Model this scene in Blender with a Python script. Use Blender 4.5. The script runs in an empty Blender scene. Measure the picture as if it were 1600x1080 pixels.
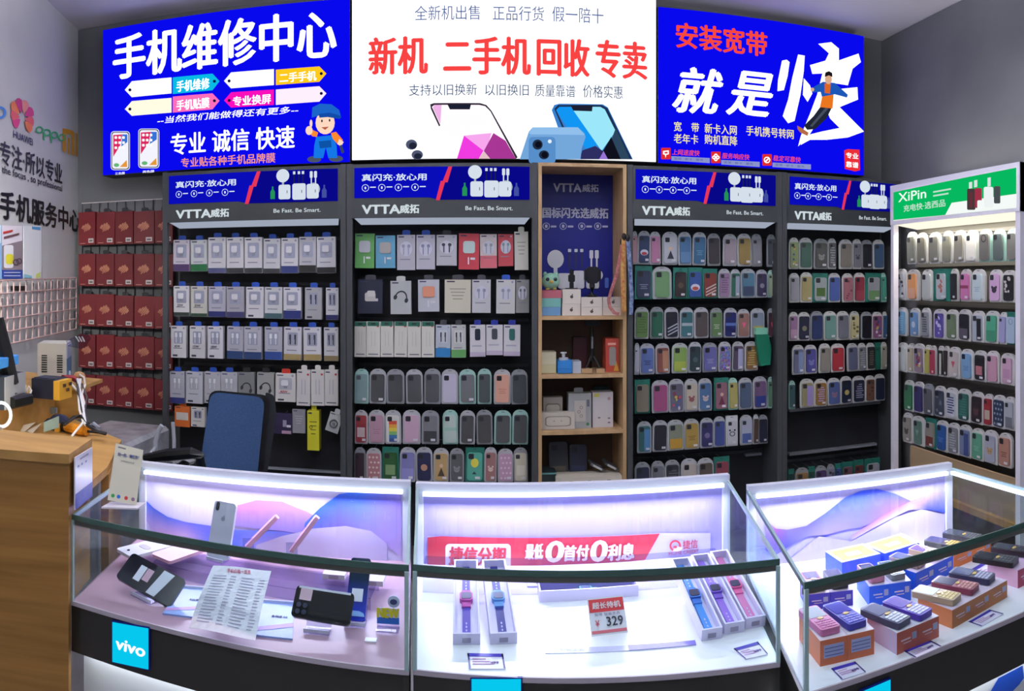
import bpy, bmesh, math, random
from mathutils import Vector, Matrix, Euler

random.seed(7)
S = bpy.context.scene
COL = S.collection

# ------------------------------------------------------------------ camera, world, lamps, exposure
# the photograph is a swept phone panorama: a cylindrical camera at eye height, looking at the back wall
F, X0, Y0, CZ = 1150.0, 745.0, 437.0, 1.5
cam = bpy.data.cameras.new('camera')
cam_o = bpy.data.objects.new('camera', cam)
COL.objects.link(cam_o)
S.camera = cam_o
cam_o.location = (0, 0, CZ)
cam_o.rotation_euler = (math.pi / 2, 0, 0)
cam.type = 'PANO'
cam.panorama_type = 'CENTRAL_CYLINDRICAL'
cam.central_cylindrical_range_u_min = -X0 / F
cam.central_cylindrical_range_u_max = (1600 - X0) / F
cam.central_cylindrical_range_v_min = (Y0 - 1080) / F
cam.central_cylindrical_range_v_max = Y0 / F
cam.central_cylindrical_radius = 1.0

W = bpy.data.worlds.new('world')
S.world = W
W.use_nodes = True
W.node_tree.nodes['Background'].inputs[0].default_value = (0.62, 0.70, 0.90, 1)
W.node_tree.nodes['Background'].inputs[1].default_value = 0.36

VS = S.view_settings
VS.view_transform = 'Standard'
VS.look = 'None'
VS.gamma = 1.0
VS.use_curve_mapping = False
VS.exposure = 0.0
S.cycles.use_denoising = True
S.cycles.max_bounces = 8
S.cycles.transparent_max_bounces = 24


def area(name, loc, size, power, color, rot=(0, 0, 0)):
    l = bpy.data.lights.new(name, 'AREA')
    l.shape = 'RECTANGLE'
    l.size, l.size_y = size
    l.energy = power
    l.color = color
    o = bpy.data.objects.new(name, l)
    o.location = loc
    o.rotation_euler = rot
    COL.objects.link(o)
    return o


LAMPS = [(-0.65, 1.05, 9, 18), (0.85, 1.05, 3.5, 16), (-0.9, 2.3, 1.0, 46), (1.05, 2.3, .6, 52), (0.1, -0.6, 8, 12)]        # unseen pendant tube lamps, added to light the racks and brighten the ceiling
LZ = 2.70
for (lx, ly, lp, lu) in LAMPS:
    area('unseen_pendant_down_light', (lx, ly, LZ - .03), (0.95, 0.05), lp, (0.95, 0.97, 1.0))
    area('added_pendant_up_light', (lx, ly, LZ + .04), (0.95, 0.05), lu, (0.93, 0.92, 1.0), (math.pi, 0, 0))


# ------------------------------------------------------------------ helpers: pixels of the cylinder to points of the room
def th(px):
    return (px - X0) / F


def P(px, py, Y):                       # on a wall-parallel plane y = Y
    t = th(px)
    return Vector((Y * math.tan(t), Y, CZ + (Y0 - py) / F * Y / math.cos(t)))


def PZ(px, py, z):                      # on a level plane
    t = th(px)
    r = (z - CZ) / ((Y0 - py) / F)
    return Vector((r * math.sin(t), r * math.cos(t), z))


def PR(px, py, r):                      # at a given distance
    t = th(px)
    return Vector((r * math.sin(t), r * math.cos(t), CZ + (Y0 - py) / F * r))


def PX(px, py, X):                      # on the right hand plane x = X
    t = th(px)
    r = X / math.sin(t)
    return Vector((X, r * math.cos(t), CZ + (Y0 - py) / F * r))


LW_A, LW_B = Vector((-2.377, 3.95)), Vector((-1.25, -1.5))      # line of the left wall


def PL(px, py, off=0.0):                # on the left wall (off: distance in front of it)
    t = th(px)
    d = Vector((math.sin(t), math.cos(t)))
    w = (LW_B - LW_A).normalized()
    n = Vector((-w.y, w.x))
    if n.x < 0:
        n = -n
    r = ((LW_A - Vector((0, 0))).dot(n) + off) / d.dot(n)
    return Vector((r * d.x, r * d.y, CZ + (Y0 - py) / F * r))


_w = (LW_B - LW_A).normalized()
LWN = Vector((-_w.y, _w.x, 0)) if -_w.y > 0 else Vector((_w.y, -_w.x, 0))      # left wall's normal, into the room


def lin(c):
    return c / 12.92 if c <= 0.04045 else ((c + 0.055) / 1.055) ** 2.4


def rgb(h):
    h = h.lstrip('#')
    return tuple(lin(int(h[i:i + 2], 16) / 255) for i in (0, 2, 4)) + (1.0,)


# ------------------------------------------------------------------ materials (all procedural)
MC = {}


def D(h, rough=0.55, spec=0.4, metal=0.0):          # painted / printed / moulded surface
    k = ('d', h, rough, spec, metal)
    if k not in MC:
        m = bpy.data.materials.new('surface_' + h)
        m.use_nodes = True
        b = m.node_tree.nodes['Principled BSDF']
        b.inputs['Base Color'].default_value = rgb(h)
        b.inputs['Roughness'].default_value = rough
        b.inputs['Specular IOR Level'].default_value = spec
        b.inputs['Metallic'].default_value = metal
        MC[k] = m
    return MC[k]


def E(h, s=1.0):                                    # backlit film, lit screen, LED
    k = ('e', h, s)
    if k not in MC:
        m = bpy.data.materials.new('lit_' + h)
        m.use_nodes = True
        nt = m.node_tree
        nt.nodes.clear()
        o = nt.nodes.new('ShaderNodeOutputMaterial')
        e = nt.nodes.new('ShaderNodeEmission')
        e.inputs[0].default_value = rgb(h)
        e.inputs[1].default_value = s
        nt.links.new(e.outputs[0], o.inputs[0])
        MC[k] = m
    return MC[k]


def noisy(name, c1, c2, scale, stretch=(1, 1, 1), rough=0.6, bump=0.0, detail=4):
    m = bpy.data.materials.new(name)
    m.use_nodes = True
    nt = m.node_tree
    b = nt.nodes['Principled BSDF']
    tc = nt.nodes.new('ShaderNodeTexCoord')
    mp = nt.nodes.new('ShaderNodeMapping')
    mp.inputs['Scale'].default_value = stretch
    n = nt.nodes.new('ShaderNodeTexNoise')
    n.inputs['Scale'].default_value = scale
    n.inputs['Detail'].default_value = detail
    r = nt.nodes.new('ShaderNodeValToRGB')
    r.color_ramp.elements[0].position = 0.32
    r.color_ramp.elements[1].position = 0.68
    r.color_ramp.elements[0].color = rgb(c1)
    r.color_ramp.elements[1].color = rgb(c2)
    nt.links.new(tc.outputs['Object'], mp.inputs[0])
    nt.links.new(mp.outputs[0], n.inputs['Vector'])
    nt.links.new(n.outputs['Fac'], r.inputs[0])
    nt.links.new(r.outputs[0], b.inputs['Base Color'])
    b.inputs['Roughness'].default_value = rough
    if bump:
        bp = nt.nodes.new('ShaderNodeBump')
        bp.inputs['Strength'].default_value = bump
        bp.inputs['Distance'].default_value = 0.002
        nt.links.new(n.outputs['Fac'], bp.inputs['Height'])
        nt.links.new(bp.outputs[0], b.inputs['Normal'])
    return m


def tint_material(name, rough, sparkle=False):       # colour of the object itself
    m = bpy.data.materials.new(name)
    m.use_nodes = True
    nt = m.node_tree
    b = nt.nodes['Principled BSDF']
    oi = nt.nodes.new('ShaderNodeObjectInfo')
    src = oi.outputs['Color']
    if sparkle:
        v = nt.nodes.new('ShaderNodeTexVoronoi')
        v.inputs['Scale'].default_value = 160
        tc = nt.nodes.new('ShaderNodeTexCoord')
        nt.links.new(tc.outputs['Object'], v.inputs['Vector'])
        mx = nt.nodes.new('ShaderNodeMix')
        mx.data_type = 'RGBA'
        mx.blend_type = 'OVERLAY'
        mx.inputs[0].default_value = 0.8
        nt.links.new(src, mx.inputs[6])
        nt.links.new(v.outputs['Color'], mx.inputs[7])
        src = mx.outputs[2]
    nt.links.new(src, b.inputs['Base Color'])
    b.inputs['Roughness'].default_value = rough
    return m


TINT = tint_material('moulded_plastic', 0.35)
CARD = tint_material('printed_card', 0.5)
GLIT = tint_material('glitter_plastic', 0.3, True)


def glass(name, tint, gloss=0.22):
    m = bpy.data.materials.new(name)
    m.use_nodes = True
    nt = m.node_tree
    nt.nodes.clear()
    o = nt.nodes.new('ShaderNodeOutputMaterial')
    t = nt.nodes.new('ShaderNodeBsdfTransparent')
    t.inputs[0].default_value = rgb(tint)
    g = nt.nodes.new('ShaderNodeBsdfGlossy')
    g.inputs['Roughness'].default_value = 0.02
    f = nt.nodes.new('ShaderNodeLayerWeight')          # same reflectance from both faces of the pane
    f.inputs[0].default_value = 0.5
    pw = nt.nodes.new('ShaderNodeMath')
    pw.operation = 'POWER'
    pw.inputs[1].default_value = 5.0
    ml = nt.nodes.new('ShaderNodeMath')
    ml.operation = 'MULTIPLY_ADD'
    ml.inputs[1].default_value = gloss
    ml.inputs[2].default_value = 0.012
    mx = nt.nodes.new('ShaderNodeMixShader')
    nt.links.new(f.outputs['Facing'], pw.inputs[0])
    nt.links.new(pw.outputs[0], ml.inputs[0])
    nt.links.new(ml.outputs[0], mx.inputs[0])
    nt.links.new(t.outputs[0], mx.inputs[1])
    nt.links.new(g.outputs[0], mx.inputs[2])
    nt.links.new(mx.outputs[0], o.inputs[0])
    return m


GLASS = glass('showcase_glass', '#f4fafa')
ACRYL = glass('clear_acrylic', '#e2e2ee')
EDGE = D('#3c5c55', 0.25, 0.6)
EDGE_LIGHT = D('#9db8b8', 0.2, 0.6)
WALL_DARK = noisy('dark_grey_paint', '#5e6064', '#66686b', 3, rough=0.8)
WALL_LIGHT = noisy('light_grey_paint', '#b4b4b4', '#bcbcbb', 3, rough=0.8)
CEIL = noisy('white_ceiling_paint', '#d2d0d6', '#d8d6dc', 2, rough=0.9)
FLOOR = noisy('grey_floor_tile', '#8a8a88', '#97969a', 5, rough=0.35)
WOOD = noisy('oak_veneer', '#8a6026', '#a67838', 7, (0.35, 0.35, 6.0), 0.45)
WOOD_LIGHT = noisy('light_oak_board', '#9c753c', '#b38a4c', 7, (0.6, 3.0, 3.0), 0.5)
WOOD_SHELF = noisy('pine_shelf_board', '#a98a62', '#bd9d72', 8, (3, 3, 0.5), 0.55)
RACK = D('#3f4245', 0.6)
RACK_BACK = noisy('black_backing', '#17181d', '#202228', 6, rough=0.7)
STEEL = D('#b8bac0', 0.3, 0.5, 0.9)
WHITE_METAL = D('#f6f3fc', 0.4)
BLACK = D('#101114', 0.4)
VATTR = bpy.data.materials.new('printed_gradient')
VATTR.use_nodes = True
_a = VATTR.node_tree.nodes.new('ShaderNodeVertexColor')
_a.layer_name = 'print'
VATTR.node_tree.links.new(_a.outputs[0], VATTR.node_tree.nodes['Principled BSDF'].inputs['Base Color'])
VATTR.node_tree.nodes['Principled BSDF'].inputs['Roughness'].default_value = 0.4
FABRIC = noisy('blue_chair_fabric', '#2a4468', '#32507a', 180, rough=0.9, bump=0.3)


# ------------------------------------------------------------------ mesh builder
ORG = {}                                # where the mesh space of a thing and its parts has its origin


def org_of(o):
    return ORG.get(o.name, Vector()) if o is not None else Vector()


class MB:
    def __init__(s):
        s.v, s.f, s.mi, s.mats, s.cols = [], [], [], [], None

    def m(s, mat):
        if mat not in s.mats:
            s.mats.append(mat)
        return s.mats.index(mat)

    def face(s, pts, mat):
        n = len(s.v)
        s.v += [Vector(p) for p in pts]
        s.f.append(tuple(range(n, n + len(pts))))
        s.mi.append(s.m(mat))
        return s

    def prism(s, a, b, mat):            # loft between two equal loops, capped
        n, k = len(s.v), len(a)
        s.v += [Vector(p) for p in a] + [Vector(p) for p in b]
        i = s.m(mat)
        s.f.append(tuple(range(n + k - 1, n - 1, -1)))
        s.f.append(tuple(range(n + k, n + 2 * k)))
        for j in range(k):
            j2 = (j + 1) % k
            s.f.append((n + j, n + j2, n + k + j2, n + k + j))
        s.mi += [i] * (k + 2)
        return s

    def box(s, lo, hi, mat, bev=0.0):
        x0, y0, z0 = lo
        x1, y1, z1 = hi
        if bev:
            poly = []
            for cx, cz, sx, sz in ((x0, z0, 1, 1), (x1, z0, -1, 1), (x1, z1, -1, -1), (x0, z1, 1, -1)):
                a, b = (cx + sx * bev, cz), (cx, cz + sz * bev)
                poly += [b, a] if (sx * sz) > 0 else [a, b]
            return s.prism([(x, y0, z) for x, z in poly], [(x, y1, z) for x, z in poly], mat)
        return s.prism([(x0, y0, z0), (x1, y0, z0), (x1, y0, z1), (x0, y0, z1)],
                       [(x0, y1, z0), (x1, y1, z0), (x1, y1, z1), (x0, y1, z1)], mat)

    def slab(s, quad, z0, z1, mat):     # floor-plan polygon raised from z0 to z1
        return s.prism([(p[0], p[1], z0) for p in quad][::-1], [(p[0], p[1], z1) for p in quad][::-1], mat)

    def plate(s, poly, y0, y1, mat):    # outline in x,z given thickness along y
        return s.prism([(x, y0, z) for x, z in poly], [(x, y1, z) for x, z in poly], mat)

    def tube(s, pts, r, mat, n=6):
        pts = [Vector(p) for p in pts]
        rings = []
        for i, p in enumerate(pts):
            d = (pts[min(i + 1, len(pts) - 1)] - pts[max(i - 1, 0)]).normalized()
            u = d.cross(Vector((0, 0, 1)))
            if u.length < 1e-3:
                u = Vector((1, 0, 0))
            u.normalize()
            w = u.cross(d)
            rr = r[i] if isinstance(r, (list, tuple)) else r
            rings.append([p + (u * math.cos(2 * math.pi * k / n) + w * math.sin(2 * math.pi * k / n)) * rr for k in range(n)])
        b, i = len(s.v), s.m(mat)
        for q in rings:
            s.v += q
        for j in range(len(rings) - 1):
            for k in range(n):
                a, c = b + j * n + k, b + j * n + (k + 1) % n
                s.f.append((a, c, c + n, a + n))
                s.mi.append(i)
        s.f.append(tuple(range(b + n - 1, b - 1, -1)))
        e = b + (len(rings) - 1) * n
        s.f.append(tuple(range(e, e + n)))
        s.mi += [i, i]
        return s

    def ball(s, c, r, mat, n=10, sc=(1, 1, 1)):
        b, i = len(s.v), s.m(mat)
        h = n // 2
        for j in range(h + 1):
            p = math.pi * j / h
            for k in range(n):
                a = 2 * math.pi * k / n
                s.v.append(Vector((c[0] + r * sc[0] * math.sin(p) * math.cos(a), c[1] + r * sc[1] * math.sin(p) * math.sin(a), c[2] + r * sc[2] * math.cos(p))))
        for j in range(h):
            for k in range(n):
                s.f.append((b + j * n + k, b + (j + 1) * n + k, b + (j + 1) * n + (k + 1) % n, b + j * n + (k + 1) % n))
                s.mi.append(i)
        return s

    def build(s, name, parent=None, origin=None, smooth=False, M=None):
        org = Vector(origin) if origin is not None else org_of(parent)
        me = bpy.data.meshes.new(name)
        vs = [(M @ v) if M else v - org for v in s.v]
        me.from_pydata([tuple(v) for v in vs], [], s.f)
        for m in s.mats:
            me.materials.append(m)
        for p, i in zip(me.polygons, s.mi):
            p.material_index = i
            p.use_smooth = smooth
        if s.cols:
            ca = me.color_attributes.new('print', 'FLOAT_COLOR', 'POINT')
            for i, c in enumerate(s.cols):
                ca.data[i].color = c
        bm = bmesh.new()
        bm.from_mesh(me)
        bmesh.ops.recalc_face_normals(bm, faces=bm.faces)
        bm.to_mesh(me)
        bm.free()
        o = bpy.data.objects.new(name, me)
        COL.objects.link(o)
        if parent is not None:
            o.parent = parent
            if M is None:
                ORG[o.name] = org
        elif origin is not None:
            o.location = org
            ORG[o.name] = org
        return o


def tag(o, label, cat=None, group=None):
    o['label'] = label
    if cat:
        o['category'] = cat
    if group:
        o['group'] = group
    return o


def thing(name, label, cat, loc=(0, 0, 0), group=None, rotz=0.0, world=True):
    # world=True: parts are meshed in room coordinates and shifted to the Empty's base
    o = bpy.data.objects.new(name, None)
    o.empty_display_size = 0.05
    COL.objects.link(o)
    o.location = loc
    o.rotation_euler = (0, 0, rotz)
    if world:
        ORG[o.name] = Vector(loc)
    return tag(o, label, cat, group)


def struct(name, mb):
    o = mb.build(name)
    o['kind'] = 'structure'
    return o


def rrect(w, h, r, n=4, cx=0.0, cz=0.0):
    r = min(r, w / 2 - 1e-4, h / 2 - 1e-4)
    out = []
    for sx, sz, a0 in ((1, -1, -90), (1, 1, 0), (-1, 1, 90), (-1, -1, 180)):
        for i in range(n + 1):
            a = math.radians(a0 + 90 * i / n)
            out.append((cx + sx * (w / 2 - r) + r * math.cos(a), cz + sz * (h / 2 - r) + r * math.sin(a)))
    return out


def ell(cx, cz, rx, rz, n=18):
    return [(cx + rx * math.cos(2 * math.pi * i / n), cz + rz * math.sin(2 * math.pi * i / n)) for i in range(n)]


# ------------------------------------------------------------------ lettering: outlines from the built-in font, fitted to a width and height
def glyphs(body, w, h, bold=0.0, shear=0.0, fit='both'):
    c = bpy.data.curves.new('lettering', 'FONT')
    c.body = body
    c.resolution_u = 3
    o = bpy.data.objects.new('lettering', c)
    COL.objects.link(o)
    me = bpy.data.meshes.new_from_object(o)
    v = [(p.co.x + shear * p.co.y, p.co.y) for p in me.vertices]
    f = [tuple(p.vertices) for p in me.polygons]
    bpy.data.objects.remove(o)
    bpy.data.meshes.remove(me)
    bpy.data.curves.remove(c)
    x0, x1 = min(p[0] for p in v), max(p[0] for p in v)
    y0, y1 = min(p[1] for p in v), max(p[1] for p in v)
    sx = w / max(x1 - x0, 1e-6)
    sy = h / max(y1 - y0, 1e-6)
    if fit == 'w':
        sy = sx
    v = [((x - (x0 + x1) / 2) * sx, (y - (y0 + y1) / 2) * sy) for x, y in v]
    V, Fs = [], []
    b = bold * h
    offs = [(0, 0)] if not b else [(0, 0), (b, 0), (-b, 0), (0, b * 0.6), (0, -b * 0.6)]
    for i, (dx, dy) in enumerate(offs):
        n = len(V)
        V += [(x + dx, y + dy, -0.0002 * i) for x, y in v]
        Fs += [tuple(n + k for k in q) for q in f]
    return V, Fs                         # x, up, depth


def lettering(body, frame, w, h, mat, parent, bold=0.0, shear=0.0, name='lettering', slope=0.0):
    """frame: (centre, x axis, up axis, outward normal) in parent's mesh space"""
    c, ax, up, nrm = [Vector(q) for q in frame]
    V, Fs = glyphs(body, w, h, bold, shear)
    mb = MB()
    mb.m(mat)
    org = org_of(parent)
    mb.v = [c + ax * x + up * (y + slope * x) + nrm * (-d) for x, y, d in V]
    mb.f = Fs
    mb.mi = [0] * len(Fs)
    me = bpy.data.meshes.new(name)
    me.from_pydata([tuple(v - org) for v in mb.v], [], mb.f)
    me.materials.append(mat)
    o = bpy.data.objects.new(name, me)
    COL.objects.link(o)
    o.parent = parent
    return o


def wall_text(body, px, Y, mat, parent, bold=0.0, shear=0.0, fn=P):
    """text filling the photo box px=(x0, ytop_left, x1, ybottom_left, dy_right) on the plane y=Y"""
    x0, y0, x1, y1 = px[:4]
    dy = px[4] if len(px) > 4 else 0
    a, b = fn(x0, y0, Y), fn(x0, y1, Y)
    c, d = fn(x1, y0 + dy, Y), fn(x1, y1 + dy, Y)
    cen = (a + b + c + d) / 4
    ax = ((c + d) / 2 - (a + b) / 2)
    w = ax.length
    ax.z = 0
    ax.normalize()
    h = ((a.z - b.z) + (c.z - d.z)) / 2
    nrm = ax.cross(Vector((0, 0, 1)))
    return lettering(body, (cen, ax, (0, 0, 1), nrm), w, h, mat, parent, bold, shear)


def art(name, Y, items, parent, fn=P):
    """flat printed artwork on a plane, traced as outlines; each later patch lies a hair in front"""
    mb = MB()
    k = 0
    for it in items:
        mat, pts = it[0], it[1:]
        if pts[0] == 'E':
            _, cx, cy, rx, ry = pts
            pts = ell(cx, cy, rx, ry)
        elif pts[0] == 'R':
            _, x0, y0, x1, y1, r = pts
            pts = rrect(x1 - x0, y1 - y0, r, 3, (x0 + x1) / 2, (y0 + y1) / 2)
        elif pts[0] == 'O':
            _, cx, cy, r0, r1 = pts
            a, b = ell(cx, cy, r0, r0, 20), ell(cx, cy, r1, r1, 20)
            for i in range(20):
                j = (i + 1) % 20
                mb.face([fn(x, y, Y - 0.0004 * k) for x, y in (a[i], a[j], b[j], b[i])], mat)
            k += 1
            continue
        mb.face([fn(x, y, Y - 0.0004 * k) for x, y in pts], mat)
        k += 1
    return mb.build(name, parent)

# ------------------------------------------------------------------ the room
CL, CR = 3.067, 3.0                     # ceiling height at the left and right wall
mb = MB()
mb.face([(LW_A.x - .3, 4.1, 0), (2.6, 4.1, 0), (2.6, -1.6, 0), (-1.6, -1.6, 0)], FLOOR)
mb.slab([(-2.8, 4.1), (2.6, 4.1), (2.6, -1.6), (-2.8, -1.6)], -0.1, -0.001, FLOOR)
struct('floor', mb)
mb = MB()
mb.prism([(LW_A.x - .15, 4.1, CL), (2.57, 4.1, CR), (2.57, -1.6, CR), (-1.4, -1.6, CL)],
         [(LW_A.x - .15, 4.1, CL + .1), (2.57, 4.1, CR + .1), (2.57, -1.6, CR + .1), (-1.4, -1.6, CL + .1)], CEIL)
struct('ceiling', mb)
struct('wall_back', MB().box((LW_A.x - .15, 3.95, 0), (2.57, 4.1, 3.06), WALL_DARK))
struct('wall_right', MB().box((2.42, -1.6, 0), (2.57, 3.95, 3.0), WALL_DARK))
struct('wall_left', MB().slab([(LW_A.x, LW_A.y), (LW_B.x, LW_B.y), (LW_B.x - .15, LW_B.y), (LW_A.x - .15, LW_A.y)], 0, CL, WALL_LIGHT))
for (lx, ly, lp, lu) in LAMPS:
    t = thing('unseen_pendant_lamp', 'unseen white pendant tube lamp, added to light ceiling and racks', 'lamp', (lx, ly, LZ), 'added pendant tube lamps')
    MB().box((lx - .5, ly - .03, LZ - .005), (lx + .5, ly + .03, LZ + .02), WHITE_METAL).build('housing', t)
    MB().tube([(lx - .48, ly, LZ - .016), (lx + .48, ly, LZ - .016)], .012, E('#f4f6ff', 2.0), 8).build('tube', t)
    for s_ in (-.4, .4):
        MB().tube([(lx + s_, ly, LZ + .02), (lx + s_, ly, 3.04)], .004, BLACK, 5).build('cord', t)

# ------------------------------------------------------------------ the three large light boxes
YS = 3.80
WHT = E('#ffffff', 1.4)
BLU = E('#0808e4', 1.1)
FRM = D('#2a2c31', 0.5)


def light_box(name, label, corners, face, frame_w=0.018):
    (xa, ya0, ya1), (xb, yb0, yb1) = corners
    a, b, c, d = P(xa, ya0, YS), P(xa, ya1, YS), P(xb, yb1, YS), P(xb, yb0, YS)
    z0, z1 = (b.z + c.z) / 2, (a.z + d.z) / 2
    t = thing(name, label, 'light box', ((a.x + d.x) / 2, 3.95, z0))
    MB().box((a.x, YS + .01, z0), (d.x, 3.95, z1), FRM).build('box_frame', t)
    f = MB().box((a.x + .004, YS, z0 + .004), (d.x - .004, YS + .012, z1 - .004), face).build('lit_face', t)
    return t, f


T, _f = light_box('repair_light_box', 'blue backlit phone repair sign board, left of the white sign', ((160, 45, 276), (547, -2, 252.5)), BLU)
YA = YS - 0.002
wall_text('手机维修中心', (178, 52, 524, 122, -30), YA, WHT, T, 0.03)


def arrow(x0, x1, yt, yb, dy, right):
    """tag-shaped label: pointed at one end"""
    k = 11
    a = lambda x, y: (x, y + dy * (x - x0) / (x1 - x0))
    ym = (yt + yb) / 2
    if right:
        return [a(x0, yb), a(x1 - k, yb), a(x1, ym), a(x1 - k, yt), a(x0, yt)]
    return [a(x0 + k, yb), a(x1, yb), a(x1, yt), a(x0 + k, yt), a(x0, ym)]


ARW = [(195, 268, 128, 153, -7, False, '#ffffff', None), (270, 343, 121, 147, -7, True, '#08b4dc', '手机维修'),
       (350, 428, 114, 139, -6, False, '#ffffff', None), (431, 510, 109, 133, -6, True, '#ffc21a', '二手手机'),
       (195, 268, 159, 182, -6, False, '#fff2da', None), (270, 343, 151, 176, -6, True, '#ff6ab4', '手机贴膜'),
       (350, 428, 145, 169, -5, False, '#f010b4', '专业换屏'), (431, 510, 140, 164, -6, True, '#ffe6f4', None)]
for (x0, x1, yt, yb, dy, rt, col, tx) in ARW:
    hx = x1 - 8 if rt else x0 + 8
    hy = (yt + yb) / 2 + (dy if rt else 0)
    o = art('tag_shape', YA, [(E(col, 1.1), *arrow(x0, x1, yt, yb, dy, rt)), (E('#102060', .4), 'E', hx, hy, 2.4, 2.4)], T)
    if tx:
        wall_text(tx, ((x0 + 6 if rt else x0 + 14), yt + 6, (x1 - 16 if rt else x1 - 5), yb - 3, dy * .8), YA - .003, WHT, o, 0.03)
wall_text('--当然我们能做得还有更多--', (246, 181, 466, 192, -13), YA, WHT, T, 0.01, 0.15)
wall_text('专业 诚信 快速', (267, 207, 460, 241, -8), YA, WHT, T, 0.02)
wall_text('专业贴各种手机品牌膜', (283, 246, 430, 261, -6), YA, E('#ff9a78', 1.0), T, 0.015)
for (x0, y0, x1, y1, cap) in ((173, 205, 203, 266, '三色膜'), (216, 201, 249, 263, '两色膜')):
    w = x1 - x0
    o = art('phone_picture', YA, [(E('#dfe2f4', 1), 'R', x0, y0, x1, y1, 5), (E('#20242c', .5), 'R', x0 + 1.2, y0 + 1.2, x1 - 1.2, y1 - 1.2, 4),
                                  (E('#f4f4ff', 1), 'R', x0 + 2.4, y0 + 2.4, x1 - 2.4, y1 - 2.4, 3.5),
                                  (E('#e42a6a', .9), (x0 + 4, y0 + 6), (x0 + w * .6, y0 + 5), (x0 + w * .5, y0 + 22), (x0 + 4, y0 + 40)),
                                  (E('#3c78e0', .9), (x0 + w * .6, y0 + 5), (x1 - 4, y0 + 5), (x1 - 4, y0 + 17), (x0 + w * .55, y0 + 24)),
                                  (E('#f0a040', .9), (x1 - 5, y1 - 16), (x1 - 4, y1 - 5), (x1 - 16, y1 - 5)),
                                  (E('#6cc07c', .9), 'E', x0 + w * .3, y1 - 8, w * .14, 3)] +
            [(E('#ffffff', 1), 'R', x0 + 6 + 6 * (i % 3), y0 + 8 + 8 * (i // 3), x0 + 10 + 6 * (i % 3), y0 + 12 + 8 * (i // 3), 1) for i in range(9)], T)
    wall_text(cap, (x0 + 7, y1 + 3, x1 - 8, y1 + 7), YA - .002, WHT, o)
# plain generic workman picture in blue overalls
SK, OV, CP = E('#ffd9c2', 1), E('#1478e6', 1), E('#1e6ad2', .9)
art('workman_picture', YA, [
    (E('#5a6278', .7), 'E', 491, 249, 11, 5), (E('#5a6278', .7), 'E', 525, 248, 11, 5),
    (OV, (494, 214), (520, 211), (526, 228), (527, 247), (513, 247), (509, 230), (505, 247), (490, 247), (491, 228)),
    (E('#ff8a30', 1), (517, 208), (525, 206), (536, 219), (528, 226), (520, 217)), (SK, (530, 217), (537, 222), (533, 229), (527, 225)),
    (E('#ff8a30', 1), (495, 214), (488, 213), (483, 207), (488, 203), (497, 207)), (SK, 'E', 483, 204, 5.5, 7), (SK, 'E', 486, 193, 2.2, 6),
    (SK, 'E', 508, 192, 15, 18), (CP, (487, 184), (488, 168), (500, 162), (518, 163), (530, 172), (533, 184), (520, 180), (500, 180)),
    (E('#1450b0', .9), (498, 178), (515, 176), (533, 181), (531, 186), (512, 183), (499, 184)), (E('#30303c', .5), 'E', 503, 189, 1.3, 2.2), (E('#30303c', .5), 'E', 515, 188, 1.3, 2.2),
    (E('#c86a4a', .8), (502, 199), (514, 198), (508, 203)), (E('#0f5cb8', .8), (498, 221), (517, 219), (518, 230), (500, 232)), (E('#46587a', .6), (530, 228), (534, 226), (538, 238), (534, 240))], T)

T, _f = light_box('trade_light_box', 'large white backlit sign board with red lettering in the middle', ((549, -6, 253), (1026, -6, 252)), E('#fbfcff', 1.45))
RED = E('#ff4646', 0.95)
GREY = E('#50678c', 0.75)
for tx, x0, x1, dy in (('新机', 577, 667, 0), ('二手机', 694, 828, 2), ('回收', 840, 920, 4), ('专卖', 932, 1010, 6)):
    wall_text(tx, (x0, 58 + (x0 > 830) * 2 + (x0 > 930) * 3, x1, 116 + (x0 > 830) * 2 + (x0 > 930) * 3, dy * .5), YA, RED, T, 0.03)
for tx, x0, x1 in (('全新机出售', 648, 750), ('正品行货', 770, 850), ('假一陪十', 863, 943)):
    wall_text(tx, (x0, 8 + (x0 > 700) + (x0 > 860) * 2, x1, 31 + (x0 > 700) + (x0 > 860) * 3, 1), YA, E('#5a6ea8', .8), T, 0.0)
for tx, x0, x1 in (('支持以旧换新', 639, 745), ('以旧换旧', 758, 826), ('质量靠谱', 836, 899), ('价格实惠', 911, 973)):
    wall_text(tx, (x0, 131 + (x0 > 830) + (x0 > 900), x1, 149 + (x0 > 830) * 2 + (x0 > 900) * 2, 1), YA, GREY, T, 0.004)
BK = E('#2c3048', .5)
art('phone_picture', YA, [
    (E('#4a3c50', .6), (672, 163), (678, 161), (750, 161), (760, 164), (768, 173), (809, 246), (806, 248), (766, 174), (758, 166), (749, 164), (679, 164), (675, 167), (688, 196), (686, 198), (673, 170)),
    (E('#fff4fb', 1.1), (676, 168), (679, 164), (749, 164), (758, 166), (765, 174), (806, 248), (714, 248), (688, 196)),
    (E('#f0b4e8', 1), (676, 168), (679, 164), (690, 164), (688, 194)),
    (E('#f03ce0', 1), (714, 248), (725, 212), (764, 217), (756, 235), (748, 248)), (E('#f8a8ee', 1), (725, 212), (768, 208), (764, 222), (756, 236)),
    (E('#b03a9c', .9), (756, 236), (771, 208), (790, 220), (806, 248), (764, 248)), (E('#f0c8d0', .9), (748, 248), (756, 236), (766, 248)),
    (BK, (699, 163), (736, 163), (734, 171), (703, 171)),
    (E('#58607c', .8), 'E', 643, 226, 9, 8), (E('#30364e', .5), 'E', 645, 228, 6, 5.5), (E('#58607c', .8), 'E', 652, 242, 9, 7.5), (E('#30364e', .5), 'E', 653, 244, 6, 4.5)], T)
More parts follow.
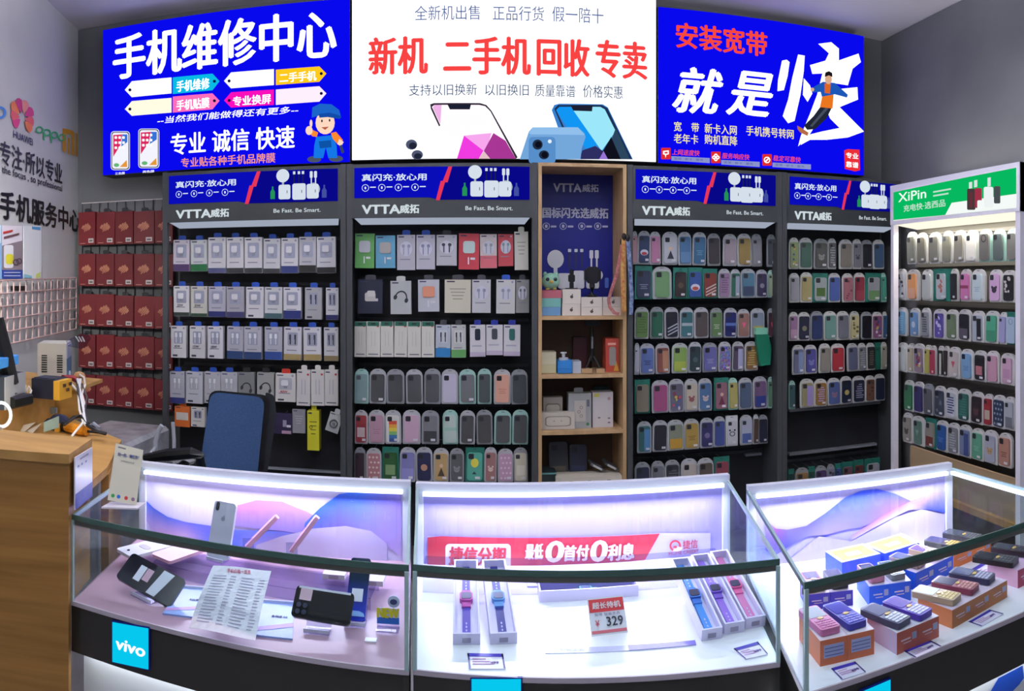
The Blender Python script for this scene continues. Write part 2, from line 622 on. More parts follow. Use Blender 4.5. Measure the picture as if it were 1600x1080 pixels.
art('phone_picture', YA - .001, [
    (E('#3c86d8', .9), (862, 172), (866, 164), (874, 162), (942, 163), (950, 168), (989, 249), (880, 249), (872, 200)),
    (E('#26406c', .6), (866, 170), (872, 164), (940, 164), (949, 169), (988, 249), (984, 249), (945, 171), (938, 167), (874, 167), (869, 172), (882, 200), (879, 201)),
    (E('#1296f4', 1), (869, 172), (874, 167), (905, 167), (935, 226), (918, 234), (890, 205)), (E('#9ce8fa', 1), (892, 167), (938, 167), (945, 171), (962, 205), (940, 236)),
    (E('#3a5a78', .6), (962, 200), (984, 249), (944, 249)), (E('#181c2c', .5), (955, 214), (970, 249), (930, 249), (942, 236)), (E('#a07ae0', .9), (936, 249), (943, 236), (950, 249)), (BK, (891, 165), (926, 165), (925, 174), (896, 173)),
    (E('#3c3c7c', .6), (910, 235), (930, 228), (942, 236), (936, 249), (905, 249)),
    (E('#7ab0e6', .9), (812, 249), (826, 206), (832, 199), (903, 199), (913, 208), (915, 214), (909, 232), (907, 249)), (E('#94c4f2', .95), (826, 208), (832, 199), (903, 199), (914, 211), (830, 210)),
    (E('#5c96d4', .9), 'R', 826, 214, 868, 256, 6), (E('#30405c', .5), 'E', 840, 226, 8, 8), (E('#14182c', .5), 'E', 841, 226, 5, 5), (E('#30405c', .5), 'E', 850, 242, 8, 7), (E('#14182c', .5), 'E', 851, 242, 5, 5), (E('#e8f4ff', 1), 'E', 859, 221, 3, 3)], T)

T, _f = light_box('broadband_light_box', 'blue backlit broadband sign board, right of the white sign', ((1028, 8, 253), (1350.5, 57, 277)), BLU)
wall_text('安装宽带', (1057, 38, 1198, 77, 10), YA, E('#ff4a3c', .95), T, 0.03)
wall_text('就', (1052, 104, 1128, 174, 6), YA, WHT, T, 0.035, 0.28)
wall_text('是', (1136, 110, 1206, 178, 6), YA, WHT, T, 0.035, 0.28)
Z3 = lambda pts: [(1010 + x / 2.7, y / 2.7) for x, y in pts]
art('brush_character', YA, [(WHT, *Z3(p)) for p in (
    [(553, 385), (555, 340), (572, 256), (592, 252), (604, 262), (596, 320), (580, 380)],
    [(640, 230), (668, 235), (664, 300), (650, 400), (625, 510), (598, 520), (575, 490), (598, 420), (615, 330)],
    [(664, 330), (690, 360), (700, 395), (680, 430), (660, 400)],
    [(725, 185), (780, 178), (812, 205), (812, 255), (895, 226), (905, 262), (870, 290), (850, 360), (785, 350), (745, 310), (700, 312), (690, 275), (755, 256), (770, 225)],
    [(745, 300), (800, 345), (770, 430), (725, 510), (690, 565), (640, 618), (652, 572), (690, 480), (720, 400)],
    [(775, 385), (820, 375), (890, 368), (893, 420), (815, 452), (868, 505), (918, 555), (850, 580), (760, 590), (690, 590), (650, 612), (672, 572), (740, 555), (815, 540), (775, 500), (755, 450)])], T)
for tx, x0, x1, yt, dy in (('宽    带', 1053, 1092, 190, 2), ('新卡入网', 1101, 1151, 193, 3), ('手机携号转网', 1166, 1240, 197, 5), ('老年卡', 1053, 1091, 208, 3), ('购机直降', 1101, 1152, 210, 3)):
    wall_text(tx, (x0, yt, x1, yt + 15, dy), YA, E('#fff08c', 1), T, 0.012)
# the man in a blue jacket on the poster
art('figure_picture', YA - .004, [
    (E('#c87850', .8), *Z3([(636, 530), (655, 540), (684, 560), (680, 574), (650, 560), (638, 545)])),
    (E('#30384c', .5), *Z3([(738, 445), (782, 455), (760, 500), (712, 545), (678, 548), (665, 530), (705, 490)])), (E('#5a6478', .6), *Z3([(755, 455), (768, 458), (700, 535), (690, 532)])),
    (E('#f07a20', .95), *Z3([(745, 390), (790, 400), (785, 458), (732, 452)])), (E('#1e5cc0', .9), *Z3([(700, 370), (745, 345), (795, 350), (850, 400), (846, 412), (795, 398), (740, 408), (735, 388), (702, 390)])),
    (E('#e86a28', .9), *Z3([(752, 352), (778, 352), (774, 395), (752, 392)])), (E('#e6b494', .9), 'E', *Z3([(768, 335)])[0], 5.5, 7.5), (E('#28242c', .4), *Z3([(752, 325), (755, 306), (770, 300), (784, 308), (785, 326), (770, 318)])),
    (E('#e6b494', .9), 'E', *Z3([(700, 378)])[0], 3, 3)], T)
for x0, y0, cap, kind in ((1033, 231, '上网速度快', 0), (1111, 237, '服务响应快', 1), (1191, 241, '稳定可靠快', 2)):
    o = art('carrier_mark', YA, [(E('#e8322e', .9), 'R', x0, y0, x0 + 15, y0 + 18, 1.5), (E('#9aa4e0', .8), (x0 + 16, y0 + 13), (x0 + 76, y0 + 16), (x0 + 76, y0 + 24), (x0 + 16, y0 + 20))], T)
    if kind == 0:
        art('emblem', YA - .003, [(WHT, (x0 + 3, y0 + 5), (x0 + 12, y0 + 4), (x0 + 12, y0 + 10), (x0 + 8, y0 + 11), (x0 + 7, y0 + 16), (x0 + 6, y0 + 11), (x0 + 3, y0 + 10)), (E('#e8322e', .9), (x0 + 5, y0 + 6.5), (x0 + 10.5, y0 + 6), (x0 + 10, y0 + 9), (x0 + 5.5, y0 + 9))], o)
    elif kind == 1:
        art('emblem', YA - .003, [(WHT, 'O', x0 + 7.5 + dx, y0 + 9 + dz, 1.2, 2.8) for dx, dz in ((-3, 0), (3, 0), (0, -3), (0, 3))], o)
    else:
        art('emblem', YA - .003, [(WHT, 'O', x0 + 7.5, y0 + 9, 3.6, 5), (WHT, (x0 + 4, y0 + 11), (x0 + 10, y0 + 5), (x0 + 11, y0 + 7), (x0 + 5, y0 + 13))], o)
    wall_text(cap, (x0 + 17, y0 + 2, x0 + 60, y0 + 11, 2), YA - .003, E('#ff5040', .95), o, 0.015, 0.15)
    wall_text('宽带 · 新卡 · 服务', (x0 + 20, y0 + 15, x0 + 66, y0 + 19, 2), YA - .003, E('#5060b0', .8), o)
o = art('seal_stamp', YA, [(E('#f03038', .95), (1319, 235), (1325, 233), (1343, 234), (1344, 266), (1336, 268), (1320, 264))], T)
wall_text('专业', (1322, 239, 1341, 248), YA - .002, WHT, o, .02)
wall_text('靠谱', (1322, 253, 1341, 262), YA - .002, WHT, o, .02)

# ------------------------------------------------------------------ grey display racks with lit headers
YF = 3.62                                # front plane of the racks
YB = 3.86                                # their backing
YI = 3.72                                # fronts of the hanging goods
HB = D('#0d0db4', 0.4)
HEAD_BLUE = E('#0c10d2', 0.75)
HEAD_NAVY = E('#0a0aa0', 0.7)
HEAD_WHITE = E('#e6f2ff', 0.95)
POST_W = 0.028


def rack(name, label, xl, xr, top_px, rows, post_left=True, group='grey display racks'):
    """xl, xr in photo pixels of the outer post edges; rows: photo heights of the hook rails at mid rack"""
    xm = (xl + xr) / 2
    a, b = P(xl, top_px, YF), P(xr, top_px, YF)
    XL, XR = a.x, b.x
    ZT = 1.5 + 0.578
    t = thing(name, label, 'display rack', ((XL + XR) / 2, YF + .1, 0), group)
    for X in ((XL, XL + POST_W), (XR - POST_W, XR)):
        MB().box((X[0], YF, 0), (X[1], YF + .025, ZT), RACK).build('post', t)
    for X in ((XL + .001, XR - .013) if post_left else (XR - .013,)):
        MB().box((X, YF + .025, 0), (X + .012, YB, 1.70), RACK).build('side_panel', t)
    MB().box((XL, YB, 0), (XR, YB + .03, ZT), RACK_BACK).build('back_panel', t)
    MB().box((XL + POST_W, YF + .02, .02), (XR - POST_W, YB, .10), RACK).build('base_shelf', t)
    for py in rows:
        z = P(xm, py, YI).z
        MB().box((XL + POST_W, YB - .012, z - .009), (XR - POST_W, YB, z + .009), D('#2a2c32', .5)).build('hook_rail', t)
    # header: black fascia, blue lit film, white rim lamp below
    h = MB().box((XL + POST_W, YF - .004, 1.806), (XR - POST_W, YF + .12, ZT - .004), D('#3a3e40', .5)).build('header', t)
    w = XR - XL - 2 * POST_W
    y = YF - .006
    zb, zt = 1.893, ZT - .022
    x0, x1 = XL + POST_W + .012, XR - POST_W - .012
    X = lambda f: x0 + f * (x1 - x0)
    q = lambda pts, k: [(X(u), y - .0008 * k, v) for u, v in pts]
    m2 = MB().face(q([(0, zb + .012), (.43, zb + .012), (.485, zb), (1, zb), (1, zt), (0, zt)], 0), HEAD_BLUE).face(q([(.475, zb), (1, zb), (1, zt), (.55, zt)], 1), HEAD_NAVY)
    film = m2.build('lit_film', h)
    MB().face(q([(.468, zb - .003), (.49, zb - .003), (.520, zb + .085), (.535, zb + .085), (.561, zt), (.540, zt), (.508, zb + .092), (.496, zb + .092)], 2), E('#f03a5c', .9)).build('red_slash', film)
    fr = lambda u, z, k=3: ((X(u), y - .0008 * k, z), (1, 0, 0), (0, 0, 1), (0, -1, 0))
    lettering('真闪充·放心用', fr(.23, zb + .113), w * .36, .034, HEAD_WHITE, film, .03)
    for i in range(4):
        cx, cz = .065 + .095 * i, zb + .062
        mbi = MB()
        r = .018
        a_, b_ = ell(X(cx), cz, r * .86, r * .86, 16), ell(X(cx), cz, r, r, 16)
        for j in range(16):
            k = (j + 1) % 16
            mbi.face([(u, y - .003, v) for u, v in (a_[j], a_[k], b_[k], b_[j])], HEAD_WHITE)
        mbi.face([(u, y - .003, v) for u, v in rrect(.008, .013, .003, 2, X(cx), cz)], HEAD_WHITE)
        mbi.face([(u, y - .003, v) for u, v in rrect(.030, .005, .002, 2, X(cx) + .038, cz + .003)], HEAD_WHITE)
        mbi.build('round_icon', film)
    # product picture: charging pad, three plugs, cables, two little bottles
    mp = MB()
    def blob(pts, mat, k):
        mp.face([(u, y - .0008 * k, v) for u, v in pts], mat)
    PWH, PGR = E('#dfeaf6', .9), E('#b8c8da', .75)
    blob(ell(X(.69), zb + .135, .034, .034, 22), PWH, 4)
    blob([(X(.685), zb + .06), (X(.697), zb + .06), (X(.697), zb + .105), (X(.685), zb + .105)], PGR, 3)
    for i, u in enumerate((.755, .782, .805)):
        blob([(X(u) - .003, zb + .09), (X(u) + .003, zb + .09), (X(u) + .003, zb + .14), (X(u) - .003, zb + .14)], E('#283060', .5), 3)
        blob([(X(u) - .006, zb + .14), (X(u) + .006, zb + .14), (X(u) + .006, zb + .155), (X(u) - .006, zb + .155)], PWH, 3)
    for u in (.852, .876):
        blob([(X(u) - .003, zb + .08), (X(u) + .003, zb + .08), (X(u) + .003, zb + .12), (X(u) - .003, zb + .12)], PWH, 3)
        blob(rrect(.015, .034, .004, 2, X(u), zb + .136), PWH, 4)
    a_, b_ = ell(X(.865), zb + .062, .022, .022, 16), ell(X(.865), zb + .062, .033, .033, 16)
    for j in range(16):
        k = (j + 1) % 16
        blob([a_[j], a_[k], b_[k], b_[j]], PGR, 3)
    for u, s in ((.70, .062), (.783, .070), (.86, .062)):
        blob(rrect(s, .074 if s < .07 else .082, .010, 3, X(u), zb + .052), PWH, 5)
        blob([(X(u) + .012, zb + .045), (X(u) + .016, zb + .045), (X(u) + .016, zb + .06), (X(u) + .012, zb + .06)], E('#7c8ca0', .6), 6)
    for u, c in ((.632, '#2aa060'), (.925, '#4a58b0')):
        blob([(X(u) - .012, zb + .018), (X(u) + .012, zb + .018), (X(u) + .012, zb + .055), (X(u) + .004, zb + .068), (X(u) + .004, zb + .082), (X(u) - .004, zb + .082), (X(u) - .004, zb + .068), (X(u) - .012, zb + .055)], E(c, .8), 5)
    mp.build('charger_picture', film)
    lettering('VTTA', fr(.155, 1.848, 1), w * .21, .043, E('#dce8ee', .85), h, .075)
    lettering('威拓', fr(.318, 1.849, 1), w * .105, .043, E('#dce8ee', .85), h, .05)
    lettering('Be Fast. Be Smart.', fr(.77, 1.851, 1), w * .26, .020, E('#dce8ee', .85), h, .02)
    s = MB()
    s.prism([(XL + POST_W + .01, YF + .005, 1.806), (XR - POST_W - .01, YF + .005, 1.806), (XR - POST_W - .03, YF + .10, 1.780), (XL + POST_W + .03, YF + .10, 1.780)],
            [(XL + POST_W + .01, YF + .010, 1.807), (XR - POST_W - .01, YF + .010, 1.807), (XR - POST_W - .03, YF + .105, 1.784), (XL + POST_W + .03, YF + .105, 1.784)], E('#c4cfe4', .62))
    s.build('lamp_strip', t)
    return t


R1 = rack('display_rack', 'grey rack of white charger boxes behind the blue chair', 254, 540.5, 258, (372, 444, 508, 577, 634), False)
MB().box((-1.52, YB - .02, P(460, 733, YB).z - .006), (-.70, YB, P(460, 733, YB).z + .006), D('#8c9098', .4)).build('lower_rail', R1)
R2 = rack('display_rack', 'grey rack left of the wooden shelf, earphones on top', 541.5, 840, 256, (362, 434, 502, 576, 640, 699))
R3 = rack('display_rack', 'grey rack of phone cases right of the wooden shelf', 980.5, 1222, 258, (364, 418, 479, 536, 592, 655, 720))
R4 = rack('display_rack', 'grey phone case rack half behind the white cabinet', 1222.5, 1408, 262, (376, 426, 486, 540, 592, 720))
for RR, pa, pb in ((R4, (1234, 714), (1370, 691)), (R4, (1234, 643), (1380, 628)), (R3, (1165, 714), (1190, 707))):
    a, b = P(pa[0], pa[1], YB - .03), P(pb[0], pb[1], YB - .03)
    z = (a.z + b.z) / 2
    MB().box((a.x, YB - .03, z - .007), (b.x, YB, z + .007), D('#7c7e86', .4)).build('lower_rail', RR)

# ------------------------------------------------------------------ goods on the hooks
ORD = ['first', 'second', 'third', 'fourth', 'fifth', 'sixth', 'seventh', 'eighth', 'ninth', 'tenth', 'eleventh', 'twelfth', 'thirteenth', 'fourteenth']
HOOK = D('#5a5c62', 0.35, 0.5, 0.8)
MESHES = {}


def shared(key, maker):
    if key not in MESHES:
        MESHES[key] = maker()
    return MESHES[key]


def mesh_of(mb):
    o = mb.build('x')
    me = o.data
    bpy.data.objects.remove(o)
    return me


def put(name, me, parent, loc=(0, 0, 0), scale=(1, 1, 1), color=None, rot=None):
    o = bpy.data.objects.new(name, me)
    COL.objects.link(o)
    o.parent = parent
    o.location = loc
    o.scale = scale
    if rot:
        o.rotation_euler = rot
    if color:
        o.color = rgb(color)
    return o


# unit meshes, one metre wide and tall, front at -y
def unit_round(r, aspect=2.0, mat=TINT):
    return mesh_of(MB().plate([(x, z / aspect) for x, z in rrect(1, aspect, r, 4)], 0, 1, mat))


def arch(mat):
    pts = [(-.5, -.46), (-.46, -.5), (.46, -.5), (.5, -.46), (.5, .30), (.44, .40), (.30, .47), (.14, .5), (-.14, .5), (-.30, .47), (-.44, .40), (-.5, .30)]
    return mesh_of(MB().plate(pts, 0, 1, mat))


U_ARCH = arch(CARD)
U_SQ = mesh_of(MB().box((-.5, 0, -.5), (.5, 1, .5), CARD))
U_SQR = unit_round(.2, 1.0)
U_DISC = mesh_of(MB().plate(ell(0, 0, .5, .5, 16), 0, 1, CARD))
U_TRI = mesh_of(MB().plate([(-.5, -.5), (.5, -.5), (0, .5)], 0, 1, CARD))
U_TUBE = mesh_of(MB().tube([(0, 0, 0), (0, 1, 0)], 1, HOOK))
mbr = MB()
_a, _b = ell(0, 0, .5, .5, 18), ell(0, 0, .36, .36, 18)
for j in range(18):
    k = (j + 1) % 18
    mbr.prism([(_a[j][0], 0, _a[j][1]), (_a[k][0], 0, _a[k][1]), (_b[k][0], 0, _b[k][1]), (_b[j][0], 0, _b[j][1])],
              [(_a[j][0], 1, _a[j][1]), (_a[k][0], 1, _a[k][1]), (_b[k][0], 1, _b[k][1]), (_b[j][0], 1, _b[j][1])], CARD)
U_RING = mesh_of(mbr)


def print_on(parent, me, x, z, w, h, y, col, rot=0.0, name='print'):
    return put(name, me, parent, (x, y, z), (w, .0006, h), col, (0, rot, 0) if rot else None)


def case_style(c, w, h, style, c2, y):
    """printed or moulded decoration on the back of a phone case; y is its front"""
    r = random.Random(int(w * 1e5) + len(style))
    y = y - .0006
    if style == 'block':
        print_on(c, U_SQ, 0, -.12 * h, .72 * w, .36 * h, y, c2)
    elif style == 'low':
        print_on(c, U_SQ, 0, -.27 * h, .9 * w, .4 * h, y, c2)
    elif style == 'band':
        print_on(c, U_SQ, 0, 0, .98 * w, .12 * h, y, c2)
    elif style == 'stripes':
        for i in (-1, 0, 1):
            print_on(c, U_SQ, .05 * w, (-.2 + .13 * i) * h, .95 * w, .045 * h, y, c2, -.45)
    elif style == 'dots':
        for i in range(3):
            for j in range(5):
                print_on(c, U_DISC, (-.3 + .3 * i) * w + (.1 * w if j % 2 else -.03 * w), (-.4 + .19 * j) * h, .17 * w, .17 * w, y, c2)
    elif style == 'circle':
        print_on(c, U_DISC, 0, -.03 * h, .5 * w, .5 * w, y, c2)
    elif style == 'ring':
        print_on(c, U_RING, 0, .33 * h, .55 * w, .55 * w, y, c2)
    elif style == 'lines':
        for i, k in enumerate((.6, .4, .5)):
            print_on(c, U_SQ, 0, (-.02 - .07 * i) * h, k * w, .03 * h, y, c2)
    elif style == 'bear':
        print_on(c, U_DISC, 0, -.1 * h, .5 * w, .42 * w, y, c2)
        for s in (-1, 1):
            print_on(c, U_DISC, s * .2 * w, -.0 * h, .2 * w, .2 * w, y - .0002, c2)
            print_on(c, U_DISC, s * .1 * w, -.09 * h, .06 * w, .06 * w, y - .0007, '#2a2422')
    elif style == 'smile':
        print_on(c, U_DISC, 0, -.12 * h, .8 * w, .6 * w, y, '#d8dce8')
        print_on(c, U_DISC, 0, -.16 * h, .55 * w, .32 * w, y - .0007, c2)
    elif style == 'rainbow':
        for i, k in enumerate(('#c8503a', '#d89a3c', '#d8c84a', '#7ab06a', '#3a70a8', '#34508c')):
            print_on(c, U_SQ, 0, (.24 - .13 * i) * h, .62 * w, .13 * h, y, k)
    elif style == 'figure':
        print_on(c, U_DISC, .02 * w, .05 * h, .3 * w, .3 * w, y, '#d8b8a0')
        print_on(c, U_TRI, .02 * w, -.18 * h, .55 * w, .32 * h, y - .0004, c2)
    elif style == 'flower':
        for i in range(9):
            print_on(c, U_DISC, r.uniform(-.33, .33) * w, r.uniform(-.42, .3) * h, r.uniform(.18, .34) * w, r.uniform(.18, .34) * w, y - .0002 * i, [c2, '#3a5490', '#c8b45a', '#7a3048', '#d8d4dc'][i % 5])
    elif style == 'half':
        print_on(c, U_SQ, .22 * w, -.05 * h, .5 * w, .86 * h, y, c2)
    elif style == 'heart':
        print_on(c, U_TRI, 0, -.05 * h, .34 * w, .2 * h, y, c2, math.pi)
        for s in (-1, 1):
            print_on(c, U_DISC, s * .09 * w, .06 * h, .2 * w, .2 * w, y - .0002, c2)
    elif style == 'balloon':
        print_on(c, U_DISC, 0, .14 * h, .52 * w, .6 * w, y, c2)
        print_on(c, U_TRI, -.02 * w, -.22 * h, .3 * w, .1 * h, y, '#303a44')
    elif style == 'panda':
        print_on(c, U_RING, 0, -.05 * h, .6 * w, .5 * w, y, c2)
        for s in (-1, 1):
            print_on(c, U_DISC, s * .26 * w, .1 * h, .2 * w, .2 * w, y, c2)
    elif style == 'cow':
        for i in range(6):
            print_on(c, U_DISC, r.uniform(-.35, .35) * w, r.uniform(-.42, .4) * h, r.uniform(.15, .4) * w, r.uniform(.12, .3) * w, y - .0001 * i, c2, r.uniform(0, 1))
    elif style == 'words':
        for i in range(7):
            print_on(c, U_SQ, r.uniform(-.06, .06) * w, (.3 - .1 * i) * h, r.uniform(.5, .8) * w, .045 * h, y, c2)


def case_pack(px, base, w, h, col, style, c2, pack, label, group, rotz=0.0, cat='phone case', hang=True):
    """phone case in a hanging clear pack: tray with an arched hanger, the case, its camera hole, a price sticker"""
    jit = random.uniform(-.02, .02)
    root = thing('phone_case_pack', label, cat, base, group, rotz, world=False)
    root.rotation_euler = (random.uniform(-.02, .02), jit, rotz + random.uniform(-.03, .03))
    tr_ = 'white cabinet' in label
    tray = {'clear': '#b0b3b7', 'teal': '#1f6e60', 'grey': '#8e9296', 'mint': '#9cc4ba', 'none': '#33363a', 'box': '#d0d2d6'}[pack]
    if tr_ and pack == 'clear':
        tray = '#c8c8c6'  # paler trays: the cabinet lamp's light put into the colour
    put('tray', U_SQ if pack in ('teal', 'box') else U_ARCH, root, (0, .004, h / 2), (w, .012, h), tray)
    ch = .80 * h
    cz = .455 * h
    cw = min(.80 * w, ch * .56)
    me = shared(('case', round(cw, 3), round(ch, 3), style == 'glitter'), lambda: mesh_of(MB().plate(rrect(round(cw, 3), round(ch, 3), round(cw, 3) * .17, 3), 0, .010, GLIT if style == 'glitter' else TINT)))
    c = put('phone_case', me, root, (0, -.005, cz), (1, 1, 1), col)
    if style not in ('dots', 'ring'):
        put('camera_hole', U_SQR, c, (-.24 * cw, -.0012, .375 * ch), (.36 * cw, .0012, .36 * cw), '#26282e' if style != 'clear' else '#4a4e58')
    if style:
        case_style(c, cw, ch, style, c2, 0)
    if random.random() < .55:
        put('price_sticker', U_SQ, root, (random.choice((.2, .16, .22)) * w, -.0072, .14 * h), (.26 * w, .0008, .07 * h), '#d4d4d8')
    put('hanger_slot', U_SQ, root, (0, .0030, .955 * h), (.2 * w, .001, .014 * h), '#2a2c30')
    return root


def peg(rackobj, x, z, y0, y1):
    """hook arm from the backing to the pack, a part of its rack"""
    return put('peg_hook', U_TUBE, rackobj, Vector((x, y0, z)) - org_of(rackobj), (.0022, y1 - y0, .0022))


def case_row(rackobj, rowname, where, group, y4, items, fn=P, Y=YI, rotz=0.0, yback=YB):
    """y4: photo heights (top left, bottom left, top right, bottom right); items: x0, x1, colour, style, colour2, pack, words"""
    xa, xb = items[0][0], items[-1][1]
    for i, it in enumerate(items):
        x0, x1, col, style, c2, pack, words = it
        f = ((x0 + x1) / 2 - xa) / (xb - xa)
        yt, yb = y4[0] + (y4[2] - y4[0]) * f, y4[1] + (y4[3] - y4[1]) * f
        yt += random.uniform(-1, 1)
        yy = Y + ((i % 2) * .006 if fn is P else (i % 2) * .005)
        a, b = fn((x0 + x1) / 2, yt, yy), fn((x0 + x1) / 2, yb, yy)
        h = a.z - b.z
        l, r = fn(x0, yb, yy), fn(x1, yb, yy)
        w = (r - l).length * (1.0 if fn is P else 0.98)
        lab = f'{words}, {ORD[i]} from left, {rowname} row, {where}'
        case_pack(None, b, w, h, col, style, c2, pack, lab, group, rotz)
        if fn is P:
            peg(rackobj, b.x, a.z - .007, yback, b.y + .017)
        else:
            put('peg_hook', U_TUBE, rackobj, Vector((yback, b.y, a.z - .007)) - org_of(rackobj), (.0022, yback - b.x - .017, .0022), None, (0, 0, math.pi / 2))


def rows(txt):
    """compact table: 'x0-x1 colour style colour2 pack words'"""
    out = []
    for ln in txt.strip().split('\n'):
        a, col, style, c2, pack, words = ln.strip().split(' ', 5)
        x0, x1 = a.split('-')
        out.append((float(x0), float(x1), '#' + col, '' if style == '.' else style, '#' + c2 if c2 != '.' else None, {'c': 'clear', 't': 'teal', 'g': 'grey', 'm': 'mint', 'n': 'none', 'b': 'box'}[pack], words))
    return out


def BOX(px, yt, yb, col, label, name='charger_box', cat='box', group=None, deco='', dcol='#9ca0b4', band=None, tab=None, depth=.03, Y=YI, rackobj=None, word=None, tilt=0.0, wcol='#33363e'):
    """flat retail box hanging from a hook: body, hang tab, window with its picture, colour band"""
    x0, x1 = px
    yy = Y + random.choice((0, .004))
    a, b = P((x0 + x1) / 2, yt, yy), P((x0 + x1) / 2, yb, yy)
    w, h = P(x1, yb, yy).x - P(x0, yb, yy).x, a.z - b.z
    r = thing(name, label, cat, b, group, 0, world=False)
    r.rotation_euler = (0, tilt + random.uniform(-.012, .012), random.uniform(-.03, .03))
    put('carton', U_SQ, r, (0, 0, h / 2), (w * .97, depth, h), col)
    f = -.0007
    if band:
        bc, bh = band
        print_on(r, U_SQ, 0, h * bh / 2 + .001, w * .96, h * bh, f, bc, 0, 'colour_band')
    print_on(r, U_SQ, -.26 * w, .94 * h, .3 * w, .035 * h, f, '#2c3050', 0, 'maker_mark')
    if deco in ('charger', 'cable', 'cords'):
        ww, wh = (.62 * w, .42 * h) if deco == 'charger' else (.56 * w, .40 * h)
        win = print_on(r, U_SQR, 0, .64 * h, ww, wh, f, dcol, 0, 'window')
        win.scale = (1, 1, 1)
        win.data = shared(('win', round(ww, 3), round(wh, 3)), lambda: mesh_of(MB().plate(rrect(round(ww, 3), round(wh, 3), .006, 3), 0, .0006, TINT)))
        if deco == 'charger':
            print_on(win, U_SQR, -.03 * w, .03 * h, .34 * w, .19 * h, -.005, '#e6e6ea', 0, 'charger').scale[1] = .005
            print_on(win, U_SQ, -.0 * w, -.12 * h, .17 * w, .07 * h, -.002, '#8c90a0', 0, 'plug').scale[1] = .002
        elif deco == 'cable':
            for s in (-1, 1):
                print_on(win, U_SQ, s * .14 * w, .08 * h, .13 * w, .14 * h, -.003, '#eceef2', 0, 'plug').scale[1] = .003
                print_on(win, U_SQ, s * .14 * w, -.07 * h, .05 * w, .2 * h, -.002, '#e0e2e8', 0, 'cord').scale[1] = .002
        else:
            for s in (-1, 1):
                print_on(win, U_SQ, s * .14 * w, .06 * h, .09 * w, .15 * h, -.003, '#3a3c46', 0, 'plug').scale[1] = .003
                print_on(win, U_SQ, s * .14 * w + .01 * w, -.08 * h, .06 * w, .16 * h, -.002, '#2a2c34', 0, 'cord').scale[1] = .002
    elif deco == 'ear':
        win = print_on(r, U_DISC, 0, .60 * h, .7 * w, .42 * h, f, '#c8cad6', 0, 'window')
        win.scale = (1, 1, 1)
        win.data = shared(('ew', round(w, 3)), lambda: mesh_of(MB().plate(ell(0, 0, .33 * w, .21 * h, 20), 0, .0006, TINT)))
        for s in (-1, 1):
            print_on(win, U_DISC, s * .15 * w, .08 * h, .17 * w, .1 * h, -.003, dcol, 0, 'earbud').scale[1] = .003
            print_on(win, U_SQ, s * .13 * w, -.05 * h, .05 * w, .24 * h, -.003, dcol, 0, 'stem').scale[1] = .003
    elif deco == 'case':
        print_on(r, U_SQR, 0, .62 * h, .56 * w, .34 * h, -.004, dcol, 0, 'earphone_case').scale[1] = .004
        print_on(r, U_SQ, .18 * w, .3 * h, .22 * w, .06 * h, f, '#e2e2e6', 0, 'print')
        print_on(r, U_SQ, -.02 * w, .24 * h, .06 * w, .2 * h, f, '#dcdce2', 0, 'print')
    elif deco == 'usb':
        print_on(r, U_SQR, 0, .70 * h, .34 * w, .36 * h, -.003, dcol, 0, 'memory_stick').scale[1] = .003
        print_on(r, U_SQ, -.05 * w, .34 * h, .6 * w, .05 * h, f, '#b4b6c4', 0, 'print')
    elif deco == 'head':
        m_ = shared(('band', round(w, 3)), lambda: mesh_of(MB().plate([(.30 * w * math.cos(a_), .36 * w * math.sin(a_)) for a_ in [math.pi * k / 12 for k in range(13)]] + [(.24 * w * math.cos(a_), .29 * w * math.sin(a_)) for a_ in [math.pi * (12 - k) / 12 for k in range(13)]], 0, .0006, D(dcol, .5))))
        hb = put('headphone_print', m_, r, (0, f, .48 * h))
        hb.rotation_euler = (0, .3, 0)
        for s in (-1, 1):
            print_on(r, U_DISC, s * .26 * w, (.46 - .05 * s) * h, .17 * w, .15 * h, f - .0004, dcol, .3, 'headphone_print')
    elif deco == 'thin':
        for s in (-1, 1):
            print_on(r, U_SQ, s * .12 * w, .52 * h, .05 * w, .42 * h, f, dcol, 0, 'print')
        print_on(r, U_SQ, 0, .08 * h, .7 * w, .03 * h, f, '#6a6c74', 0, 'print')
        print_on(r, U_DISC, .32 * w, .88 * h, .16 * w, .16 * w, f, '#c03a40', 0, 'print')
    elif deco == 'words':
        for i in range(4):
            print_on(r, U_SQ, 0, (.72 - .1 * i) * h, (.6 - .08 * i) * w, .025 * h, f, dcol, 0, 'print')
    if band is None and deco in ('charger', 'cable', 'cords'):
        print_on(r, U_SQ, -.22 * w, .07 * h, .3 * w, .06 * h, f, '#3a3e4a', 0, 'print')
    if deco in ('charger', 'cable', 'cords', 'ear'):
        print_on(r, U_SQ, -.05 * w, .30 * h, .55 * w, .025 * h, f, '#7a7e8c', 0, 'print')
        print_on(r, U_DISC, .34 * w, .93 * h, .12 * w, .12 * w, f, '#9a9cae', 0, 'print')
    if word:
        lettering(word, ((-.08 * w, f - .0003, .36 * h if deco != 'words' else .86 * h), (1, 0, 0), (0, 0, 1), (0, -1, 0)), .36 * w, .075 * h, D(wcol), r, .05)
    if tab:
        put('hang_tab', U_ARCH, r, (0, depth * .4, h + .012), (.42 * w, .0015, .026), tab)
    if rackobj is not None:
        top = h + (.018 if tab else -.012)
        peg(rackobj, b.x, b.z + top, YB, b.y + depth * (.4 if tab else 1) + .002)
    return r


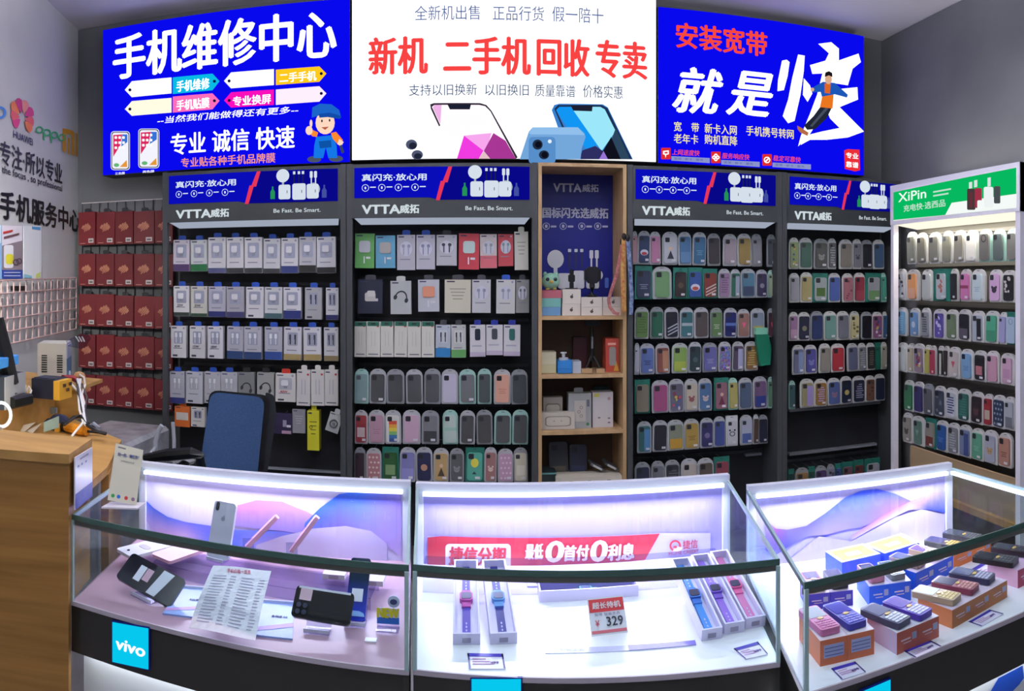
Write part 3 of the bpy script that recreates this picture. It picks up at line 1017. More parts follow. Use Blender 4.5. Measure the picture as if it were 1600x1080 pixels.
GB = 'goods boxes on the rack behind the chair'
LB = '#1c4aa8'
WB = 'rack behind blue chair'
Wt = '#dad9da'
A1 = [(270, 296, '#cfc8d0', ('#4a3460', .22), 'purple-based', 375, 424), (298, 324, '#cfd2d0', ('#1e6e3c', .22), 'green-based', 375, 424), (325, 353, Wt, ('#4c5078', .14), 'white slate-footed', 371, 427),
      (354, 381, Wt, ('#2a2c30', .14), 'white dark-footed', 371, 427), (382, 410, Wt, ('#303238', .14), 'white black-footed', 371, 427), (411, 438, '#cfd0d2', ('#2c2e34', .13), 'pale grey black-footed', 373, 427),
      (439, 466, Wt, ('#28366e', .20), 'white blue-footed', 372, 427), (467, 494, '#bdbcc0', ('#1e1e1e', .2), 'grey yellow-marked', 370, 426), (495, 525, '#d0d0d4', ('#1c1c20', .16), 'whitish black-marked', 370, 427)]
for i, (x0, x1, c, bd, wd, yt, yb) in enumerate(A1):
    BOX((x0, x1), yt, yb, c, f'{wd} charger box, {ORD[i]} from left, top row, {WB}', group=GB, deco='charger', band=bd, tab=LB, rackobj=R1)
A2 = [(271, 296, Wt, ('#25352c', .12), 'white', 'charger', '22W'), (298, 324, '#d2d0c4', ('#2c4a38', .10), 'cream', 'charger', '33W'), (325.5, 353, '#b9b8c4', ('#232a66', .18), 'lilac navy-banded', 'charger', None), (354, 382, '#a9a8b0', ('#3c3a66', .18), 'grey purple-footed', 'charger', None),
      (384, 412, Wt, None, 'white plain', 'charger', None), (413, 441, '#cdd0d0', ('#3c5c62', .16), 'white teal-footed', 'charger', None), (442.5, 471, '#dcdce0', ('#223070', .26), 'white navy-labelled', 'charger', None), (476, 503, '#a9aaac', None, 'grey black-cabled', 'cords', None), (509, 529, '#cfcfd2', ('#2a2c66', .15), 'white half-hidden', 'cords', None)]
for i, (x0, x1, c, bd, wd, dc, wo) in enumerate(A2):
    BOX((x0, x1), 447 + i * .35, 494 + i * .75, c, f'{wd} charger box, {ORD[i]} from left, second row, {WB}', group=GB, deco=dc, band=bd, tab=LB, rackobj=R1, word=wo)
A3 = [(267, 291, Wt, None, 'white', 'cable', '45W'), (296, 320.5, Wt, None, 'white', 'cable', '15W'), (324, 349, '#dcdce0', None, 'white', 'cable', '18W'), (354, 380, '#b4b4be', ('#24406e', .24), 'grey blue-footed', 'cable', None), (381, 409, '#b9b9c2', ('#24406e', .22), 'tall blue-footed', 'cable', None),
      (413, 441, '#b2b3be', ('#2a488c', .24), 'lilac blue-footed', 'cable', None), (443, 471, '#d0d0d6', ('#9c8a5c', .18), 'white tan-footed', 'cords', None), (474, 502, '#d6d6da', ('#a08c58', .18), 'white gold-footed', 'cords', None), (506, 529, '#d0d0d2', ('#8c7c58', .15), 'white brown-footed', 'cords', None)]
for i, (x0, x1, c, bd, wd, dc, wo) in enumerate(A3):
    BOX((x0, x1), 509.5 + i * .3, 559 + i * .65, c, f'{wd} cable box, {ORD[i]} from left, third row, {WB}', 'cable_box', group=GB, deco=dc, band=bd, tab=LB, rackobj=R1, word=wo)
A4 = [(265.5, 289, '#b6b8c2', ('#28306c', .18), 'grey blue-footed', 'cable', LB), (290, 316.6, '#c9cad0', None, 'shiny white', 'cable', LB), (318.7, 344.6, '#b6b6ba', None, 'grey', 'cable', LB), (345, 371, '#b4b5bc', None, 'pale grey', 'cable', LB),
      (372, 398, '#7e8080', None, 'dark grey headphone', 'head', BLACK), (401, 428, '#9c9e9a', None, 'grey headphone', 'head', BLACK), (430, 462, '#d4d2cc', None, 'wide white red-tabbed', 'charger', '#c03428'), (463, 484.6, '#dad6d2', None, 'slim white', 'thin', '#dad6d2'), (486, 507, '#d8d6d0', None, 'slim white', 'thin', '#d8d6d0'), (507, 528.5, '#d8d5cf', None, 'slim white', 'thin', '#d8d5cf')]
for i, (x0, x1, c, bd, wd, dc, tb) in enumerate(A4):
    yt, yb = (581, 630.5) if i < 6 else ((584, 628) if i == 6 else (578.5, 634))
    BOX((x0, x1), yt + .3 * i * (i < 6), yb, c, f'{wd} cable box, {ORD[i]} from left, fourth row, {WB}', 'cable_box', group=GB, deco=dc, band=bd, tab=tb if isinstance(tb, str) else '#202226', rackobj=R1, dcol='#b0b2ba' if dc != 'head' else '#303236', word='40W' if i == 6 else None, wcol='#b03a4a')
G5 = 'small goods on the lowest hooks'
r = BOX((272.5, 297), 635.5, 667, '#d06a2c', 'orange box with white label, left end, lowest row, rack behind blue chair', 'accessory_box', deco='', group=G5, rackobj=R1, tab='#c86828')
print_on(r, U_SQ, 0, .058, .072, .042, -.0012, '#dcd8cc', 0, 'label')
r = BOX((298, 320), 637, 667, '#d6d4cc', 'white box with black cable picture, between orange box and blue chair', 'accessory_box', deco='cords', group=G5, rackobj=R1)
r = BOX((422, 456), 646.6, 678, '#2e2648', 'dark purple memory card box, right of blue chair, lowest row', 'memory_card_box', deco='', group=G5, rackobj=R1)
print_on(r, U_SQ, .02, .055, .02, .035, -.0012, '#8c8ca0', 0, 'memory_card')
print_on(r, U_SQ, .03, .010, .05, .016, -.0012, '#b090a8', 0, 'print')
print_on(r, U_SQ, .042, .042, .022, .012, -.0014, '#d8d8dc', 0, 'price_sticker')
r = BOX((456.6, 477), 640, 677, '#8a8a8e', 'crumpled grey clear bag beside purple memory card box', 'clear_bag', 'bag', deco='words', dcol='#b4b4b8', group=G5, rackobj=R1, depth=.012)
r = BOX((480, 499), 642, 704, '#d2ce2e', 'long yellow hanging box, lowest row, rack behind blue chair', 'accessory_box', deco='words', dcol='#7c7a28', group=G5, rackobj=R1, depth=.05, tab='#d8d432')
put('print', U_RING, r, (-.012, -.0014, .12), (.018, .0008, .018), '#3c3a20')
r = BOX((507, 528), 645, 675, '#c2c4c2', 'tilted white pouch holding a coiled cable, lowest row, right end', 'cable_pouch', 'pouch', deco='', group=G5, rackobj=R1, depth=.012, tilt=.3, tab='#c8caca')
put('cable_coil', U_RING, r, (0, -.006, .045), (.045, .006, .045), '#5a5c62')
put('cable_coil', U_DISC, r, (0, -.004, .045), (.018, .003, .018), '#8a8c90')

# rack left of the wooden shelf: earphones, cables, memory sticks
W2 = 'rack left of wooden shelf'
GE = 'earphone boxes'
B1 = [(554, 585, 365, 419, '#5a9a54', 'case', '#b9bcc4', None, 'green earphone box'), (586.5, 618, 368, 419, '#5c9ab8', 'case', '#a8a4a0', None, 'light blue earphone box'), (620, 649, 367, 422, '#b4b2bc', 'ear', '#9a98b4', LB, 'grey round-window earphone box'), (650, 680, 367, 421, '#b8b6c2', 'ear', '#8c8cb0', LB, 'grey two-tone earphone box'),
      (681.5, 714, 367, 415, '#b4b4ba', 'ear', '#3a3a44', '#26282c', 'grey box with dark earphones'), (716, 749, 365, 421, '#b43a44', 'case', '#bcd0cc', None, 'red earphone box, pale square'), (750, 777, 366, 419, '#c4bab8', 'ear', '#8c9098', None, 'white earphone box, red panel'), (778, 802.5, 366, 416, '#b04048', 'ear', '#80949c', None, 'red earphone box, white border')]
for i, (x0, x1, yt, yb, c, dc, dcol, tb, wd) in enumerate(B1):
    r = BOX((x0, x1), yt, yb, c, f'{wd}, {ORD[i]} from left, top row, {W2}', 'earphone_box', group=GE, deco=dc, dcol=dcol, tab=tb, rackobj=R2, band=('#c4626c', .36) if i == 6 else None)
r = BOX((804, 826), 362, 422, '#cfcdc0', 'tall cream round-topped pack, right end, top row, rack left of wooden shelf', 'earphone_box', group=GE, deco='words', dcol='#9c9c94', rackobj=R2, tab='#cfcdc0', depth=.012)
B2 = [(559, 598, 437, 490, '#1c2238', '', None, 'navy box, white open earbud case'), (610, 643, 439, 491, '#b0b4b4', 'head', '#2a2c30', 'grey box, black headset picture'), (653, 687, 437, 487, '#b8bcc4', 'case', '#d08c70', 'pale box, orange earbud case'), (694, 736, 437, 489, '#ccc8b4', 'words', '#8c8878', 'wide cream box'),
      (737, 767, 437, 489, '#c2c2c6', 'ear', '#8e90aa', 'white box, purple earphones'), (775, 805, 437, 490, '#ccccca', 'ear', '#9a9cb0', 'white box, round earphone window'), (806, 827, 437, 489, '#8a8a88', 'ear', '#6a6c70', 'dim grey earphone box')]
for i, (x0, x1, yt, yb, c, dc, dcol, wd) in enumerate(B2):
    r = BOX((x0, x1), yt, yb, c, f'{wd}, {ORD[i]} from left, second row, {W2}', 'earphone_box', group=GE, deco=dc, dcol=dcol or '#888888', tab='#3a3c42' if i not in (1, 5) else ('#b8bab8' if i == 1 else LB), rackobj=R2, depth=.04)
    if i == 0:
        put('earphone_case', U_SQR, r, (0, -.003, .085), (.055, .003, .045), '#c4c2bc')
        put('earphone_case', U_SQR, r, (.005, -.0035, .102), (.04, .0035, .03), '#d6d4ce')
        print_on(r, U_SQ, .03, .07, .02, .014, -.0012, '#c8c8d0')
B3 = [(553.5, 572), (572, 594), (594.5, 615), (615.5, 636), (636.5, 658), (658.5, 679)]
for i, (x0, x1) in enumerate(B3):
    r = BOX((x0, x1), 503, 558 + .5 * (i > 3), '#d8d6cc', f'slim white green-topped cable box, {ORD[i]} from left, third row, {W2}', 'cable_box', group='slim white green-topped cable boxes', deco='thin', dcol='#c6c4bc', rackobj=R2)
    put('top_band', U_SQ, r, (0, -.0012, .169), (.06, .0008, .022), '#1e6450')
    put('hang_hole', U_SQ, r, (0, -.0020, .170), (.022, .0008, .008), '#20262a')
for i, (x0, x1, yt, yb, c, dc, dcol, bd, tb, wd) in enumerate([(680, 704, 508, 558.5, '#b8c0cc', 'cords', '#c8ccd4', ('#2a7ab4', .28), '#3a3c42', 'white-blue cable box'), (705, 728.5, 508, 559, '#c0c2c0', 'cords', '#d0d2d0', ('#5c9a58', .24), '#3a3c42', 'white-green cable box')]):
    BOX((x0, x1), yt, yb, c, f'{wd}, right of the green-topped boxes, third row, {W2}', 'cable_box', group='cable boxes', deco=dc, dcol=dcol, band=bd, tab=tb, rackobj=R2)
for i, (x0, x1, yb, dcol, wd) in enumerate([(734, 759, 557.5, '#1e2838', 'white memory stick box, dark blue stick'), (759.5, 786, 555, '#4a5058', 'white memory stick box, grey stick'), (786.5, 813, 556.5, '#2c6660', 'white memory stick box, green stick')]):
    r = BOX((x0, x1), 508, yb, '#d8d6d8', f'{wd}, third row, {W2}', 'memory_stick_box', group='memory stick boxes', deco='usb', dcol=dcol, tab='#1c2c8c', rackobj=R2, band=('#c4b8cc', .14))

W2c = 'rack left of wooden shelf'
GC = 'packed phone cases on the racks'
case_row(R2, 'fourth', W2c, GC, (577, 631, 577, 632), rows('''
553.5-575.5 7e9898 clear . m aqua-edged grey case
577-603 4a4c4e . . c plain charcoal case
604-632 48494c . . g plain dark case
634.6-661 4e5052 . . c plain charcoal case
662.6-688.5 505254 . . g plain grey case
689.6-716 c8c4d6 . . c white lavender case
717.5-744 6a6e70 . . m mid-grey case
746-768 4c5454 . . m slim dark grey case
771.5-798 d8a48e lines c8876c c salmon and white case
799-825 42484a . . g plain blackish case'''))
case_row(R2, 'fifth', W2c, GC, (641, 694, 641.5, 695), rows('''
554-574.5 8e3438 block c4b4b4 c red case, white panel
575.5-601 b08c9c lines a07888 c mauve case
602-627 dcdcd6 rainbow . c white rainbow case
629-657 c8a8bc . . c pale pink case
658.5-686 76787c low 3a3a3e g two-tone grey case
692-716 b6c8c0 band 9cc4b8 m mint white case
718-742 4a4a4c . . c plain charcoal case
745-770 484848 . . g plain dark case
772-798.7 525454 . . m plain grey case
800-825 4c5050 . . m slate grey case'''))
case_row(R2, 'lowest', W2c, GC, (700, 753, 701, 754), rows('''
553.5-571 3c2c34 . . g dark maroon case
572-596 b07c80 dots e0d0d0 c pink polka-dot case
597-623 2e5c30 block 7c9a6c t green case, pale label
624-649 7c7cb0 low 8c8cc4 c lavender case
650-676 2c3050 circle b08468 c navy flower case
676.6-701 b89c6c figure 4a3c2c c tan figure case
702.5-725 5c5e60 bear 8a8c90 g grey bow case
726.6-756 58a894 balloon d8d050 t mint balloon case
756.5-776 98706c bear d8c4bc c brown bear case
777.7-802 c4a0b8 dots e0ccd8 c pink flowered case
803-825 c8c4ac block d8d4c4 g clear labelled case'''))

W3 = 'rack right of wooden shelf'
case_row(R3, 'top', W3, GC, (361, 413, 367, 417), rows('''
988-996.5 a8828c . . c half-hidden pink case
996.5-1015.7 2e3c5c smile b03c40 c navy red-mouthed case
1016-1033 a87490 . . c pink case
1035-1059 b8bcc4 figure 2c2c38 c white case, dark figure
1060.5-1081 44688c low 5a7ca0 c blue case
1082-1103 3c6484 lines 6a90a8 c steel-blue case
1106-1126 3c383c . . g dark brown-grey case
1130-1151.5 988c94 . . c grey-pink case
1153-1174.5 8c7848 . . c tan case
1175-1191 7c7e84 . . g plain grey case
1199-1212 4c5058 . . g dim grey case'''))
case_row(R3, 'second', W3, GC, (416, 468, 422, 465), rows('''
992-1019 343a50 lines 8a90a8 t navy case
1020-1050 6c9468 . . c pale green case
1052-1074 342c2c circle 54483c t dark brown case
1075-1097 38508c smile b05040 t blue red-mouthed case
1098-1121 7c3c34 stripes d0c8c4 t rust striped case
1122.6-1141 8c7490 words 6c5470 c mauve case
1141.5-1156.5 2e6450 half 9ca4b8 c green-and-white case
1158-1181 4c7488 low 3a4660 c blue scenic case
1181.5-1199 38344e circle 8c8c94 c purple moon case
1200-1211 98a48c . . m cream-green case'''))
case_row(R3, 'third', W3, GC, (480, 530, 483, 527), rows('''
991.6-1013.6 5c7c48 words 4c6838 c leaf-green case
1016-1037 2c5c48 . . g dark green case
1039-1061 20222c stripes b8bcc8 c black-and-white case
1062.5-1083.5 3c6a70 band a8b4b8 c teal case
1085-1107.7 504a48 . . c dark brown case
1110-1129 5c7a50 lines b4c0a8 g olive green case
1131-1151 20265c band 5c74b4 c navy case
1153-1171.5 8c6a60 heart d85c84 c brown-pink case
1173.5-1195 7c8898 low 9c9050 c grey-blue-yellow case
1200-1211 4a2c34 heart c04858 g dark red case'''))
case_row(R3, 'fourth', W3, GC, (537, 586, 534, 579), rows('''
991-999 b4b8c4 . . c half-hidden white case
1000-1023 5c70a8 lines 2c3658 c blue case
1025-1047 7c4c44 half a87c60 c brownish red case
1050-1074.6 7c9c54 low 9cac48 c lime case
1075.6-1095.6 2c3c40 circle 4c5c60 c dark green-grey case
1098-1121 64649c lines 9c9cc0 g lavender case
1122.6-1142 7c74a4 glitter . c glittery purple case
1144-1162 54485c half 9ca0c0 c purple-grey case
1164-1184.7 7c5c34 words b4a060 c orange-brown case'''))
case_row(R3, 'fifth', W3, GC, (594.7, 647, 588.6, 638), rows('''
992-1016 7c7464 . . t beige case
1019-1045 944c74 . . c magenta pink case
1046-1069.5 5c5c6c flower b44c64 c floral case
1070-1091 bcb4a4 bear 8c5454 c cream bear case
1092-1113 4c6c94 bear c4b4b4 c blue bear case
1116-1138 8c6470 figure 6c2c44 t rosy figure case
1139-1153.5 a8a060 . . m yellow case
1155-1176 4c5c74 . . c slate-blue case
1177.5-1199 6c5474 low 2c3c84 c pink-navy case
1200-1211 5c7c68 . . m clear green case'''))
case_row(R3, 'sixth', W3, GC, (659, 709, 647.6, 693), rows('''
996-1018 3c6c6c half 4c80b0 c teal gradient case
1019.7-1043 24242c . . c black-blue case
1043.5-1069 7c8474 low b48c34 c yellow-footed grey case
1069.6-1093 a88c48 lines 786430 c mustard case
1094.4-1115 343460 circle 74688c c navy case
1115.6-1133.5 3c4c84 . . c dull blue case
1135-1153 c4c6cc panda 24242c b white panda-eyed case
1157-1176 a4aabc low 44588c c white-blue case
1177-1185 4c3c34 . . c brown case
1185.5-1200 242838 . . g navy-black case'''))
case_row(R3, 'bottom', W3, GC, (724.7, 776, 712.7, 764), rows('''
993-1017 2c3048 . . g navy case
1017.5-1038 6c7078 circle 9c9ca4 g grey skull case
1039-1062 34343c words 5c5c68 g dark case
1064-1089.6 b4aca4 bear 8c6c44 c white bear case
1091-1116 5c544c . . c grey-brown case
1117-1141 84404c . . t red case'''))
# green bag hanging at the rack's right edge
b = P(1196, 572, YI - .04)
t = thing('accessory_bag', 'shiny green bag on the right post of the rack, third row', 'bag', b)
m2 = MB()
m2.plate([(b.x - .03, b.z), (b.x + .03, b.z + .005), (b.x + .035, b.z + .1), (b.x + .01, b.z + .2), (b.x - .055, b.z + .2), (b.x - .05, b.z + .12)], b.y, b.y + .03, D('#1c7458', .25))
m2.build('bag', t)
MB().box((b.x - .055, b.y - .002, b.z + .172), (b.x + .012, b.y + .032, b.z + .206), D('#7cc0a4', .4)).build('bag_header', t)
MB().tube([(b.x - .02, b.y + .02, b.z + .19), (b.x - .02, YB, b.z + .19)], .0022, HOOK).build('peg_hook', t)

W4 = 'rack beside white cabinet'
case_row(R4, 'top', W4, GC, (370.5, 420.6, 376, 420.6), rows('''
1233-1248 8c9c6c flower a8a848 c yellow-green flowered case
1249-1269.5 3c5c50 . . c green case
1272-1293.6 4c4c4a bear 8c8c88 g dark star-print case
1294-1307 606264 words a4a4a4 c grey lettered case
1312-1332 7c766c . . c grey-beige case
1333-1346.5 74747c bear 3c3c44 c grey case
1347-1363.5 24242c . . g black case
1365-1382 3c5470 . . c blue case'''))
case_row(R4, 'second', W4, GC, (426, 473, 427, 472), rows('''
1234-1250 9c9ca4 . . c light grey case
1251-1269.5 a89c6c . . c sandy yellow case
1270-1293.6 9ca4a4 block 4c6c34 t grey case, green block
1294.6-1313.5 4c609c . . c blue case
1317-1333.5 a46c74 cow 7c3c4c c pink case
1334.5-1352 843440 low 94404c c dark red case
1353-1377 9c9ea4 low 6c9464 t grey case, green foot
1378-1386 4c9484 . . m teal case'''))
case_row(R4, 'third', W4, GC, (487, 533, 487, 530), rows('''
1233-1246.8 947494 low b494ac c mauve-pink case
1247-1265.5 20243c circle 7c7c60 c navy emblem case
1267-1286.5 28345c . . g dark navy case
1288-1308 6c948c . . c mint-green case
1308.5-1327.7 70727c . . c grey case
1328-1343 c4bc8c cow 6c6444 c cream-yellow case
1346-1362.5 1c1c24 . . g black case
1363-1379 845478 flower a4749c c purple-pink case
1380-1386 34587c . . c narrow blue case'''))
case_row(R4, 'fourth', W4, GC, (539.7, 586, 535, 577), rows('''
1238.5-1257 6c708c half 7c90b4 c bluish grey case
1258-1277 4c4c8c bear 7c7cb0 c blue-violet case
1280-1297.5 88847c . . c grey-beige case
1299-1320 a4343c . . c bright red case
1325-1341.5 60647c . . c slate case
1342-1354.5 74787c words 9c9ca0 c grey lettered case
1355-1368 28282c words 6c6458 c black case
1368.5-1376.5 206450 . . t narrow green case
1377.5-1386 a09c8c . . c cream case'''))
case_row(R4, 'fifth', W4, GC, (595, 640, 585, 626), rows('''
1233-1243 3c5c60 . . m teal case
1251-1272 94906c half 9c8cc8 c olive-yellow case
1273-1292.5 8c6a34 words b49cc8 c orange-brown case
1294-1313.7 4c5c8c bear 8c6c84 c blue case
1314-1331.5 20283c circle 9c8c50 c navy case, yellow disc
1332.7-1352 24283c words 9c9cb4 c navy lettered case
1352.6-1367 6c4c3c cow 4c342c c brown case
1367.5-1383 1c2438 . . c dark navy case'''))
case_row(R4, 'bottom', W4, GC, (735, 785, 716, 766), rows('''
1233-1242 1c3c3c . . t dark teal case
1242.5-1264 947448 . . g tan case
1264.5-1274 1c4438 . . t green case
1274.5-1293 4c3464 . . g purple case
1294-1305.6 7c7c94 half 4c4c64 g grey case
1306-1315 3c4c84 . . t blue case
1316-1333 6c4c54 . . t mauve case
1335-1350 6c3434 . . t red-brown case
1352-1375 a4a4ac heart 7c2c34 t white case, red print'''))

# ------------------------------------------------------------------ white cabinet on the right wall
XC = 2.10
LF, RF = PX(1392, 437, XC), PX(1594, 437, XC)
YL, YR = LF.y, RF.y                       # far (left in the photo) and near end
T5 = thing('display_cabinet', 'white phone case cabinet with green lit header on right wall', 'display cabinet', ((XC + 2.4) / 2, (YL + YR) / 2, 0))
for y0, y1 in ((YL - .028, YL), (YR, YR + .03)):
    MB().box((XC, y0, 0), (XC + .03, y1, 2.0), WHITE_METAL).build('post', T5)
    MB().box((2.36, y0, 0), (2.39, y1, 2.0), WHITE_METAL).build('post', T5)
XBK = 2.27
MB().box((XC + .03, YR + .008, .02), (2.36, YR + .022, 1.985), WHITE_METAL).build('side_panel', T5)
MB().box((XBK, YR, .5), (XBK + .02, YL, 2.0), D('#5c5a54', .6)).build('back_panel', T5)
MB().box((XC + .005, YR, .42), (XBK + .02, YL, .45), WOOD_LIGHT).build('bottom_shelf', T5)
MB().box((XC + .03, YR + .03, .45), (XC + .045, YL - .14, .635), D('#a08a6a', .5)).build('kick_board', T5)
for py in (366, 414, 475, 528, 586, 640):
    z = PX(1420, py, 2.13).z
    MB().box((XBK - .012, YR, z - .01), (XBK, YL, z + .008), D('#6c6a66', .5)).build('hook_rail', T5)
hd = MB().box((XC - .004, YR, 1.79), (XC + .16, YL, 2.0), D('#f8f6ff', .4)).build('header', T5)
GR = E('#06b860', 1.0)
XA = XC - .006
fn5 = PX
film = art('lit_film', XA, [(E('#f4fbf8', 1.0), (1396, 300.5), (1588, 262), (1588, 325), (1396, 345)), (GR, (1396, 300.5), (1588, 262), (1588, 303), (1487, 317), (1477, 336), (1396, 344))], hd, fn5)
wall_text('XiPin', (1404, 301, 1447, 315, -5), XA - .002, E('#e8fff4', 1), film, .03, 0, fn5)
wall_text('充电快·选西品', (1412, 319, 1477, 330, -6), XA - .002, E('#d0f0e0', .9), film, .02, 0, fn5)
art('print', XA - .002, [(E('#c8ecdc', .9), (1458, 299), (1486, 294), (1486, 296.5), (1458, 301.5)), (E('#c8ecdc', .9), (1458, 305), (1482, 301), (1482, 303.5), (1458, 307.5))], film, fn5)
art('charger_picture', XA - .002, [(E('#5a4a4c', .6), 'R', 1511, 295, 1524, 328, 2), (E('#b03850', .8), 'R', 1523, 294, 1534, 325, 2), (E('#eef4f4', 1), 'R', 1537, 292, 1552, 324, 3), (E('#5c6468', .6), 'R', 1553, 291, 1563, 318, 2),
                                   (E('#7c3844', .7), 'R', 1515, 300, 1519, 324, 1), (E('#e0f0ea', .9), (1514, 285), (1519, 284), (1519, 294), (1514, 295)), (E('#e0f0ea', .9), (1522, 282), (1527, 281), (1527, 292), (1522, 293)), (E('#e0f0ea', .9), (1543, 278), (1548, 277), (1548, 291), (1543, 292)), (E('#f4fbf8', 1), 'R', 1527, 313, 1538, 328, 2)], film, fn5)
s = MB()
s.prism([(XC + .004, YR + .02, 1.788), (XC + .004, YL - .04, 1.788), (XC + .13, YL - .06, 1.768), (XC + .13, YR + .02, 1.768)], [(XC + .008, YR + .02, 1.790), (XC + .008, YL - .04, 1.790), (XC + .134, YL - .06, 1.774), (XC + .134, YR + .02, 1.774)], E('#fff6e0', 1.1))
s.build('lamp_strip', T5)
area('cabinet_lamp_light', (XC + .05, (YL + YR) / 2, 1.76), (.06, .95), 4.2, (1.0, .93, .78), (0, math.radians(-25), 0))

area('header_lamp_light', (XC + .20, (YL + YR) / 2, 2.02), (.05, .9), 2.2, (1.0, .95, .80), (math.radians(180), math.radians(-25), 0))
MB().box((XC + .18, YR + .05, 2.0), (XC + .22, YL - .05, 2.012), E('#fff6e0', 2.0)).build('top_lamp', T5)
MB().box((XC + .155, YR + .02, 1.985), (2.38, YL - .02, 1.999), D('#e8e6ee', .5)).build('top_board', T5)

W5 = 'white cabinet'
RZ = -math.pi / 2
XI = 2.15
kw = dict(fn=PX, Y=XI, rotz=RZ, yback=XBK)
case_row(T5, 'top', W5, GC, (364, 413, 357, 408), rows('''
1417-1431 6c6e66 . . c grey case
1433-1447 706e64 . . c grey-brown case
1451-1468 74746c . . c grey case
1471.6-1486 7c7c70 clear . c grey green-camera case
1490-1507 88857a . . c pale grey-brown case
1508-1526 eceae0 . . c white case
1529-1547.5 6c6a66 ring 2c2a2c m grey ring-camera case
1551-1569 5c6664 . . m dark green-grey case
1572.5-1590 74746e . . m large grey case'''), **kw)
case_row(T5, 'second', W5, GC, (420, 469, 422, 473), rows('''
1401-1415 b4b6bc cow 2c2e38 c white blotched case
1415.6-1435.5 d89860 low d8a488 c orange case
1440-1456 c4c8c4 . . c white case
1457-1484 b4bcc0 cow b06c64 t white patterned case
1484.5-1496 2c2e34 . . c black case
1500-1516 c87cac band 8c3c5c c pink banded case
1517-1538 c4d4d8 lines 9cb4c4 c light blue-white case
1545-1564 cca8cc bear 34303c c lilac bear case
1564.5-1587 26262a cow c4c0b8 c big black case'''), **kw)
case_row(T5, 'third', W5, GC, (480, 524, 488, 540), rows('''
1401-1416 6c9cbc words 90b8d0 c light blue case
1421-1436.5 6c94c0 circle c4d0dc c blue case, white figure
1439.5-1453 8c9098 words 44484c c grey lettered case
1457.5-1477.5 5c509c cow c4c4dc c purple case
1478-1496 64745c . . c olive case
1497-1516 26242c low 54505c c black case
1518.5-1537 a8b0bc half 24262c c white-black case
1538.7-1559 4c9c7c low 3c8468 c green case
1561-1572 9c9cc4 . . c narrow lavender case
1572.5-1588 a4b8cc ring 8c9cb0 t light blue case'''), **kw)
case_row(T5, 'fourth', W5, GC, (534, 580, 553, 603), rows('''
1402-1417.5 b8c0bc . . c white case
1418-1427 a8a08c . . c narrow beige case
1427.5-1444 8c7c88 flower a44c5c c mixed floral case
1444.5-1452.5 b0ac60 . . c yellow-green case
1453-1461 a03c50 . . c crimson case
1465-1473 2c2c2c half c8c4bc c black-and-white case
1473.5-1480 342c2c . . c narrow brown-black case
1480.7-1499 c0b8b4 heart c85c6c c white case, pink heart
1501.5-1520 78a0c4 lines 5c84ac c light blue case
1521-1540.5 26242a block a86c74 c black case, pink figure
1542-1560 bc90a4 . . c pink case
1562-1585 c09cb4 block b48ca8 c pale pink case'''), **kw)
case_row(T5, 'fifth', W5, GC, (594, 641, 622, 674), rows('''
1412-1427 246c44 . . c green case
1428-1442.5 343260 . . c navy-purple case
1443-1457 5c5e64 . . g grey case
1460-1476.5 3c4454 cow 6c747c c dark patterned case
1477-1495.5 c0c4cc words 2c3c6c c white blue-lettered case
1496-1515 2c5c54 words 3c7468 c dark green case
1516.6-1535 2c2428 bear 54383c c black-brown case
1537-1550 8c2c34 block b4a898 c red-grey case
1550.5-1569.5 28344c dots 8c98a8 c navy dotted case
1570-1585 a8acb4 low 6c7078 c white case'''), **kw)
case_row(T5, 'bottom', W5, GC, (645, 690, 680, 733), rows('''
1410.5-1424 8c8880 bear 4c4844 c beige-grey case
1424.5-1444.5 5c7c70 heart 84a094 c grey-green case
1445-1461 88847c low 6c3430 t grey-brown case
1461.5-1480 2c5490 lines 5c84b8 c blue case
1481-1498 7c8084 words a8acb0 c grey-white case
1498.6-1516.5 74809c half 3c4c80 c blue-grey case
1517.5-1536 5c9c80 lines 84b89c c mint case
1537-1558 a8acbc bear b4946c c white case
1559.5-1580 a87c6c lines 6c4438 c tan pink case'''), **kw)

# ------------------------------------------------------------------ red packs on the hook grid beside the grey racks
YR_ = 3.86
Tg = thing('hook_grid', 'dark wire hook grid holding the red packs, left of the racks', 'hook grid', (-2.0, 3.95, .6))
g1, g2 = P(128, 318, 3.93).x, P(268, 318, 3.93).x
for i in range(11):
    x = g1 + (g2 - g1) * i / 10
    MB().tube([(x, 3.935, .75), (x, 3.935, P(128, 318, 3.93).z)], .003, HOOK, 5).build('grid_wire', Tg)
for j in range(15):
    z = .8 + (P(128, 318, 3.93).z - .8) * j / 14
    MB().tube([(g1, 3.929, z), (g2, 3.929, z)], .003, D('#cfc8c8', .4) if j == 14 else HOOK, 5).build('grid_wire', Tg)
RX = [(122.5, 149), (150, 178.5), (179.5, 208), (209, 240.5), (241.5, 270)]
RY = [(332, 383, 328.5, 380), (396.5, 447, 396.5, 448), (460, 509.5, 464, 514), (523, 575, 528, 578), (585, 632, 593, 642)]
RN = ['top', 'second', 'third', 'fourth', 'lowest']
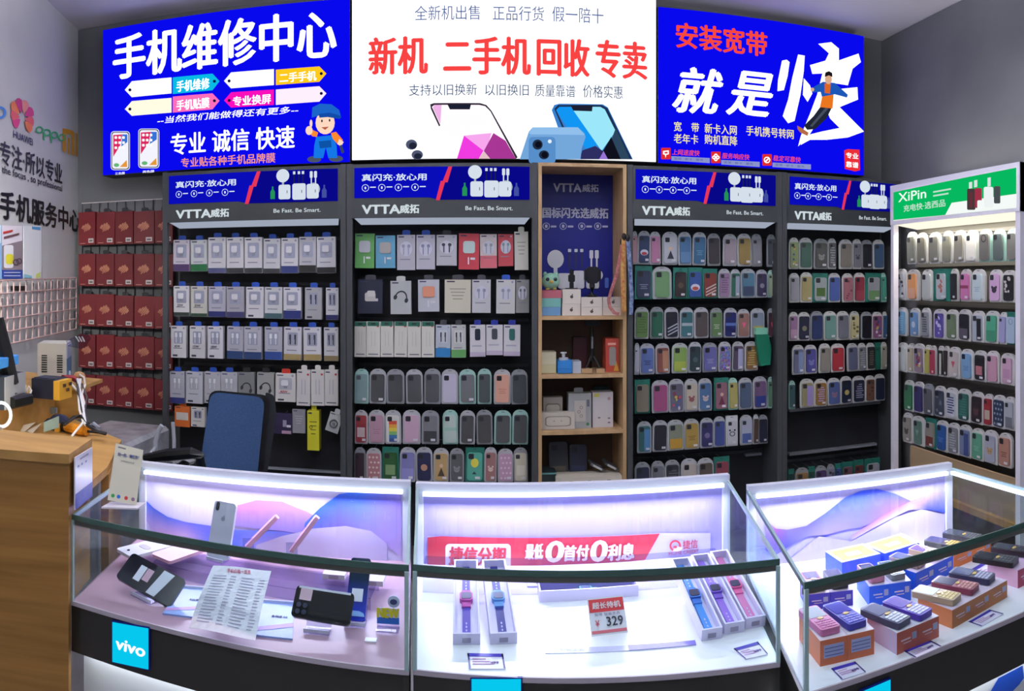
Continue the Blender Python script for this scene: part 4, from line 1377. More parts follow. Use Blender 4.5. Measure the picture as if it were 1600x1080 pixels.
for j, (ta, ba, tb, bb) in enumerate(RY):
    for i, (x0, x1) in enumerate(RX):
        f = i / 4
        yt, yb = ta + (tb - ta) * f + random.uniform(-1, 1), ba + (bb - ba) * f
        yy = YR_ - (i % 2) * .004
        a, b = P((x0 + x1) / 2, yt, yy), P((x0 + x1) / 2, yb, yy)
        w, h = P(x1, yb, yy).x - P(x0, yb, yy).x, a.z - b.z
        where = 'next to the grey post' if i == 4 else ('next to the left wall' if i == 0 else f'{ORD[i]} from left')
        t = thing('screen_film_pack', f'dark red screen film pack with gold brush print, {RN[j]} row, {where}', 'pack', b, 'red screen film packs', 0, world=False)
        t.rotation_euler = (random.uniform(-.03, .02), random.uniform(-.015, .015), random.uniform(-.05, .05))
        shade = random.choice(('#641a1f', '#6a1d22', '#5e181d'))
        put('envelope', U_SQ, t, (0, 0, h / 2), (w * .985, .028, h), shade)
        e = MB()
        cx, cz, s = -.02 * w, .52 * h, w
        for k, (dp, sh, l) in enumerate(((-.20, -.10, .22), (-.13, -.02, .36), (-.05, .04, .46), (.03, .0, .50), (.11, .06, .38), (.18, .10, .22))):
            ux, uz = .64, .77
            qx, qz = uz, -ux
            ox, oz = cx + (qx * dp + ux * sh) * s, cz + (qz * dp + uz * sh) * s
            ww = .036 * s
            e.face([(ox + (ux * f_ * l + qx * g_ * ww / s) * s, -.001 - .0002 * k, oz + (uz * f_ * l + qz * g_ * ww / s) * s) for f_, g_ in ((-.5, -.4), (-.42, .7), (.35, 1), (.5, .2), (.42, -1), (-.1, -.9))], D('#a87058', .45))
        e.build('gold_print', t)
        put('barcode_sticker', U_SQ, t, (.25 * w, -.0016, .13 * h), (.3 * w, .0008, .13 * h), '#b4aeac')
        put('print', U_SQ, t, (.25 * w, -.0022, .125 * h), (.2 * w, .0006, .05 * h), '#5c5658')
        put('print', U_SQ, t, (-.24 * w, -.0014, .055 * h), (.3 * w, .0006, .012 * h), '#c89c8c')
        put('hang_tab', U_ARCH, t, (0, .012, h + .010), (.34 * w, .0015, .026), '#26282c')
        put('peg_hook', U_TUBE, Tg, Vector((b.x, b.y + .012, b.z + h + .012)) - org_of(Tg), (.0022, 3.93 - b.y - .012, .0022))

# ------------------------------------------------------------------ open wooden shelf between the racks
SX0, SX1 = P(841, 400, YF).x, P(979, 400, YF).x
T6 = thing('wooden_shelf', 'tall open pine shelf with blue poster between the grey racks', 'shelf', ((SX0 + SX1) / 2, YF + .1, 0))
ZT = P(900, 255, YF).z
for x in (SX0, SX1 - .018):
    MB().box((x, YF, 0), (x + .018, 3.93, ZT), WOOD_SHELF).build('side_board', T6)
MB().box((SX0 + .018, 3.915, 0), (SX1 - .018, 3.93, ZT), D('#5a4636', .6)).build('back_board', T6)
SZ = []
for py in (257.5, 497, 588.5, 676.5, 761):
    z = P(900, py, YF).z
    SZ.append(z + .009)
    MB().box((SX0 + .018, YF + .002, z - .009), (SX1 - .018, 3.915, z + .009), WOOD_SHELF).build('shelf_board', T6)
YP = 3.90
p0, p1 = P(846, 268, YP), P(957, 497, YP)
t = thing('shelf_poster', 'dark blue accessory poster in the upper compartment of the wooden shelf', 'poster', (p0.x, YP + .01, SZ[1]))
pf = MB().box((p0.x, YP, SZ[1]), (p1.x + .015, 3.914, p0.z), D('#101a7c', .4)).build('poster_sheet', t)
PW_ = D('#c4c8dc', .5)
PB_ = D('#e2e6ec', .5)
yp = YP - .002
wall_text('VTTA', (865, 287, 908, 300), yp, PW_, pf, .05)
wall_text('威拓', (910, 288, 935, 300), yp, PW_, pf, .03)
wall_text('国标闪充选威拓', (848, 325, 950, 341), yp, PW_, pf, .04)
art('round_icon', yp, sum([[(PW_, 'O', cx, 353.5, 4.6, 5.6), (PW_, 'R', cx - 2, 351, cx + 2, 356, 1), (PW_, 'R', cx + 7, 352.5, cx + 16, 355.5, 1)] for cx in (853.5, 880, 909, 934)], []), pf)
art('charger_picture', yp, [(PB_, 'E', 868, 405, 13, 14.5), (PB_, (865, 418), (871, 418), (871, 430), (865, 430)),
                            *[(D('#2a2c54', .5), (x - 1.5, 393), (x + 1.5, 393), (x + 1.5, 420), (x - 1.5, 420)) for x in (890, 900, 909)], *[(PB_, 'R', x - 2.5, 389, x + 2.5, 394, 1) for x in (890, 900, 909)],
                            *[(PB_, 'R', x - 3, 391, x + 3, 404, 1.5) for x in (924, 932.5)], *[(PB_, (x - 1.3, 404), (x + 1.3, 404), (x + 1.3, 418), (x - 1.3, 418)) for x in (924, 932.5)],
                            (PB_, 'O', 933, 430, 6, 9), (PB_, 'R', 872, 427, 891, 451, 3), (PB_, 'R', 896, 423, 913, 451, 3), (PB_, 'R', 916, 427, 936, 451, 3), (D('#4a6cc0', .5), 'R', 945, 434, 951, 450, 2)], pf)


def shelf_box(px, yt, yb, Y, col, label, name='gift_box', depth=.1, deco=None, group=None, rotz=0.0, cat='box'):
    """carton standing on a shelf (yb: photo row of its bottom front edge)"""
    x0, x1 = px
    a, b = P((x0 + x1) / 2, yt, Y), P((x0 + x1) / 2, yb, Y)
    w, h = P(x1, yb, Y).x - P(x0, yb, Y).x, a.z - b.z
    r = thing(name, label, cat, b, group, rotz, world=False)
    put('carton', U_SQ, r, (0, 0, h / 2), (w, depth, h), col)
    if deco:
        deco(r, w, h)
    return r


def on_shelf(k, Y):                      # photo row of shelf k at depth Y (mid shelf)
    return Y0 - (SZ[k] - CZ) * F * math.cos(th(905)) / Y


def bitten_logo(r, w, h):
    put('fruit_mark', U_DISC, r, (.0, -.0008, h * .48), (.016, .0006, .016), '#4a4642')
    put('fruit_mark', U_DISC, r, (.004, -.0008, h * .48 + .011), (.005, .0006, .008), '#4a4642')


YB1 = 3.68
b0 = on_shelf(1, YB1)
GW = 'boxes on the top wooden shelf'
U = lambda dz, Y=YB1: dz * Y / F / math.cos(th(905))
shelf_box((847, 876), 480, b0, YB1, '#6c9cc8', 'blue box at bottom of the left stack under the green plush toy', group=GW)
shelf_box((847, 876.5), 466, 479.8, YB1, '#74b4ac', 'teal box between blue box and pink box in left stack', group=GW)
shelf_box((847, 878), 453.5, 465.8, YB1, '#b0606c', 'pink box on top of teal box, carrying the green plush toy', group=GW)
shelf_box((878.5, 907), 475, b0, YB1, '#d6d0c8', 'cream box with fruit mark, under the black watch box', deco=bitten_logo, group=GW)
shelf_box((879, 907.5), 452, 474.8, YB1, '#dcd6ca', 'tall cream box with fruit mark, carrying the black smartwatch', deco=bitten_logo, group=GW)
shelf_box((908.2, 941), 480, b0, YB1, '#d6d0c8', 'flat cream fruit-marked box, lower one beneath the black phone holder', deco=bitten_logo, group=GW)
shelf_box((908.2, 941), 464.5, 479.8, YB1, '#d8d2c8', 'flat cream fruit-marked box, upper one beneath the black phone holder', deco=bitten_logo, group=GW)
shelf_box((941.8, 974), 479.8, b0, YB1, '#cfc6bc', 'plain cream box, lower one behind the red lanyard', group=GW)
shelf_box((942, 974), 464.5, 479.6, YB1, '#cac4bc', 'cream fruit-marked box, upper one behind the red lanyard', deco=bitten_logo, group=GW)
# plush toy: round plain green bird
zt = P(860, 453.5, YB1).z
c = P(860.5, 440, YB1 + .05)
r = .046
t = thing('plush_toy', 'round pale green plush bird sitting on the pink box', 'plush toy', (c.x, c.y, zt))
PL_ = noisy('green_plush', '#84b8a0', '#9cccb4', 60, rough=.95, bump=.4)
MB().ball((c.x, c.y, zt + r * .95), r, PL_, 18, (1, .9, .95)).build('body', t, smooth=True)
for s in (-1, 1):
    MB().ball((c.x + s * r * .62, c.y, zt + r * 1.72), r * .3, PL_, 10, (.8, .5, 1.1)).build('ear', t, smooth=True)
    MB().ball((c.x + s * r * .42, c.y - r * .80, zt + r * 1.18), r * .22, D('#24282c', .2), 10, (1, .4, 1)).build('eye', t, smooth=True)
    MB().ball((c.x + s * r * .4, c.y - r * .5, zt + r * .12), r * .24, D('#c8b45c', .8), 10, (1, 1.2, .5)).build('foot', t, smooth=True)
MB().ball((c.x, c.y - r * .86, zt + r * .92), r * .2, D('#d8a83c', .6), 10, (1, .7, 1)).build('beak', t, smooth=True)
# smartwatch on a little stand, and a black phone holder
zt = P(893, 452, YB1).z
c = P(893, 440, YB1 + .04)
t = thing('smartwatch', 'black smartwatch standing on the tall cream box', 'smartwatch', (c.x, c.y, zt))
MB().box((c.x - .017, c.y - .008, zt + .035), (c.x + .017, c.y + .004, zt + .075), BLACK, .006).build('watch_case', t)
MB().box((c.x - .011, c.y - .006, zt + .003), (c.x + .011, c.y, zt + .035), BLACK, .003).build('strap', t)
MB().box((c.x - .011, c.y - .006, zt + .075), (c.x + .011, c.y, zt + .10), BLACK, .003).build('strap', t)
MB().box((c.x - .03, c.y - .02, zt), (c.x + .03, c.y + .03, zt + .006), D('#24262a', .3)).build('stand', t)
zt = P(925, 464.5, YB1).z
c = P(925, 440, YB1 + .04)
t = thing('phone_holder', 'black car phone holder standing on the flat cream boxes', 'phone holder', (c.x, c.y, zt))
MB().box((c.x - .032, c.y - .02, zt + .07), (c.x + .034, c.y + .005, zt + .155), D('#17181c', .4), .012).build('clamp', t)
for s in (-1, 1):
    MB().box((c.x + s * .036 - .006, c.y - .03, zt + .085), (c.x + s * .036 + .006, c.y + .0, zt + .14), BLACK, .003).build('clamp_arm', t)
MB().tube([(c.x, c.y, zt + .01), (c.x, c.y - .005, zt + .05), (c.x, c.y, zt + .08)], .014, BLACK, 10).build('neck', t)
MB().slab(ell(c.x, c.y, .026, .026), zt, zt + .012, BLACK).build('base', t)
# lanyards hanging from the right board
def lanyard(label, pts_px, col, w, Y, top):
    pts = [P(x, y, Y) for x, y in pts_px]
    t = thing('lanyard', label, 'lanyard', pts[0], 'lanyards on the shelf side')
    for i in range(len(pts) - 1):
        pass
    m = MB()
    L, Rr = [], []
    for i, p in enumerate(pts):
        d = (pts[min(i + 1, len(pts) - 1)] - pts[max(i - 1, 0)]).normalized()
        n = Vector((d.z, 0, -d.x)) * w / 2
        L.append(p + n); Rr.append(p - n)
    for i in range(len(pts) - 1):
        m.prism([L[i], L[i + 1], Rr[i + 1], Rr[i]], [v + Vector((0, .003, 0)) for v in (L[i], L[i + 1], Rr[i + 1], Rr[i])], col)
    m.build('strap', t)
    MB().ball(tuple(pts[0]), .012, BLACK, 8, (1, .5, 1.6)).build('clasp', t)
    return t
YLN = YF - .012
LNR = noisy('red_woven_strap', '#8c3a44', '#b07c74', 90, rough=.8)
LNM = noisy('multicolour_woven_strap', '#a04a38', '#c0a050', 60, rough=.8)
LNB = noisy('blue_white_strap', '#2c4478', '#8c9cb8', 55, rough=.8)
lanyard('pinkish red looped lanyard in front of the cream boxes', [(972, 378), (969, 400), (963, 430), (955, 455), (951, 468), (953, 480), (960, 489), (967, 491)], LNR, .016, YLN, 0)
lanyard('orange and yellow patterned lanyard on the shelf edge', [(975, 370), (974, 400), (973, 430), (974, 460), (976, 488)], LNM, .022, YLN - .008, 0)
lanyard('blue and white lanyard, rightmost on the shelf edge', [(981, 372), (983, 400), (985, 430), (987, 460), (986, 492)], LNB, .020, YLN - .016, 0)

# second compartment
b0 = on_shelf(2, YB1)
GS = 'small boxes on the second wooden shelf'
shelf_box((846, 869), 570, b0, YB1, '#c8c49c', 'cream green-sided box, lower one in left corner, second wooden shelf', group=GS)
shelf_box((846, 869), 550.5, 569.8, YB1, '#d0ccae', 'cream green-sided box, upper one in left corner, second wooden shelf', group=GS)
shelf_box((871.5, 894), 576.3, b0, YB1 - .02, '#2878c4', 'lower of the two bright blue boxes on the wooden shelf', group=GS)
shelf_box((871.5, 894), 564, 576, YB1 - .02, '#3084d0', 'upper of the two bright blue boxes on the wooden shelf', group=GS)
shelf_box((894.6, 908), 565, b0, YB1, '#b8c4d0', 'narrow white box right of the two blue boxes', group=GS)
def red_deco(r, w, h):
    print_on(r, U_SQR, 0, .48 * h, .5 * w, .55 * h, -.001, '#8c8884', 0, 'speaker_print')
    print_on(r, U_SQ, -.05 * w, .84 * h, .6 * w, .07 * h, -.001, '#d8a094', 0, 'print')
    print_on(r, U_TRI, .28 * w, .2 * h, .4 * w, .3 * h, -.0008, '#c89c3c', 0, 'print')
shelf_box((946.6, 967.5), 529, on_shelf(2, YB1 + .02), YB1 + .02, '#b04434', 'orange-red speaker box standing right of the black tripod', deco=red_deco, group=GS)
shelf_box((896, 917), 527, on_shelf(2, 3.84), 3.84, '#4a1c24', 'dark red box in the shade behind the black tripod', group=GS, depth=.05)
for x0, x1, wd in ((909.5, 925.5, 'left'), (932.5, 945, 'right')):
    shelf_box((x0, x1), 576.5, b0, YB1 - .03, '#a88c66', f'small brown cardboard piece just {wd} of the tripod foot', 'cardboard_piece', .03, group=GS)
zt = P(880, 564, YB1 - .02).z
c = P(880.5, 556, YB1 + .02)
t = thing('ring_stand', 'tiny white bottle-shaped stand on the upper blue box', 'stand', (c.x, c.y, zt))
MB().slab(ell(c.x, c.y, .024, .02), zt, zt + .012, D('#c8ccd0', .4)).build('base', t)
MB().tube([(c.x, c.y, zt + .012), (c.x, c.y, zt + .034)], .009, D('#c8ccd0', .4), 10).build('neck', t)
MB().slab(ell(c.x, c.y, .016, .016), zt + .034, zt + .04, D('#dcdee2', .4)).build('top', t)
zt = SZ[2]
c = P(925, 570, 3.76)
t = thing('selfie_tripod', 'black selfie stick tripod standing on the second wooden shelf', 'tripod', (c.x, c.y, zt))
H_ = P(925, 501, 3.76).z - zt
MB().tube([(c.x, c.y, zt + .05), (c.x, c.y, zt + H_ * .55), (c.x, c.y, zt + H_ * .9)], [.013, .011, .007], BLACK, 8).build('pole', t)
MB().box((c.x - .034, c.y - .012, zt + H_ * .9), (c.x + .034, c.y + .012, zt + H_), BLACK, .004).build('phone_clamp', t)
MB().box((c.x - .006, c.y - .015, zt + H_ * .45), (c.x + .004, c.y - .009, zt + H_ * .68), D('#8c9098', .3)).build('label_plate', t)
for a in (90, 210, 330):
    a = math.radians(a)
    MB().tube([(c.x, c.y, zt + .09), (c.x + .05 * math.cos(a), c.y + .05 * math.sin(a), zt + .006)], .006, BLACK, 6).build('leg', t)

# third compartment
b0 = on_shelf(3, YB1)
def window_deco(r, w, h):
    put('frame_rim', U_SQR, r, (0, -.001, h * .48), (w * .78, .001, h * .62), '#8a8478')
    put('inner_panel', U_SQR, r, (0, -.002, h * .48), (w * .70, .001, h * .52), '#c8c2b4')
    for s in (-.12, .1):
        print_on(r, U_DISC, s * w, h * .5, .05 * w, .03 * w, -.0025, '#8c8478')
shelf_box((846, 898), 645, on_shelf(3, YB1 - .02), YB1 - .02, '#c6c0b4', 'wide cream window box lying at the front of the third shelf', 'window_box', .05, window_deco)
shelf_box((849, 879), 621, on_shelf(3, YB1 + .07), YB1 + .07, '#b4aea4', 'smaller cream window box behind the wide window box', 'window_box', .05, window_deco)
def clear_deco(r, w, h):
    put('inner_card', U_SQ, r, (0, -.001, h * .5), (w * .5, .001, h * .6), '#b8b4ac')
    for i in range(3):
        print_on(r, U_RING, (.05 - .1 * (i % 2)) * w, h * (.36 + .12 * i), .14 * w, .14 * w, -.0022, '#806a5c')
    print_on(r, U_SQ, .36 * w, .72 * h, .12 * w, .2 * h, -.001, '#5c6068', 0, 'barcode')
    print_on(r, U_DISC, .34 * w, .12 * h, .14 * w, .14 * w, -.001, '#3c7c4c')
    put('carry_tab', U_ARCH, r, (-.02 * w, .04, h + .012), (.4 * w, .003, .024), '#9c9ea0')
shelf_box((888.5, 924), 615, b0, YB1, '#9a9c9c', 'grey clear-fronted box with carry tab on the third shelf', 'earphone_box', .07, clear_deco)
def white_deco(r, w, h):
    print_on(r, U_SQ, -.3 * w, .92 * h, .26 * w, .09 * h, -.001, '#c8c45c')
    print_on(r, U_DISC, .3 * w, .82 * h, .16 * w, .16 * w, -.001, '#b08c8c')
    for x, z in ((-.18, .3), (.3, .28), (.3, .16)):
        print_on(r, U_DISC, x * w, z * h, .14 * w, .07 * w, -.001, '#6c6c70')
shelf_box((926, 958), 613, b0, YB1 + .01, '#c8c4c4', 'tall white box right of the clear-fronted box, third shelf', 'earphone_box', .08, white_deco)
shelf_box((928, 950), 604, on_shelf(3, 3.83), 3.83, '#123c40', 'dark teal box hidden behind the tall white box, third shelf', 'accessory_box', .05)

# lowest compartment
c = P(920, 761, YB1 - .03)
zt = SZ[4]
def case_lean(px, yt, yb, Y, col, label, rz):
    a, b = P((px[0] + px[1]) / 2, yt, Y), P((px[0] + px[1]) / 2, yb, Y)
    h, w = a.z - b.z, P(px[1], yb, Y).x - P(px[0], yb, Y).x
    t = thing('phone_case', label, 'phone case', b, 'leaning phone cases', 0, world=False)
    t.rotation_euler = (-.18, 0, rz)
    put('shell', mesh_of(MB().plate(rrect(w, h, w * .16, 4, 0, h / 2), 0, .012, TINT)), t, (0, 0, 0), (1, 1, 1), col)
    put('camera_hole', U_SQR, t, (-.2 * w, -.001, .85 * h), (.3 * w, .001, .3 * w), '#17181c')
    put('print', U_SQ, t, (0, -.001, .22 * h), (.75 * w, .001, .32 * h), '#545040' if px[0] < 870 else '#303a58')
case_lean((859, 889), 692, 752, 3.76, '#34363a', 'dark grey phone case leaning in the lowest shelf compartment', .1)
case_lean((890, 917), 696, 748, 3.78, '#242a3e', 'navy phone case leaning right of the dark grey case', -.1)
def hole_deco(r, w, h):
    for s in (-.28, 0, .3):
        print_on(r, U_SQ, s * w, .45 * h, .06 * w, .2 * h, -.001, '#46423c', 0, 'slot')
shelf_box((869.5, 972), 746, on_shelf(4, YB1 - .05), YB1 - .05, '#cac4b4', 'long cream tray box with three slots, lowest shelf', 'tray_box', .12, hole_deco)
shelf_box((846, 869), 738, on_shelf(4, YB1), YB1, '#1e3034', 'dark flat box with teal top in left corner, lowest shelf', 'accessory_box', .12, lambda r, w, h: put('top_edge', U_SQ, r, (0, -.001, h * .85), (w, .001, h * .16), '#5c9c98'))
for i, (x0, x1, cc, wd) in enumerate(((920, 938, '#5a5c60', 'left'), (940, 962, '#4c4e54', 'right'))):
    a = P((x0 + x1) / 2, 727, 3.75)
    t = thing('flat_pack', f'grey flat pack lying tilted in the cream tray box, {wd} one', 'pack', (a.x, a.y, P(920, 746, YB1 - .05).z), 'flat packs in the tray box', 0, world=False)
    t.rotation_euler = (0, .5, 0)
    put('pack_body', U_SQ, t, (-.01, -.06, .03), (.075, .1, .012), cc)
    put('label', U_SQ, t, (-.01, -.0605, .03), (.05, .0008, .010), '#b8bab8')

# ------------------------------------------------------------------ glass showcases
ZG, ZD, ZBB = CZ - .55, CZ - .75, CZ - .868           # glass top, deck, bottom of the dark band
LED = E('#f4f2ff', 3.0)
WHITE_PANEL = D('#dfe4e6', .5)
BAND = D('#2b2926', .35, .5)
FRAME_W = D('#cdd0de', .3, .6)


def L2(a, b, f):
    return (a[0] + (b[0] - a[0]) * f, a[1] + (b[1] - a[1]) * f)


def wallq(a, b, z0, z1, t, inward, mat, name, parent):
    """upright slab from plan point a to b"""
    d = Vector((b[0] - a[0], b[1] - a[1])).normalized()
    n = Vector((-d.y, d.x)) * t * (1 if inward else -1)
    return MB().slab([a, b, (b[0] + n.x, b[1] + n.y), (a[0] + n.x, a[1] + n.y)], z0, z1, mat).build(name, parent)


def showcase(label, FL, FR, BR, BL, deck_mat, board_mat, led_power, waves=None, sides=('l', 'r'), led_col=(.82, .77, 1.0)):
    cx, cy = (FL[0] + BR[0]) / 2, (FL[1] + BR[1]) / 2
    t = thing('glass_showcase', label, 'showcase', (cx, cy, 0), 'glass showcases')
    quad = [FL, FR, BR, BL]
    MB().slab(quad, ZD - .012, ZD, deck_mat).build('deck', t)
    MB().slab(quad, ZG - .006, ZG, GLASS).build('glass_top', t)
    ins = lambda p, q, s: L2(p, q, s)
    wallq(FL, FR, ZD, ZG - .006, .004, True, GLASS, 'glass_front', t)
    wallq(FL, FR, ZG - .010, ZG + .002, -.003, True, EDGE, 'glass_edge', t)
    wallq(FL, FR, ZG - .022, ZG - .010, .006, True, D('#7c7a74', .35), 'front_rail', t)
    wallq(FL, FR, ZD - .009, ZD + .001, -.004, True, D('#b0a8b4', .3), 'lower_rail', t)
    for key, a, b in (('l', FL, BL), ('r', FR, BR)):
        if key in sides:
            wallq(a, b, ZD, ZG - .006, .004, key == 'r', GLASS, 'glass_side', t)
            wallq(a, b, ZG - .009, ZG + .001, .006, key == 'r', EDGE_LIGHT, 'glass_edge', t)
    for p, q in ((FL, FR), (FR, FL)):
        e = L2(p, q, .008 / math.dist(p, q))
        wallq(p, e, ZD, ZG - .010, -.006 if p is FL else .006, True, EDGE_LIGHT, 'corner_strip', t)
    # back: sliding board with a printed sheet, white top profile with LED strip
    d = Vector((BR[0] - BL[0], BR[1] - BL[1])).normalized()
    n = Vector((d.y, -d.x))
    bl, br = Vector(BL), Vector(BR)
    wallq(BL, BR, ZD, ZG - .004, -.012, True, board_mat, 'back_board', t)
    wallq(BL, BR, ZG - .012, ZG + .014, -.022, True, FRAME_W, 'top_profile', t)
    for p, q in ((BL, BR), (BR, BL)):
        e = L2(p, q, .02 / math.dist(p, q))
        wallq(p, e, ZD, ZG - .006, -.024 if p is BL else .024, True, FRAME_W, 'back_post', t)
    a, b = bl + n * .022 + d * .02, br + n * .022 - d * .02
    strip = MB().slab([a, b, b + n * .012, a + n * .012], ZG - .016, ZG - .007, LED).build('led_strip', t)
    mid = (a + b) / 2 + n * .030
    l = area('led_strip_light', (mid.x, mid.y, ZG - .022), ((b - a).length * .96, .015), led_power, led_col, (math.radians(-24), 0, math.atan2(d.y, d.x)))
    # dark band, recessed white plinth with a light below the band
    wallq(FL, FR, ZBB, ZD - .010, .02, True, BAND, 'dark_band', t)
    for a_, b_ in ((FL, BL), (FR, BR)):
        wallq(a_, b_, ZBB, ZD - .012, .012, a_ is FR, BAND, 'side_band', t)
    f = Vector((-(FR[1] - FL[1]), FR[0] - FL[0])).normalized()
    f3 = lambda p, s: (p[0] + f.x * s, p[1] + f.y * s)
    wallq(f3(FL, .05), f3(FR, .05), 0, ZBB + .02, .012, True, WHITE_PANEL, 'plinth_panel', t)
    wallq(BL, BR, 0, ZD - .012, -.012, True, WHITE_PANEL, 'back_panel', t)
    wallq(f3(FL, .022), f3(FR, .022), ZBB + .002, ZBB + .010, .012, True, E('#f2f6ff', 14.0), 'plinth_lamp', t)
    return t, (a, b, d, n)


DECK_L = noisy('lilac_deck_sheet', '#b08a9c', '#bc97a8', 4, rough=.3)
DECK_W = D('#f0eef6', .3)
BOARD = D('#cdc6ee', .45)
FL1, FR1, BR1, BL1 = (-.90, 1.466), (-.130, 1.408), (-.176, 1.965), (-.957, 1.960)
FL2, FR2, BR2, BL2 = (-.122, 1.412), (.578, 1.325), (.682, 1.925), (-.160, 1.950)
FL3, FR3, BR3, BL3 = (.572, 1.203), (1.330, 1.232), (1.296, 1.738), (.690, 1.800)
SC1, g1_ = showcase('left glass showcase with phones on a lilac deck and cyan front sign', FL1, FR1, BR1, BL1, DECK_L, BOARD, 2.5)
SC2, g2_ = showcase('middle glass showcase with watches and a red banner', FL2, FR2, BR2, BL2, DECK_W, D('#958ccc', .45), 5.0)
SC3, g3_ = showcase('right glass showcase full of keypad phones on orange and blue boxes', FL3, FR3, BR3, BL3, DECK_W, D('#aca5dc', .45), 3.6)
for X_, fr, bk in ((SC3, FR3, BR3),):
    a, b = Vector(BR3), Vector(FR3)
    dd = (b - a).normalized()
    nn = Vector((dd.y, -dd.x)) * -1
    if nn.x > 0:
        nn = -nn
    aa, bb = a + dd * .03 + nn * .004, b - dd * .02 + nn * .004
    MB().slab([aa, bb, bb + nn * .012, aa + nn * .012], ZG - .016, ZG - .007, LED).build('led_strip', X_)


def board_fn(BL, BR, off=0.014):
    """photo pixel to the front of a showcase back board"""
    a, b = Vector(BL), Vector(BR)
    d = (b - a).normalized()
    n = Vector((d.y, -d.x))
    def fn(px, py, Y):
        t_ = th(px)
        ray = Vector((math.sin(t_), math.cos(t_)))
        o_ = off - Y
        r = (a.dot(n) + o_) / ray.dot(n)
        return Vector((r * ray.x, r * ray.y, CZ + (Y0 - py) / F * r))
    return fn


def band_print(name, fn, cols, parent, k):
    """printed ribbon: columns (px, ytop, ybottom, colour top, colour bottom), smooth between"""
    mb = MB()
    mb.m(VATTR)
    mb.cols = []
    n = 4
    pts = []
    for c_ in cols:
        px, y0, y1, ca, cb = c_
        for j in range(n + 1):
            f_ = j / n
            mb.v.append(fn(px, y0 + (y1 - y0) * f_, -.0006 * k))
            A, B = rgb(ca), rgb(cb)
            mb.cols.append(tuple(A[q] + (B[q] - A[q]) * f_ for q in range(3)) + (1,))
    for i in range(len(cols) - 1):
        for j in range(n):
            p = i * (n + 1) + j
            mb.f.append((p, p + 1, p + n + 2, p + n + 1))
            mb.mi.append(0)
    return mb.build(name, parent)


fb1 = board_fn(BL1, BR1)
B_, LV, PK, PU, BL_ = '#4a68d8', '#b8a4dc', '#c07cc8', '#7c68cc', '#2f6ae0'
band_print('wave_print', fb1, [(218, 772, 800, BL_, LV), (240, 794, 830, B_, LV), (262, 808, 836, B_, '#c4a4d4'), (290, 816, 838, '#6a70dc', '#c8a8d8'), (330, 822, 848, '#6a70d8', B_), (370, 828, 858, '#6878d8', B_), (430, 830, 862, '#5c70d4', LV), (490, 834, 858, '#8078d0', LV)], SC1, 1)
band_print('wave_print', fb1, [(335, 804, 824, '#d0b8e4', '#9c88d8'), (370, 790, 822, PK, '#8c80d8'), (400, 782, 826, PK, '#9080d8'), (440, 784, 830, '#b888d4', '#9484d4'), (480, 800, 836, '#b890d8', '#8c80d0'), (500, 812, 838, '#a488d4', '#8c80d0')], SC1, 2)
band_print('wave_print', fb1, [(476, 818, 836, '#3c62dc', B_), (500, 794, 832, '#2c64e6', '#6c6cd8'), (530, 772, 830, '#2c64e6', '#8470d8'), (560, 768, 836, '#2c70ea', '#9080d8'), (600, 768, 850, '#6a68d4', '#a890d8'), (627, 769, 870, '#8470cc', '#b8a0dc')], SC1, 3)
band_print('wave_print', fb1, [(400, 852, 866, '#b0a8cc', '#b4a8cc'), (440, 838, 868, '#b8b0d0', '#b8aed0'), (490, 826, 872, '#c0b6dc', '#bab0d2'), (540, 822, 876, '#c4b8e0', '#bcb2d6'), (580, 830, 880, '#bcb0dc', '#b8aed4'), (605, 850, 884, '#b4a8d8', '#b4a8d2')], SC1, 4)
fb3 = board_fn(BL3, BR3)
band_print('wave_print', fb3, [(1196, 812, 860, '#9c8ad8', '#5a50d8'), (1212, 826, 868, '#8c50b4', '#3c3cdc'), (1230, 828, 856, '#7060d0', '#4a4ae0'), (1260, 822, 838, '#5c54dc', '#7c74dc'), (1290, 802, 836, '#4858e0', '#9c8cdc'), (1320, 778, 828, '#3a54e6', '#8c80e0'), (1345, 767, 824, '#345ae8', '#8078e0'), (1370, 764, 815, '#3c58e4', '#8c70dc'), (1400, 772, 800, '#4058e0', '#a070d0'), (1425, 784, 794, '#6a64dc', '#b878d0')], SC3, 1)
band_print('wave_print', fb3, [(1330, 838, 845, '#b890e0', '#c4b4ec'), (1360, 818, 828, '#a070d4', '#c8b4ec'), (1390, 800, 812, '#c070c8', '#c8bcf0'), (1420, 785, 797, '#d884c4', '#c4b8ee'), (1450, 770, 796, '#b89ce0', '#4c5ce4'), (1477, 768, 802, '#9c98e8', '#3c5ae6')], SC3, 2)
band_print('wave_print', fb3, [(1232, 876, 890, '#c0b4f0', '#c4bcf4'), (1280, 838, 880, '#b4a8ec', '#c0b8f2'), (1330, 846, 876, '#bcb2ee', '#c4bcf4'), (1400, 808, 860, '#c8c0f4', '#c6c0f4'), (1440, 796, 850, '#ccc4f6', '#c8c2f6'), (1476, 804, 840, '#c4bcf2', '#c4bef4')], SC3, 3)

